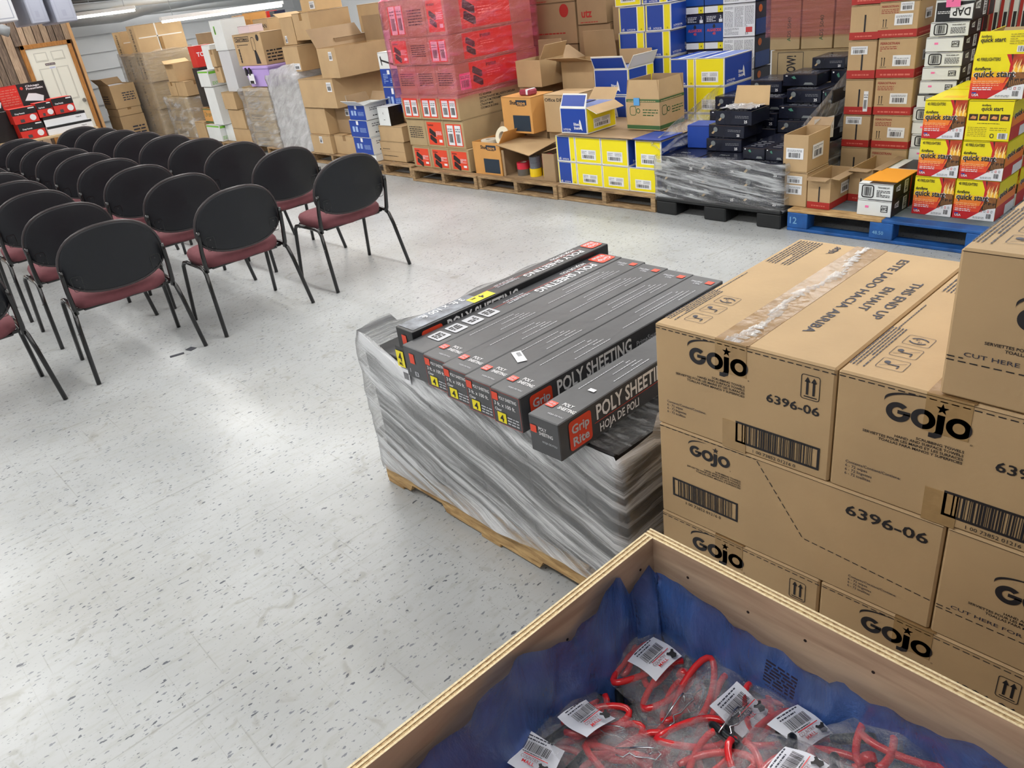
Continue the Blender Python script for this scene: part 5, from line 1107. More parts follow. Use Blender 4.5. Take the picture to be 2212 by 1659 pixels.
# --- plain brown stack
S_ = lambda *a: a
carton('carton', 'wide plain carton with a white oval handle hole', (-8.84, -8.08, 4.80, 5.50, .655, .975), CARD, s_plain, stick=[('F', .62, .18, .72, .28)])
carton('carton', 'large carton with its big back flap standing upright', (-8.30, -7.92, 4.82, 5.50, .977, 1.285), CARD, s_plain, open_={'B': -3, 'L': 40}, flapw=.26, stick=[('F', .23, .18, .30, .27)])
carton('carton', 'plain carton under the wide handle-hole carton, left', (-8.87, -8.42, 4.82, 5.25, .345, .653), CARD)
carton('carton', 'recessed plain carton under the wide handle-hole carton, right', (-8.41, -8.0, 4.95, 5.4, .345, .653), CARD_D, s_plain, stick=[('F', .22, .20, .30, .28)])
carton('carton', 'bottom plain carton of the brown stack behind the chair backs', (-8.85, -8.40, 4.80, 5.25, .127, .343), CARD, s_plain, stick=[('F', .2, .12, .27, .2)])
carton('carton', 'bottom right plain carton of the brown stack', (-8.39, -7.95, 4.85, 5.4, .127, .343), CARD)
carton('carton', 'large plain carton with a white and navy shipping label at its foot', (-9.15, -8.79, 4.86, 5.45, 1.05, 1.33), CARD, s_plain, stick=[('F', .20, .02, .34, .09)])
carton('carton', 'carton with a raised light flap, upper middle of the brown stacks', (-9.32, -9.01, 5.0, 5.35, 1.335, 1.63), CARD, s_plain, open_={'L': 70, 'B': 5}, flapw=.15, inner=CARD_L, stick=[('F', .05, .02, .1, .1)])
carton('carton', 'broad plain carton high up beside the raised-flap carton', (-9.0, -8.62, 5.0, 5.55, 1.37, 1.66), CARD)
carton('carton', 'plain carton wedged right of the broad high carton', (-8.40, -7.9, 5.52, 5.9, 1.37, 1.66), CARD)
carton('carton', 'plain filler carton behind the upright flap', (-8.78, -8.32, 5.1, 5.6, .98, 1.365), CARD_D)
carton('carton', 'printed tan carton at the top edge of the photo, left of the pink wrap', (-8.3, -7.95, 6.07, 6.4, 1.45, 1.72), CARD_L, s_tan, group='printed tan cartons by the pink wrap')
carton('carton', 'printed tan carton nearest the pink wrap at the top edge', (-7.93, -7.5, 6.07, 6.4, 1.45, 1.72), CARD_L, s_tan, group='printed tan cartons by the pink wrap')
carton('carton', 'printed tan carton below the pair at the top edge', (-8.3, -7.9, 6.07, 6.4, 1.16, 1.448), CARD_L, s_tan, group='printed tan cartons by the pink wrap')
carton('carton', 'pale tan carton at the top edge with a red and white label', (-9.0, -8.66, 5.15, 5.5, 1.662, 1.82), CARD_L, s_plain, stick=[('F', .2, .02, .31, .1)])
# shelving that carries the highest goods between the stacks and the far wall
def rack(x0, x1, y0, y1, zs_, label, mt, name='storage_rack'):
    e = empty(name, ((x0+x1)/2, (y0+y1)/2, 0), 0, label, 'rack'); w, d = x1-x0, y1-y0
    for sx in (-1, 1):
        for sy in (-1, 1): m_ = M(); m_.box((sx*(w/2-.02)-.02, sy*(d/2-.02)-.02, .001), (sx*(w/2-.02)+.02, sy*(d/2-.02)+.02, zs_[-1]+.02), mt); m_.build('upright', e)
    for z in zs_: m_ = M(); m_.box((-w/2, -d/2, z-.03), (w/2, d/2, z), mt); m_.build('shelf', e)
    return e
rack(-8.5, -6.30, 6.04, 6.6, (.4, .78, 1.158), 'red steel rack behind the brown cartons', mat('rack_red', (190, 40, 40), .5))
for q in range(9):
    m_ = M(); m_.tube([(0, 0, 0), (0, .42, 0)], .0405, mat('pale_pink_roll', (222, 204, 210), .4), 14)
    tag(m_.build('film_roll', loc=(-7.80+.085*(q % 5)+(.04 if q > 4 else 0), 6.1, 1.20+.074*(q//5))), 'pale roll on the rack by the pink wrap, %s from left in the %s row' % (ORD[q % 5], ('lower', 'upper')[q//5]), 'roll', 'pale film rolls')
m_ = M(); m_.box((-.2, -.2, 0), (.2, .2, .26), WHITEB, .02); fq = frames(.4, .4, .26); m_.disc(fq['R'], .2, .13, .07, mat('dark_lens', (40, 40, 44), .2), 3); tag(m_.build('appliance_box', loc=(-7.65, 6.3, .785)), 'grey appliance box with a dark round opening on the rack', 'box')
# --- the translucent wrapped load
for k, (b, st_) in enumerate((((-9.68, -8.88, 4.92, 5.5, .127, .42), 0), ((-9.68, -8.88, 4.92, 5.5, .42, .70), 1), ((-9.66, -8.90, 4.92, 5.5, .70, .965), 2))):
    pass
for k, (z0, z1) in enumerate(((.127, .38), (.38, .63), (.63, .872))):
    carton('wrapped_carton', 'pale grey carton in the translucent wrapped load, %s from the pallet' % ORD[k], (-9.68, -9.0, 4.88, 5.45, z0, z1), mat('pale_grey_carton', (196, 194, 188), .6, var=.08), s_print)
WW = film('milky_stretch_wrap', (226, 228, 232), .50, .38, rot=(0, .5, 0), scale=(5, 5, 14), rough=.1, bump=1.0, lo=.36, hi=.7, whiterough=.2)
wrap_sheet('stretch_wrap', [(-9.70, 4.86), (-8.96, 4.86), (-8.96, 5.47), (-9.70, 5.47)], [.10+i*.08 for i in range(13)], [.02]*3+[.014]*7+[.02, .03, .01], 'milky plastic sheet hanging round the tall load beside the purple bin', WW, 9, 30, .022, ztop=lambda x, y: .12*max(0, (x+9.7)))
m_ = M(); v = []; n_ = 20
for j in range(n_):
    for i in range(n_):
        u, q = i/(n_-1), j/(n_-1); v.append((-9.72+.75*u, 4.85+.6*q, .975+.05*noise.noise(Vector((u*5, q*5, 3)))+.03*math.sin(u*5)))
m_.mesh(v, [(j*n_+i, j*n_+i+1, (j+1)*n_+i+1, (j+1)*n_+i) for j in range(n_-1) for i in range(n_-1)], WW); tag(m_.build('plastic_sheet', smooth=True), 'crumpled clear sheet on top of the translucent wrapped load', 'plastic sheet')
# --- craftsman, purple bin, gildan
carton('tool_carton', 'printed brown tool carton standing above the purple bin', (-10.39, -9.62, 4.86, 5.2, 1.137, 1.51), CARD, s_craft)
carton('carton', 'plain carton behind and below the printed tool carton', (-10.5, -9.72, 5.33, 5.7, .127, 1.128), CARD)
carton('carton', 'brown carton with black brand lettering near the ceiling lamp', (-10.70, -10.29, 5.35, 5.7, 1.41, 1.65), CARD, s_gildan)
carton('carton', 'labelled brown carton under the black-lettered one', (-10.28, -9.86, 5.25, 5.6, 1.175, 1.39), CARD, s_plain, stick=[('F', .08, .03, .15, .15)])
carton('carton', 'carton with a black letter beside the raised-flap carton', (-9.70, -9.36, 5.35, 5.75, 1.40, 1.68), CARD, s_print)
carton('carton', 'plain carton under the lettered one, right of the tool carton', (-9.70, -9.36, 5.35, 5.75, 1.13, 1.398), CARD)
carton('carton', 'plain supporting carton behind the purple bin, lower', (-9.70, -9.36, 5.48, 5.9, .127, 1.128), CARD)
LIL = mat('lilac_plastic', (190, 164, 228), .35)
pb = empty('storage_bin', (-9.88, 5.02, .885), 0, 'lilac plastic storage bin with black latches and a white tag', 'bin')
m_ = M(); m_.mesh([(-.28, -.17, 0), (.28, -.17, 0), (.28, .17, 0), (-.28, .17, 0), (-.32, -.20, .21), (.32, -.20, .21), (.32, .20, .21), (-.32, .20, .21)], [(3, 2, 1, 0), (4, 5, 6, 7), (0, 1, 5, 4), (1, 2, 6, 5), (2, 3, 7, 6), (3, 0, 4, 7)], LIL); m_.build('bin_body', pb)
m_ = M(); m_.box((-.335, -.215, .21), (.335, .215, .25), LIL, .012); m_.build('lid', pb)
for x in (-.24, -.14): m_ = M(); m_.box((x-.02, -.226, .14), (x+.02, -.2, .235), INK, .004); m_.build('latch', pb)
m_ = M(); m_.box((-.2, -.224, .04), (-.05, -.218, .16), PAPER, .002); m_.box((-.18, -.226, .045), (-.08, -.222, .08), INK); m_.build('tag', pb)
for k, (z0, z1) in enumerate(((.127, .30), (.30, .44), (.44, .60), (.60, .76), (.76, .88))):
    carton('wrapped_carton', 'dull brown printed carton in the wrapped stack under the purple bin, %s layer' % ORD[k], (-10.50, -9.78, 4.86, 5.3, z0, z1), CARD_G, s_print, group='wrapped stack under the bin')
wrap_sheet('stretch_wrap', [(-10.52, 4.84), (-9.76, 4.84), (-9.76, 5.32), (-10.52, 5.32)], [.12, .2, .3, .4, .5, .6, .7, .78, .84, .875], [.012]*7+[.03, .04, .0], 'loose clear wrap round the stack under the purple bin', film('loose_wrap', (228, 230, 232), .16, .5, rot=(0, .2, 0), scale=(4, 4, 18), rough=.08, bump=1.0, lo=.44, hi=.72), 11, 30, .02)
# --- white and green cartons
WG = 'white cartons with green print'
carton('white_carton', 'white carton with green tape edge, open top, among the far stacks', (-11.71, -11.36, 4.82, 5.12, .885, 1.10), WHITEB, s_green, group=WG)
carton('white_carton', 'tall white carton below the green-edged one', (-11.68, -11.36, 4.84, 5.16, .36, .883), WHITEB, s_plain, group=WG)
carton('white_carton', 'short white and green carton at the foot of the white stack', (-11.95, -11.5, 4.82, 5.02, .127, .355), WHITEB, s_green, group=WG)
carton('white_carton', 'white carton at floor level behind the short green one', (-11.48, -11.2, 4.9, 5.2, .127, .355), WHITEB, s_plain, group=WG)
carton('white_carton', 'big white carton highest in the white stack', (-11.06, -10.70, 4.90, 5.25, 1.335, 1.71), WHITEB, s_plain, group=WG, stick=[('F', .1, .2, .14, .3, mat('lime_green_print', (122, 196, 62), .5))])
carton('white_carton', 'tall pale carton right below the highest white one', (-11.02, -10.68, 4.90, 5.25, .812, 1.333), mat('pale_grey_white', (206, 208, 212), .5), s_plain, group=WG)
carton('white_carton', 'white carton with grey barcode bars beside the red box', (-11.52, -11.25, 4.90, 5.15, 1.105, 1.42), WHITEB, s_plain, stick=[('R', .03, .05, .18, .25)])
carton('carton', 'small brown carton in front of the white barcode carton', (-11.22, -11.08, 4.86, 5.1, 1.14, 1.36), CARD)
carton('carton', 'plain brown carton supporting the small one', (-11.24, -11.05, 4.88, 5.25, .93, 1.138), CARD)
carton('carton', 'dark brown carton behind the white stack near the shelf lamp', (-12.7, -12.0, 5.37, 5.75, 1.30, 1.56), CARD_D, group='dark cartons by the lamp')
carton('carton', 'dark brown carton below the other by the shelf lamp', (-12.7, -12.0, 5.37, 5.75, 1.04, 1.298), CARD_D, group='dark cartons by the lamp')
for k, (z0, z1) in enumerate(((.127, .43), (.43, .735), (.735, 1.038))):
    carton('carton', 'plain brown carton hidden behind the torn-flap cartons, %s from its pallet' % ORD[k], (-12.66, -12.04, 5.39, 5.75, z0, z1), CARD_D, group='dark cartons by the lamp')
rack(-13.1, -11.2, 6.0, 6.5, (.5, 1.0, 1.60), 'white shelf just under the bright strip lamp', HOUS)
for k, (x, w_, h_, mt, lb) in enumerate(((-12.95, .16, .10, YEL, 'small yellow packet on the shelf under the strip lamp'), (-12.7, .14, .13, CARD_D, 'small brown packet on the shelf under the strip lamp'), (-12.45, .2, .11, ORANGE, 'orange packet on the shelf under the strip lamp'), (-12.1, .2, .12, WHITEB, 'white packet on the shelf under the strip lamp'), (-11.75, .22, .13, RED, 'red packet on the shelf under the strip lamp'), (-11.45, .15, .12, NAVY, 'navy packet on the shelf under the strip lamp'))):
    carton('shelf_packet', lb, (x, x+w_, 6.02, 6.2, 1.602, 1.602+h_), mt, s_print, 'packet')
carton('white_carton', 'pinkish white carton above the printed tool carton', (-10.36, -10.05, 4.95, 5.15, 1.512, 1.60), mat('pinkish_white', (226, 208, 214), .5), s_plain)
carton('carton', 'yellow and red carton above the white stack', (-10.95, -10.75, 5.35, 5.6, 1.52, 1.74), CARD_O, s_plain)
carton('carton', 'plain carton carrying the yellow and red one', (-10.98, -10.72, 5.37, 5.7, 1.13, 1.518), CARD)
carton('red_box', 'red and black printed box beside the white barcode carton', (-11.99, -11.80, 4.9, 5.16, 1.135, 1.42), RED, lambda m_, f, w, d, h, m: (m_.txt(f['R'], 'TOOL', d*.1, h*.5, h*.2, PAPER, .04), m_.rect(f['R'], d*.5, h*.1, d*.9, h*.4, INK, 3)))
carton('black_box', 'narrow black box standing below the red box', (-12.0, -11.78, 4.88, 5.15, .60, 1.133), BLACKP, s_plain)
carton('carton', 'brown carton between the lower white cartons', (-11.2, -10.82, 4.86, 5.15, .58, .81), CARD)
carton('carton', 'pair of brown file cartons below it, upper', (-11.18, -10.72, 4.88, 5.2, .32, .578), CARD)
carton('carton', 'upright brown carton low behind the chair backs, right of the white stack', (-11.18, -10.66, 4.88, 5.2, .127, .318), CARD)
carton('carton', 'brown carton left of the tall white carton, upper', (-12.05, -11.72, 4.88, 5.15, .36, .58), CARD_O, s_greenband)
carton('carton', 'short brown carton low left of the white stack', (-12.40, -12.05, 4.84, 5.15, .127, .38), CARD)
# --- far tall wrapped stack
carton('tall_carton', 'long brown carton with white tape crossed on its side, top of the far stack', (-14.02, -13.70, 4.84, 5.62, 1.385, 1.79), CARD, s_358)
carton('tall_carton', 'brown carton with vertical black lettering left of the tape-crossed one', (-14.68, -14.37, 4.82, 5.45, 1.36, 1.73), CARD, s_358)
carton('tall_carton', 'wrapped brown carton with black numbers directly below the tape-crossed one', (-14.02, -13.66, 4.84, 5.62, .95, 1.383), CARD_G, s_358b)
carton('tall_carton', 'wrapped brown carton at left below the lettered one', (-14.70, -14.04, 4.84, 5.62, .95, 1.358), CARD_G, s_358b)
carton('tall_carton', 'wrapped brown carton, third layer down in the far stack', (-14.66, -13.7, 4.86, 5.6, .53, .948), CARD_G, s_358b)
carton('tall_carton', 'wrapped brown carton at the bottom of the far stack', (-14.7, -13.75, 4.86, 5.6, .127, .528), CARD_G, s_358b)
wrap_sheet('stretch_wrap', [(-14.72, 4.82), (-13.64, 4.82), (-13.64, 5.64), (-14.72, 5.64)], [.10, .25, .4, .55, .7, .85, 1.0, 1.15, 1.3, 1.40], [.012]*8+[.02, .01], 'dull clear wrap round the far tall stack', film('dull_wrap', (200, 186, 170), .2, .35, rot=(0, .2, 0), scale=(4, 4, 18), rough=.12, bump=1.0, lo=.44, hi=.74), 13, 20, .012)
carton('carton', 'brown carton with a torn light flap in front of the far stack', (-12.93, -12.60, 4.85, 5.25, .955, 1.20), CARD, s_plain, open_={'L': 60, 'F': 80}, flapw=.10, inner=CARD_L)
carton('carton', 'brown carton under the torn-flap one, left', (-13.05, -12.76, 4.86, 5.2, .745, .953), CARD)
carton('carton', 'brown carton under the torn-flap one, right', (-12.74, -12.38, 4.86, 5.2, .745, .953), CARD)
for k, (z0, z1) in enumerate(((.127, .33), (.33, .54), (.54, .743))):
    carton('wrapped_carton', 'wide wrapped brown carton near the far end, %s from the floor' % ORD[k], (-13.25, -12.45, 4.86, 5.35, z0, z1), CARD_G, s_print, group='wide wrapped cartons at the far end')
wrap_sheet('stretch_wrap', [(-13.28, 4.84), (-12.42, 4.84), (-12.42, 5.37), (-13.28, 5.37)], [.14, .22, .3, .4, .5, .6, .68, .735], [.012]*6+[.03, .02], 'clear wrap gathered in a bright rope round the far wide cartons', film('bright_wrap', (236, 238, 240), .12, .6, rot=(0, .2, 0), scale=(4, 4, 12), rough=.08, bump=1.0, lo=.46, hi=.72), 17, 24, .02)
# open file boxes left of the tall stack
for k, (z, lb) in enumerate(((.62, 'open brown file box with white papers by the siding wall, upper'), (.14, 'brown box with a dark square mark, lower by the siding wall'))):
    carton('file_box', lb, (-14.75, -14.2, 4.35, 4.75, z if k == 0 else .002, z+.36), CARD, s_print, open_={'L': 50, 'F': 40} if k == 0 else None, flapw=.14)
carton('carton', 'carton between the two file boxes by the siding wall', (-14.75, -14.2, 4.36, 4.74, .502, .618), CARD)
m_ = M()
for q in range(9): m_.box((-.22+q*.05, -.15, .01), (-.20+q*.05, .1, .345), PAPER)
tag(m_.build('paper_files', loc=(-14.47, 4.55, .63)), 'white papers standing in the open file box', 'papers')
# --- top left display
def cp_disp(m_, f, w, d, h, m):
    R_ = f['R']; m_.rect(R_, 0, 0, d, h, BLACKP, 1); m_.rect(R_, d*.32, 0, d*.60, h, RED, 2)
    for a in (0.02, .63): m_.disc(R_, d*(a+.03), h*.80, h*.07, RED, 3); m_.txt(R_, 'Chicago', d*(a+.09), h*.82, h*.09, PAPER, .03, e=3, fit=d*.2); m_.txt(R_, 'Pneumatic', d*(a+.09), h*.70, h*.09, PAPER, .03, e=3, fit=d*.24); m_.pl(R_, [(d*(a+.02), h*.25), (d*(a+.1), h*.55), (d*(a+.2), h*.5), (d*(a+.3), h*.35), (d*(a+.27), h*.12), (d*(a+.12), h*.2)], STICK, 3)
    m_.lines(R_, d*.34, h*.15, d*.58, h*.9, 7, mat('pale_red_print', (206, 110, 96), .5), 3, 3, .4)
def cp_box(m_, f, w, d, h, m):
    R_ = f['R']; m_.rect(R_, 0, h*.55, d, h, BLACKP, 2); m_.txt(R_, 'Chicago Pneumatic', d*.12, h*.62, h*.1, PAPER, .03, e=3, fit=d*.4); m_.disc(R_, d*.78, h*.3, h*.2, STICK, 3); m_.rect(R_, d*.25, h*.08, d*.42, h*.28, DKGREY, 3); m_.rect(R_, d*.7, h*.88, d*.95, h*.95, PAPER, 3)
def cp_white(m_, f, w, d, h, m): m_.rect(f['R'], 0, h*.72, d, h, BLACKP, 2); m_.rect(f['R'], 0, 0, d, h*.72, STICK, 2); m_.txt(f['R'], 'Titan-X', d*.75, h*.4, h*.14, INK, .03, e=3)
CG = 'black and red tool cartons at the far left'
tb = empty('folding_table', (-12.25, 2.75, 0), 0, 'folding table under the black and red tool cartons at the far left', 'table')
m_ = M(); m_.box((-.35, -.585, .60), (.35, .585, .63), mat('table_top_tan', (196, 170, 130), .5), .004); m_.build('table_top', tb)
for sx in (-1, 1):
    for sy in (-1, 1): m_ = M(); m_.tube([(sx*.3, sy*.52, .6), (sx*.3, sy*.52, .002)], .015, GREYC, 8); m_.build('leg', tb)
carton('display_header', 'black and red printed header board standing over the tool cartons', (-12.52, -12.44, 2.15, 3.02, 1.0, 1.28), BLACKP, cp_disp)
carton('tool_carton', 'black carton carrying the printed header board', (-12.55, -12.26, 2.15, 3.02, .632, .998), BLACKP, s_plain)
for k, (y0, y1, z0, z1, lb) in enumerate(((2.40, 2.70, .83, 1.02, 'left of the upper three'), (2.71, 2.90, .86, 1.04, 'middle of the upper three'), (2.91, 3.17, .86, 1.06, 'right of the upper three'), (2.42, 2.72, .632, .828, 'below the left upper one'))):
    carton('tool_carton', 'black and red tool carton with a white tool picture, %s' % lb, (-12.24, -12.0, y0, y1, z0, z1), RED, cp_box, group=CG)
carton('tool_carton', 'wide black carton with white front under the red tool cartons', (-12.24, -11.98, 2.73, 3.26, .74, .858), BLACKP, cp_white, group=CG)
carton('tool_carton', 'wide white carton at the table edge under the black one', (-12.24, -11.96, 2.73, 3.30, .632, .738), WHITEB, cp_white, group=CG)
carton('carton', 'plain brown carton beside the blue bins at the left edge', (-12.32, -11.98, 1.65, 2.11, .829, 1.2), CARD)
# blue parts bins, far left edge
def bin_(loc, label):
    e = empty('parts_bin', loc, 0, label, 'bin', 'blue parts bins'); B_ = mat('bin_blue', (24, 46, 170), .35); m_ = M()
    w, d, h = .30, .155, .13
    for lo, hi in (((-w/2, -d/2, 0), (w/2, d/2, .004)), ((-w/2, -d/2, .004), (w/2, -d/2+.004, h)), ((-w/2, d/2-.004, .004), (w/2, d/2, h)), ((-w/2, -d/2, .004), (-w/2+.004, d/2, h)), ((w/2-.004, -d/2, .004), (w/2, d/2, h*.62))): m_.box(lo, hi, B_)
    m_.build('bin_shell', e); m_ = M(); fr = Fr((w/2, -d/2, 0), (0, 1, 0), (0, 0, 1)); m_.rect(fr, .02, .02, d-.02, .07, CARD_L, 3); m_.txt(fr, 'BYIR', .04, .032, .024, INK, .03, e=4); m_.build('label_card', e)
    return e
b0 = None; _ch = {}
k = 0
for iz, z in enumerate((.34, .49, .64)):
    for iy, y in enumerate((1.72, 1.89, 2.06)):
        lb = 'blue parts bin at the left photo edge, %s row up, %s from left' % (ORD[iz], ORD[iy])
        if b0 is None: b0 = bin_((-12.1, y, z), lb)
        else: copy_tree(b0, (-12.1, y, z), None, lb)
m_ = M()
for z in (.325, .475, .625, .815): m_.box((-12.3, 1.6, z), (-11.94, 2.15, z+.012), PALW)
m_.box((-12.34, 1.6, 0), (-12.3, 2.15, .827), PALW)
for y in (1.6, 2.135): m_.box((-12.3, y-.012, 0), (-11.94, y, .827), PALW)
tag(m_.build('bin_shelf'), 'wooden shelf unit holding the blue parts bins at the left edge', 'shelf')
for k in range(4):
    m_ = M(); m_.box((-.16, -.3, 0), (.16, .3, .03), (CARD_L, WHITEB, CARD_D, CARD_L)[k], .002); tag(m_.build('magazine_stack', loc=(-11.5, 1.9, .40+k*.031)), 'flat packet in the small pile below the blue bins, %s from the bottom' % ORD[k], 'packet')
e = empty('low_table', (-11.5, 1.9, 0), 0, 'low table with flat packets left of the far chairs', 'table')
m_ = M(); m_.box((-.25, -.5, .37), (.25, .5, .398), PALW, .003); m_.build('table_top', e)
for sx in (-1, 1):
    for sy in (-1, 1): m_ = M(); m_.box((sx*.22-.02, sy*.45-.02, .001), (sx*.22+.02, sy*.45+.02, .37), PALW); m_.build('leg', e)
# --- tape boxes
carton('tape_carton', 'orange-brown tape carton with navy square, standing on the pallet', (-5.71, -5.335, 4.72, 5.05, .127, .42), CARD_O, s_shur, group='tape cartons', open_={'R': 35, 'B': 30}, flapw=.12)
carton('tape_carton', 'orange-brown tape carton with navy square, raised beside the lettered brown box', (-5.44, -5.06, 4.90, 5.2, .475, .785), CARD_O, s_shur, group='tape cartons')
carton('carton', 'plain carton carrying the raised tape carton', (-5.42, -5.08, 5.08, 5.4, .30, .473), CARD)
carton('carton', 'plain lower carton behind the open box of coloured tape', (-5.42, -4.7, 5.10, 5.5, .127, .298), CARD)
carton('carton', 'brown carton with black store lettering behind the blue flap box', (-5.0, -4.66, 5.0, 5.3, .475, .79), CARD, s_office)
carton('carton', 'plain carton under the lettered store carton', (-5.03, -4.64, 5.06, 5.45, .30, .473), CARD)
ob = carton('open_tape_box', 'open brown box lying on its side, full of coloured tape rolls', (-5.32, -4.66, 4.72, 5.05, .127, .36), CARD, s_plain, open_={'B': 20, 'L': 60}, flapw=.13)
bpy.data.objects.remove(ob.children[0]) if False else None
# cut the front of the open box: rebuild as a tray open towards the aisle
for c_ in list(ob.children): bpy.data.objects.remove(c_)
w_, d_, h_ = .655, .33, .235
m_ = M()
for lo, hi in (((-w_/2, -d_/2, 0), (w_/2, d_/2, .006)), ((-w_/2, d_/2-.006, .006), (w_/2, d_/2, h_)), ((-w_/2, -d_/2, .006), (-w_/2+.006, d_/2-.006, h_)), ((w_/2-.006, -d_/2, .006), (w_/2, d_/2-.006, h_)), ((w_/2-.14, -d_/2-.002, .006), (w_/2-.006, -d_/2+.003, h_)), ((-w_/2+.006, -d_/2-.002, .006), (-w_/2+.03, -d_/2+.003, h_))): m_.box(lo, hi, CARD_D)
ob.data = m_.build('tmp').data; bpy.data.objects.remove(bpy.data.objects['tmp'])
m_ = M(); m_.mesh([(-w_/2-.03, -d_/2-.03, h_+.05), (w_/2-.25, -d_/2-.05, h_-.015), (w_/2-.20, d_/2-.05, h_+.05), (-w_/2, d_/2, h_+.06)], [(0, 1, 2, 3)], CARD)
m_.mesh([(-w_/2-.03, -d_/2-.03, h_+.045), (w_/2-.25, -d_/2-.05, h_-.02), (w_/2-.20, d_/2-.05, h_+.045), (-w_/2, d_/2, h_+.055)], [(3, 2, 1, 0)], CARD_D); m_.build('flap', ob)
m_ = M(); m_.mesh([(w_/2-.18, d_/2-.02, h_+.005), (w_/2, d_/2-.02, h_+.005), (w_/2+.03, -d_/2+.02, h_+.05), (w_/2-.14, -d_/2, h_+.005)], [(0, 1, 2, 3)], CARD_L); m_.build('flap', ob)
def roll(x, y, z, r, h, rgb, nm_, label, axis='z', core=(214, 206, 190)):
    mt = mat('tape_roll_'+nm_, rgb, .3, var=.06); m_ = M(); n = 28
    A = {'z': Matrix.Identity(4), 'x': Matrix.Rotation(PI/2, 4, 'Y'), 'y': Matrix.Rotation(PI/2-.35, 4, 'X')}[axis]
    ri = r*.5; v = []
    for (rr_, zz) in ((ri, 0), (r, 0), (r, h), (ri, h)):
        for j in range(n): v.append(A @ Vector((rr_*math.cos(2*PI*j/n), rr_*math.sin(2*PI*j/n), zz)))
    f = [(q*n+j, q*n+(j+1) % n, ((q+1) % 4)*n+(j+1) % n, ((q+1) % 4)*n+j) for q in range(4) for j in range(n)]
    m_.mesh(v, f, mt); o = m_.build('tape_roll', loc=(x, y, z)); tag(o, label, 'tape roll', 'rolls of tape')
    m_ = M(); v = []
    for (rr_, zz) in ((ri*.9, .001), (ri*1.0, .001), (ri*1.0, h-.001), (ri*.9, h-.001)):
        for j in range(n): v.append(A @ Vector((rr_*math.cos(2*PI*j/n), rr_*math.sin(2*PI*j/n), zz)))
    m_.mesh(v, f, mat('paper_core', core, .7)); m_.build('core', o)
    return o
roll(-5.15, 4.82, .134, .062, .055, (96, 92, 86), 'olive', 'grey roll of tape under the red roll in the open box')
roll(-5.15, 4.82, .190, .062, .055, (206, 38, 62), 'red', 'red roll of tape on top of the grey roll in the open box')
roll(-5.0, 4.82, .134, .055, .07, (240, 206, 30), 'yellow', 'yellow roll of tape at the bottom middle of the open box')
roll(-5.0, 4.82, .205, .050, .05, (108, 112, 122), 'grey', 'grey-blue roll of tape on the yellow one, lower of two')
roll(-5.0, 4.82, .256, .050, .05, (108, 112, 122), 'grey', 'grey-blue roll of tape at the top of the middle pile')
roll(-4.885, 4.86, .134, .048, .07, (240, 206, 30), 'yellow', 'yellow roll of tape under the pink pile at right')
roll(-4.885, 4.86, .205, .046, .055, (198, 58, 96), 'pink', 'dark pink roll of tape just above the right yellow one')
roll(-4.885, 4.86, .261, .046, .055, (212, 62, 96), 'pink2', 'pink roll of tape at the top of the right pile')
roll(-4.99, 4.96, .134, .04, .06, (240, 206, 30), 'yellow', 'small yellow roll at the back of the open box')
roll(-4.75, 5.02, .30, .055, .07, (244, 216, 70), 'pale_yellow', 'pale yellow roll behind the open box, by the blue cartons')
roll(-5.45, 4.92, .432, .085, .055, (232, 224, 196), 'cream', 'large cream roll of tape leaning on the open orange-brown carton', 'y', (150, 150, 160))
roll(-5.62, 4.86, .36, .08, .055, (224, 218, 200), 'cream2', 'cream roll of tape lying flat inside the orange-brown carton')
m_ = M(); m_.box((-.07, -.05, 0), (.07, .05, .05), mat('maroon_packet', (150, 60, 74), .25), .012); m_.box((.02, -.052, .008), (.045, .052, .053), PAPER, .003); tag(m_.build('packet', loc=(-5.18, 5.0, .786)), 'small maroon packet on top of the raised tape carton', 'packet')
carton('open_carton', 'large open brown carton with a wide back flap, behind the tape cartons', (-5.25, -4.86, 5.52, 5.86, .72, .98), CARD, s_plain, open_={'B': -5, 'F': 75, 'L': 60}, flapw=.22)
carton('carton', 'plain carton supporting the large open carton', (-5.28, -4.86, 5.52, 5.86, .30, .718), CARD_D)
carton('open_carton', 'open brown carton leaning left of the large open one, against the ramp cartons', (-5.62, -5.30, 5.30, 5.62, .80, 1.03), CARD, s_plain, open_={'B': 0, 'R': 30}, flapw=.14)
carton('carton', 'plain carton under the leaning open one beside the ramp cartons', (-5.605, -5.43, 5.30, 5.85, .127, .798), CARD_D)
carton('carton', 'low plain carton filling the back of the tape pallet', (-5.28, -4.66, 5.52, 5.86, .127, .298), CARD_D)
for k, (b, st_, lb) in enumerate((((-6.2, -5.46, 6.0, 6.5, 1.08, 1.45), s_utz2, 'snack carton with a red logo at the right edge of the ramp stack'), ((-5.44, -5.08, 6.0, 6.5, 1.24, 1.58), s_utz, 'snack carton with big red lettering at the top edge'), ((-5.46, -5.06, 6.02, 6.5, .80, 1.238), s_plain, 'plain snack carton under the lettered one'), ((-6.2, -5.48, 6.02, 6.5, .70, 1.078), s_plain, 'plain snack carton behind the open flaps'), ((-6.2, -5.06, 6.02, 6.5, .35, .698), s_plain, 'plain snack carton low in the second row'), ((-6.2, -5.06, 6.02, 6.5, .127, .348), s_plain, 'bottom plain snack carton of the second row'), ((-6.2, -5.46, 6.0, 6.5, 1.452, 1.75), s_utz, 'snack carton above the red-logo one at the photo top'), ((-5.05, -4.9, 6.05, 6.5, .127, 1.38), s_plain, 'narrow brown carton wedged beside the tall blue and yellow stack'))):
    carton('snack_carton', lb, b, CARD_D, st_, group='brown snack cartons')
pallet(-6.10, 5.98, 'pallet under the snack cartons in the second row')
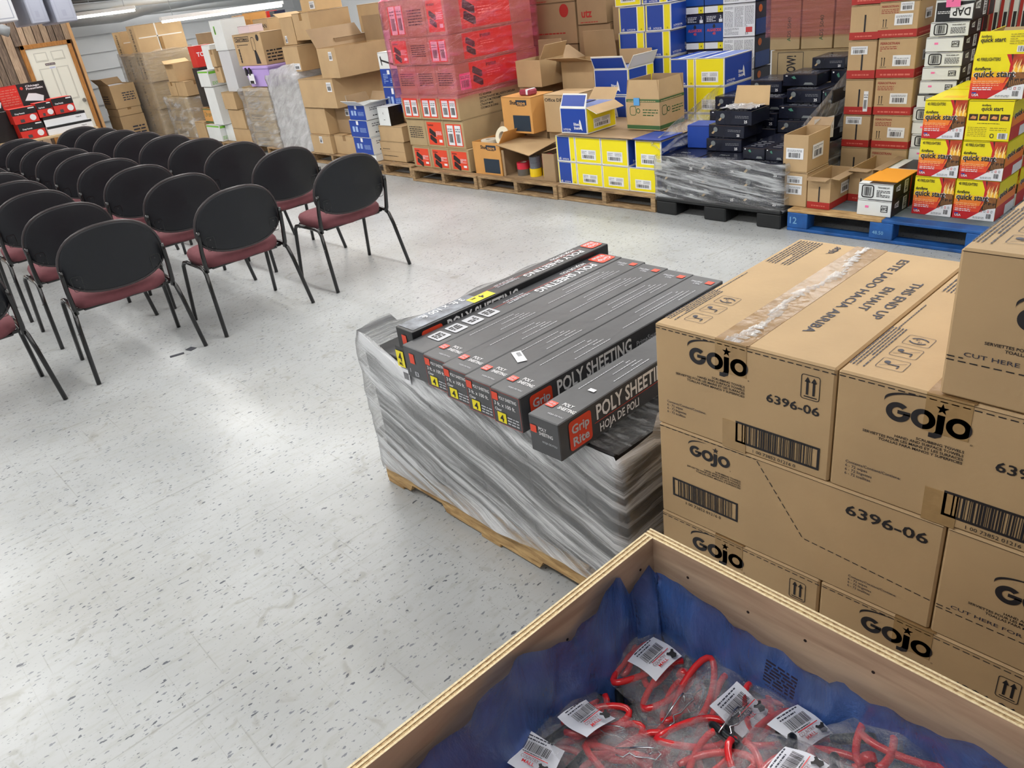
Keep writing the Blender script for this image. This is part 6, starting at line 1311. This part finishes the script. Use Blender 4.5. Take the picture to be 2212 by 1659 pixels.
# --- ethanol cartons
EG = 'blue and yellow oil cartons'; xs = [-4.625, -4.41, -4.135, -3.865, -3.60]
for k, (z0, z1) in enumerate(((.127, .312), (.313, .52))):
    for i in range(4):
        fr_ = 'blue_strip' if i == 0 else 'yellow'; x1 = xs[i+1]; x0 = xs[i]
        if k == 1 and i == 3: x0 += .07; x1 += .05
        carton('oil_carton', '%s oil carton, %s from left in the %s layer of the low yellow pile' % ('blue-striped' if i == 0 else 'yellow', ORD[i], ('bottom', 'upper')[k]), (x0, x1-.002, 4.72, 5.42, z0, z1), ETY, s_eth(fr_), group=EG)
m_ = M(); v = []; nx_, ny_ = 14, 8
for j in range(ny_):
    for i in range(nx_):
        x = -4.60+1.06*i/(nx_-1); y = 4.70+.74*j/(ny_-1); z = .524+(.02*max(0, (x+4.0))*(1-j/7)*math.sin(x*9))+.002*noise.noise(Vector((x*5, y*5, 0))); v.append((x, y, max(z, .5235)))
m_.mesh(v+[(a, b_, c_+.004) for a, b_, c_ in v], [(j*nx_+i, j*nx_+i+1, (j+1)*nx_+i+1, (j+1)*nx_+i) for j in range(ny_-1) for i in range(nx_-1)]+[(nx_*ny_+j*nx_+i, nx_*ny_+j*nx_+i+1, nx_*ny_+(j+1)*nx_+i+1, nx_*ny_+(j+1)*nx_+i) for j in range(ny_-1) for i in range(nx_-1)], CARD_D)
m_.box((-3.80, 4.70, .5285), (-3.54, 4.98, .531), BLUE)
tag(m_.build('cardboard_sheet'), 'flat brown cardboard sheet on the low yellow cartons', 'cardboard sheet')
carton('oil_carton', 'open blue and yellow oil carton with its blue flap up, on the cardboard sheet', (-4.585, -4.30, 4.76, 5.12, .533, .735), ETY, s_eth('logo', 'yellow'), group=EG, open_={'F': -22, 'R': 115, 'B': 40}, flapw=.11, inner=CARD)
carton('oil_carton', 'open blue oil carton with a white side flap, higher behind the sheet', (-4.84, -4.46, 5.50, 5.86, .70, .912), ETY, s_eth('logo', 'blue_strip'), group=EG, open_={'F': 25, 'R': 30, 'B': 0}, flapw=.12, inner=CARD)
carton('oil_carton', 'blue oil carton directly under the white-flapped open one', (-4.84, -4.46, 5.46, 5.86, .49, .698), ETY, s_eth('logo', 'logo'), group=EG)
carton('oil_carton', 'oil carton at the back bottom left of the blue and yellow pile', (-4.62, -4.1, 5.46, 5.86, .127, .488), ETY, s_eth('logo', 'logo'), group=EG)
carton('brown_carton', 'brown carton with green bands and blue tape, flaps standing up', (-4.07, -3.75, 4.98, 5.30, .535, .775), CARD, s_greenband, open_={'F': -8, 'R': -12, 'B': 5, 'L': -5}, flapw=.13)
m_ = M(); m_.box((-3.99, 4.972, .72), (-3.935, 4.978, .775), mat('blue_painter_tape', (90, 160, 220), .5)); tag(m_.build('painter_tape'), 'strip of blue tape on the green-banded carton', 'tape')
for r_, (z0, z1) in enumerate(((.127, .345), (.347, .565), (.567, .77), (.772, .98))):
    for i, (x0, x1, fk, rk) in enumerate(((-4.03, -3.79, 'blue_strip', 'logo'), (-3.785, -3.52, 'yellow', 'logo'))):
        carton('oil_carton', '%s oil carton, %s layer up of the pile behind the green-banded carton' % (('blue-striped', 'yellow-faced')[i], ORD[r_]), (x0, x1, 5.50, 5.90, z0, z1), ETY, s_eth(fk, rk), group=EG)
xs2 = [(-4.87, -4.585), (-4.575, -4.31)]
for r_, (z0, z1) in enumerate(((.127, .33), (.332, .535), (.537, .74), (.742, .945), (.947, 1.155), (1.157, 1.365), (1.37, 1.575), (1.58, 1.78))):
    if r_ < 3 : yy = 5.90
    for i, (x0, x1) in enumerate(xs2):
        dx = (.0, .015, -.02, 0)[r_ % 4]
        carton('oil_carton', 'oil carton in the tall blue and yellow stack, %s column, %s layer up' % (('left', 'right')[i], ORD[r_]), (x0+dx, x1+dx, 5.90, 6.33, z0, z1), ETY, s_eth('blue_strip' if not (r_ == 6 and i == 0) else 'yellow', 'logo'), group=EG)
pallet(-4.90, 5.89, 'pallet under the tall blue and yellow stack')
# --- algaecide
AG = 'dark blue pool chemical boxes'
for r_, z0 in enumerate((.127, .41, .69, .97, 1.25, 1.53)):
    for i, x0 in enumerate((-4.29, -4.10)):
        carton('pool_box', 'dark blue pool chemical box with orange lettering, %s column, %s layer up' % (('left', 'right')[i], ORD[r_]), (x0-.01, x0+.175, 6.12, 6.45, z0, z0+.275), NAVY, s_algae, group=AG)
for r_, z0 in enumerate((.127, .31, .56, .81, 1.06, 1.31, 1.56)):
    z1 = .308 if r_ == 0 else z0+.245
    carton('pool_box', 'dark blue box with a big white instruction panel, %s layer up' % ORD[r_], (-3.905, -3.61, 6.08, 6.34, z0, z1), NAVY, s_algw, group='blue boxes with white panels')
pallet(-3.88, 5.45+.62, 'pallet under the dark blue pool chemical boxes', w_=.45)
# --- second row behind the black cartons
for k, (x0, x1) in enumerate(((-3.43, -3.18), (-3.17, -2.92), (-2.91, -2.60))):
    carton('carton', 'brown carton under pink wrap above the sideways lettering, %s from left' % ORD[k], (x0, x1, 6.0, 6.4, .955, 1.55), CARD_G, s_pink, group='pink wrapped brown cartons')
carton('carton', 'brown carton with sideways black lettering behind the black cartons', (-3.40, -2.76, 5.98, 6.4, .70, .953), CARD_G, s_wow)
carton('carton', 'plain brown carton right of the sideways lettering', (-2.75, -2.56, 5.98, 6.4, .70, .953), CARD_G, s_plain)
carton('carton', 'plain brown carton low in the second row behind the black cartons', (-3.40, -2.56, 5.98, 6.4, .127, .698), CARD_G, s_plain)
pallet(-3.42, 5.96, 'pallet under the pink wrapped brown cartons', w_=.87)
wrap_sheet('pink_stretch_wrap', [(-3.45, 5.98), (-2.58, 5.98), (-2.58, 6.42), (-3.45, 6.42)], [1.05, 1.12, 1.2, 1.3, 1.4, 1.5, 1.56], [.01]*7, 'pink stretch wrap round the brown cartons at the top of the photo', film('pale_pink_wrap', (214, 120, 130), .12, .30, rot=(0, 0, 0), scale=(2, 2, 40), tr=(.9, .62, .62), rough=.1, bump=1.0, lo=.46, hi=.72), 21, 24, .008)
# --- black plastic pallet and black cartons
PB_ = mat('black_plastic', (24, 26, 28), .45)
bp = empty('plastic_pallet', (-3.055, 5.2, 0), 0, 'black plastic pallet under the wrapped dark boxes', 'pallet')
m_ = M(); m_.box((-.51, -.55, .10), (.51, .55, .127), PB_, .006); m_.build('deck', bp)
for x in (-.42, 0, .42):
    for y in (-.46, 0, .46): m_ = M(); m_.box((x-.09, y-.085, .001), (x+.09, y+.085, .10), PB_, .008); m_.build('foot', bp)
BG = 'navy black tool boxes'
def blk(label, x0, x1, y0, y1, z0, z1, st=None, rz=0): return carton('tool_box_carton', label, (x0, x1, y0, y1, z0, z1), BLK, st or s_blk, group=BG, rz=rz)
BK = [(-3.54, -3.23), (-3.22, -2.89), (-2.88, -2.57)]
for r_ in range(3):
    for i in range(3):
        for j, y0 in enumerate((4.70, 5.0, 5.3)):
            if j and r_ < 2 and i != 2: continue
            blk('navy black box inside the grey wrap, %s layer, %s column, %s deep' % (ORD[r_], ORD[i], ORD[j]), *BK[i], y0, y0+.29, .129+r_*.098, .129+(r_+1)*.098, s_blk)
blk('navy black box with tape marks on top, front right just above the wrap', -2.90, -2.735, 4.76, 5.20, .425, .505, s_blk2)
blk('navy black box beside it, next to the small brown cartons', -2.73, -2.598, 4.76, 5.20, .425, .505, s_blk2)
blk('navy black box at the foot of the open pile, tilted', -3.30, -3.02, 4.92, 5.15, .425, .515, s_blk, 4)
blk('navy black box with a silver disc picture, middle of the open pile', -3.29, -2.99, 4.94, 5.17, .517, .605, s_blk, -3)
carton('tool_box_carton', 'open navy box with a tan lid flap and clear film inside', (-3.24, -2.95, 4.95, 5.19, .607, .70), BLK, s_blk, group=BG, open_={'B': 12}, flapw=.13, inner=CARD_L)
m_ = M(); v = []
for j in range(12):
    for i in range(12): v.append((-3.22+.25*i/11, 4.97+.2*j/11, .70+.018*noise.noise(Vector((i*1.1, j*1.1, 0)))+.012))
m_.mesh(v, [(j*12+i, j*12+i+1, (j+1)*12+i+1, (j+1)*12+i) for j in range(11) for i in range(11)], film('crumple_film', (240, 240, 244), .4, .4, scale=(40, 40, 40), rough=.05, bump=1, whiterough=.15)); tag(m_.build('crumpled_film', smooth=True), 'silvery crumpled film in the open navy box', 'film')
for k, (x0, x1, y0, y1, z0, z1) in enumerate(((-3.54, -3.26, 5.20, 5.6, .425, .53), (-3.25, -2.92, 5.22, 5.6, .425, .53), (-2.91, -2.58, 5.22, 5.6, .507, .59),
        (-3.52, -3.24, 5.30, 5.62, .532, .63), (-3.23, -2.94, 5.26, 5.6, .532, .63), (-2.92, -2.63, 5.26, 5.6, .592, .68), (-3.50, -3.22, 5.34, 5.64, .632, .725),
        (-3.20, -2.93, 5.32, 5.62, .632, .725), (-2.92, -2.66, 5.36, 5.64, .682, .775), (-2.655, -2.575, 5.35, 5.62, .682, .77), (-3.28, -3.02, 5.48, 5.75, .728, .815), (-3.01, -2.75, 5.46, 5.75, .778, .86), (-2.90, -2.66, 5.66, 5.93, .862, .94))):
    blk('navy black box in the stepped pile at the back, %s counted from the lower left' % (ORD+('tenth', 'eleventh', 'twelfth', 'topmost'))[k], x0, x1, y0, y1, z0, z1, s_blk2 if k % 2 else s_blk, (k*37 % 5)-2)
blk('navy black box under the stepped pile at back right', -3.25, -2.6, 5.62, 5.86, .127, .726, s_blk2)
blk('navy black box under the topmost back box', -2.74, -2.57, 5.64, 5.94, .727, .86, s_blk2)
blk('navy black box low right under the stepped pile', -2.90, -2.58, 5.22, 5.6, .425, .505, s_blk2)
carton('oil_carton', 'blue oil carton lying tilted inside the wrap left of the black boxes', (-3.50, -3.32, 4.97, 5.15, .425, .59), BLUE, s_plain, rz=6)
GW = film('grey_stretch_wrap', (206, 210, 214), .06, .66, rot=(0, -.12, 0), scale=(2.4, 2.4, 30), rough=.1, bump=1.0, lo=.44, hi=.62, whiterough=.2, gl=.06)
wrap_sheet('stretch_wrap', [(-3.575, 4.675), (-2.55, 4.675), (-2.55, 5.75), (-3.575, 5.75)], [.105+i*.033 for i in range(11)], [.01]*9+[.014, .0], 'grey-looking clear stretch wrap round the low black boxes', GW, 23, 40, .010)
m_ = M(); v = []; na, nb = 30, 26                                 # the torn sheet of wrap pulled up at the left
for j in range(nb):
    for i in range(na):
        u, q = i/(na-1), j/(nb-1); x = -3.60+.04*math.sin(q*6)-.05*q+.10*u*q; y = 4.70+u*1.25; z = .42+q*(.10+.42*u)+.02*noise.noise(Vector((u*6, q*6, 4)))
        v.append((x+.04*noise.noise(Vector((u*8, q*8, 1)))+.05, y, z))
m_.mesh(v, [(j*na+i, j*na+i+1, (j+1)*na+i+1, (j+1)*na+i) for j in range(nb-1) for i in range(na-1)], film('pulled_wrap', (228, 230, 236), .16, .34, rot=(.5, .2, 0), scale=(5, 30, 5), rough=.08, bump=1.0, lo=.4, hi=.7)); tag(m_.build('stretch_wrap', smooth=True), 'torn clear film pulled up over the left of the black boxes', 'stretch wrap')
m_ = M(); v = []
for j in range(14):
    for i in range(14):
        u, q = i/13, j/13; v.append((-2.60+.035*u+.02*noise.noise(Vector((u*5, q*5, 9))), 5.0+.85*u, .46+q*(.15+.40*u)))
m_.mesh(v, [(j*14+i, j*14+i+1, (j+1)*14+i+1, (j+1)*14+i) for j in range(13) for i in range(13)], film('pulled_wrap', (0, 0, 0))); tag(m_.build('stretch_wrap', smooth=True), 'clear film standing at the right of the black boxes, beside the red-banded cartons', 'stretch wrap')
m_ = M(); fr = Fr((-2.535, 5.03, .50), (.35, 1, 0), (0, 0, 1)); m_.rect(fr, 0, 0, .17, .14, PAPER, 2); m_.txt(fr, '5/26/2021', .01, .06, .022, INK, 0, e=3, fit=.15); tag(m_.build('paper_note'), 'white handwritten paper note on the wrap beside the small brown cartons', 'note')
# --- blue pallet and its goods
PBL = mat('pallet_blue_paint', (26, 84, 152), .6, var=.35, vscale=9, bump=.2, bscale=30); PGY = mat('worn_grey_deck', (106, 116, 122), .7, var=.25, vscale=7, bump=.2, bscale=30)
e = empty('blue_pallet', (-1.89, 5.2, 0), 0, 'blue painted wooden pallet with stencilled numbers, under the fire starter boxes', 'pallet')
m_ = M(); m_.box((-.615, -.53, .124), (0, -.43, .142), PALW, .003); m_.build('deck_board', e, loc=(0, 0, 0)); m_ = M(); m_.box((0, -.53, .124), (.615, -.43, .142), PBL, .003); m_.build('deck_board', e)
for i in range(5): m_ = M(); m_.box((-.615, -.42+i*.185, .124), (.615, -.42+i*.185+.165, .142), PGY, .003); m_.build('deck_board', e)
for i, y in enumerate((-.53, -.05, .43)):
    m_ = M(); m_.box((-.615, y, .001), (.615, y+.1, .020), PBL, .003); m_.build('bottom_board', e)
    for x in (-.615, -.07, .475):
        m_ = M(); m_.box((x, y, .021), (x+.14, y+.1, .123), PBL, .004)
        if i == 0: fr = Fr((x, y, .021), (1, 0, 0), (0, 0, 1)); m_.txt(fr, '12' if x < -.5 else '48.50', .02, .03, .045 if x < -.5 else .022, mat('faded_stencil', (120, 170, 210), .6), .01, e=2)
        m_.build('block', e)
SB = 'small red-banded brown cartons'
carton('carton', 'small brown carton with two barcode labels, on top at the pallet left', (-2.59, -2.42, 4.74, 5.03, .372, .605), CARD, s_plain, stick=[('F', .02, .08, .14, .15), ('R', .06, .07, .20, .16)], open_={'B': 60}, flapw=.08)
carton('carton', 'small brown carton with two stickers, at the foot of the pallet left', (-2.58, -2.415, 4.74, 5.03, .144, .370), CARD, s_plain, stick=[('F', .02, .08, .13, .14), ('F', .025, .15, .13, .20)])
carton('carton', 'red-banded brown carton with a loose lid beside the stickered one', (-2.41, -2.255, 4.74, 5.06, .144, .345), CARD, s_redback, stick=[('R', .14, .07, .25, .14)], open_={'F': 100, 'R': 100, 'L': 95}, flapw=.05)
carton('carton', 'red-banded brown carton behind with an angled lid', (-2.25, -2.10, 4.98, 5.36, .144, .355), CARD, s_redback, open_={'F': 95, 'R': 95}, flapw=.05)
RG = 'tall stack of red-banded brown cartons'
for k, (z0, z1) in enumerate(((.144, .395), (.397, .61), (.612, .84), (.842, 1.08), (1.082, 1.29), (1.292, 1.52), (1.522, 1.75))):
    dx = (0, .0, -.01, -.02, -.04, -.03, -.03)[k]
    carton('banded_carton', 'red-banded brown carton with a white label, %s from the bottom of the front column' % ORD[k], (-2.30+dx*.6, -2.06+dx*.5, 5.38, 5.68, z0, z1), CARD, s_redband, group=RG, stick=[('F', .10, .07, .21, .135), ('R', .1, .09, .2, .15)]+([('F', .13, .15, .21, .20)] if k == 4 else []))
    carton('banded_carton', 'red-banded brown carton with a dark slot, %s from the bottom of the left column' % ORD[k], (-2.525, -2.335, 5.42, 5.72, z0-.01 if k else z0, z1-.012), CARD, s_redback, group=RG, stick=[('F', .02, .15, .13, .2)] if k in (1, 3) else ([('F', .13, .02, .16, .15)] if k == 2 else None))
DG = 'white and black caulk boxes'
for k, (z0, z1, v, dx) in enumerate(((.144, .23, 1, -.01), (.232, .32, 0, -.0), (.322, .405, 1, -.0), (.407, .49, 0, -.0), (.492, .57, 1, .0), (.572, .655, 0, .0), (.657, .74, 2, .01), (.742, .82, 1, .02), (.822, .90, 1, .02), (.902, .985, 0, .03), (.987, 1.07, 1, .03), (1.072, 1.155, 0, .04), (1.157, 1.28, 3, .06), (1.282, 1.40, 3, .06))):
    carton('caulk_box', '%s caulk box in the leaning white column, %s from the bottom' % ({0: 'barcoded white', 1: 'plain white', 2: 'lettered white', 3: 'black'}[v], (ORD+('tenth', 'eleventh', 'twelfth', 'thirteenth', 'fourteenth'))[k]), (-2.055+dx, -1.835+dx, 5.40, 5.72, z0, z1), WHITEB, s_dap(v), group=DG, rz=(k*53 % 5)-2)
m_ = M(); fr = Fr((-1.93, 5.385, 1.235), (1, 0, 0), (0, -.15, 1)); m_.rect(fr, 0, 0, .08, .07, PINK, 2); m_.txt(fr, '3', .03, .03, .02, INK, 0, e=3); tag(m_.build('sticky_note'), 'pink sticky note on the black caulk box at the top edge', 'note')
for k in range(6):
    carton('caulk_box', 'upright red and white caulk box behind the leaning column, %s from left' % ORD[k], (-1.80+k*.052, -1.752+k*.052, 5.75, 6.0, .83, 1.24), WHITEB, lambda m_, f, w, d, h, m: (m_.rect(f['F'], 0, 0, w*.4, h, DRED, 2), m_.rect(f['F'], w*.5, h*.3, w*.9, h*.8, INK, 2), m_.rect(f['R'], 0, 0, d, h*.6, DRED, 2)), group='upright caulk boxes')
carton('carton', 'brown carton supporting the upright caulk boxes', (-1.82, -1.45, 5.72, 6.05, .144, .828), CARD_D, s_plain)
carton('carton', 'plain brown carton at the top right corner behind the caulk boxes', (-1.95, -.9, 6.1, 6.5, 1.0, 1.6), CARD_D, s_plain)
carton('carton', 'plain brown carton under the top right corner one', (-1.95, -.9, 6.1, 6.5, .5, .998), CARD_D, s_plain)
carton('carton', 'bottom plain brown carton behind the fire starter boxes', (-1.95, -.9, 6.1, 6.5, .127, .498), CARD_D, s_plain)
pallet(-2.0, 6.05, 'pallet behind the fire starter boxes', w_=1.15)
carton('caulk_box', 'barcoded white caulk box nearest the aisle on the blue pallet', (-2.07, -1.86, 4.72, 5.08, .245, .345), WHITEB, s_dap(0), group=DG)
carton('caulk_box', 'plain white caulk box under the nearest barcoded one', (-2.07, -1.86, 4.72, 5.08, .144, .243), WHITEB, s_dap(1), group=DG)
m_ = M(); m_.box((-.10, -.15, 0), (.105, .15, .004), mat('orange_sheet', (246, 166, 40), .5)); tag(m_.build('orange_card', loc=(-1.965, 4.92, .3455)), 'orange card on the nearest caulk box', 'card')
carton('caulk_box', 'red-edged white caulk box behind the orange card', (-2.06, -1.85, 5.10, 5.34, .23, .345), WHITEB, s_dap(3), group=DG)
carton('caulk_box', 'white caulk box under the red-edged one', (-2.06, -1.85, 5.10, 5.34, .144, .228), WHITEB, s_dap(1), group=DG)
# fire starter boxes
FG = 'yellow and red fire starter boxes'
L_ = [('bottom row left', -1.795, .144, 0), ('bottom row right', -1.565, .144, 0), ('second row left', -1.79, .375, 0), ('second row right', -1.56, .375, 0), ('third row left', -1.79, .592, 0), ('third row right, all yellow back', -1.56, .592, 1)]
for lb, x0, z0, bk in L_:
    h_ = .228 if z0 < .2 else .214
    carton('fire_starter_box', 'fire starter box, '+lb, (x0, x0+.225, 4.86, 5.17, z0, z0+h_), YEL, s_dura(bool(bk)), group=FG)
carton('fire_starter_box', 'topmost fire starter box with its yellow front flap standing up', (-1.575, -1.31, 4.88, 5.19, .810, 1.035), YEL, s_dura(), group=FG, open_={'F': -4, 'R': 80, 'B': 40, 'L': -20}, flapw=.115, inner=CARD_G)
m_ = M(); fr = Fr((-1.5725, 4.877, 1.035), (1, 0, 0), (0, .07, 1)); m_.txt(fr, 'duraflame', .02, .085, .012, INK, .04, e=4, fit=.05); m_.txt(fr, 'quick start', .02, .062, .022, INK, .045, e=4, fit=.12); m_.lines(fr, .16, .05, .25, .105, 5, mat('olive_print', (150, 134, 30), .5), 3, 4, .3); m_.rect(fr, .2, .01, .25, .04, PAPER, 4); m_.barcode(fr, .205, .013, .245, .037, INK, 4, 5, 10); m_.build('flap_print', bpy.data.objects[[o.name for o in bpy.data.objects if o.name.startswith('fire_starter_box') and o.get('label', '').startswith('topmost')][0]], ).matrix_parent_inverse = bpy.data.objects[[o.name for o in bpy.data.objects if o.name.startswith('fire_starter_box') and o.get('label', '').startswith('topmost')][0]].matrix_basis.inverted()
for j, y0 in enumerate((5.18,)):
    for x0, s_ in ((-1.79, 'left'), (-1.56, 'right')):
        for r_, (z0, z1) in enumerate(((.144, .372), (.375, .589), (.592, .806))):
            carton('fire_starter_box', 'fire starter box %s deep behind the %s column, %s row' % (('one', 'two')[j], s_, ORD[r_]), (x0, x0+.225, y0+.01, y0+.31, z0, z1), YEL, s_dura(), group=FG)
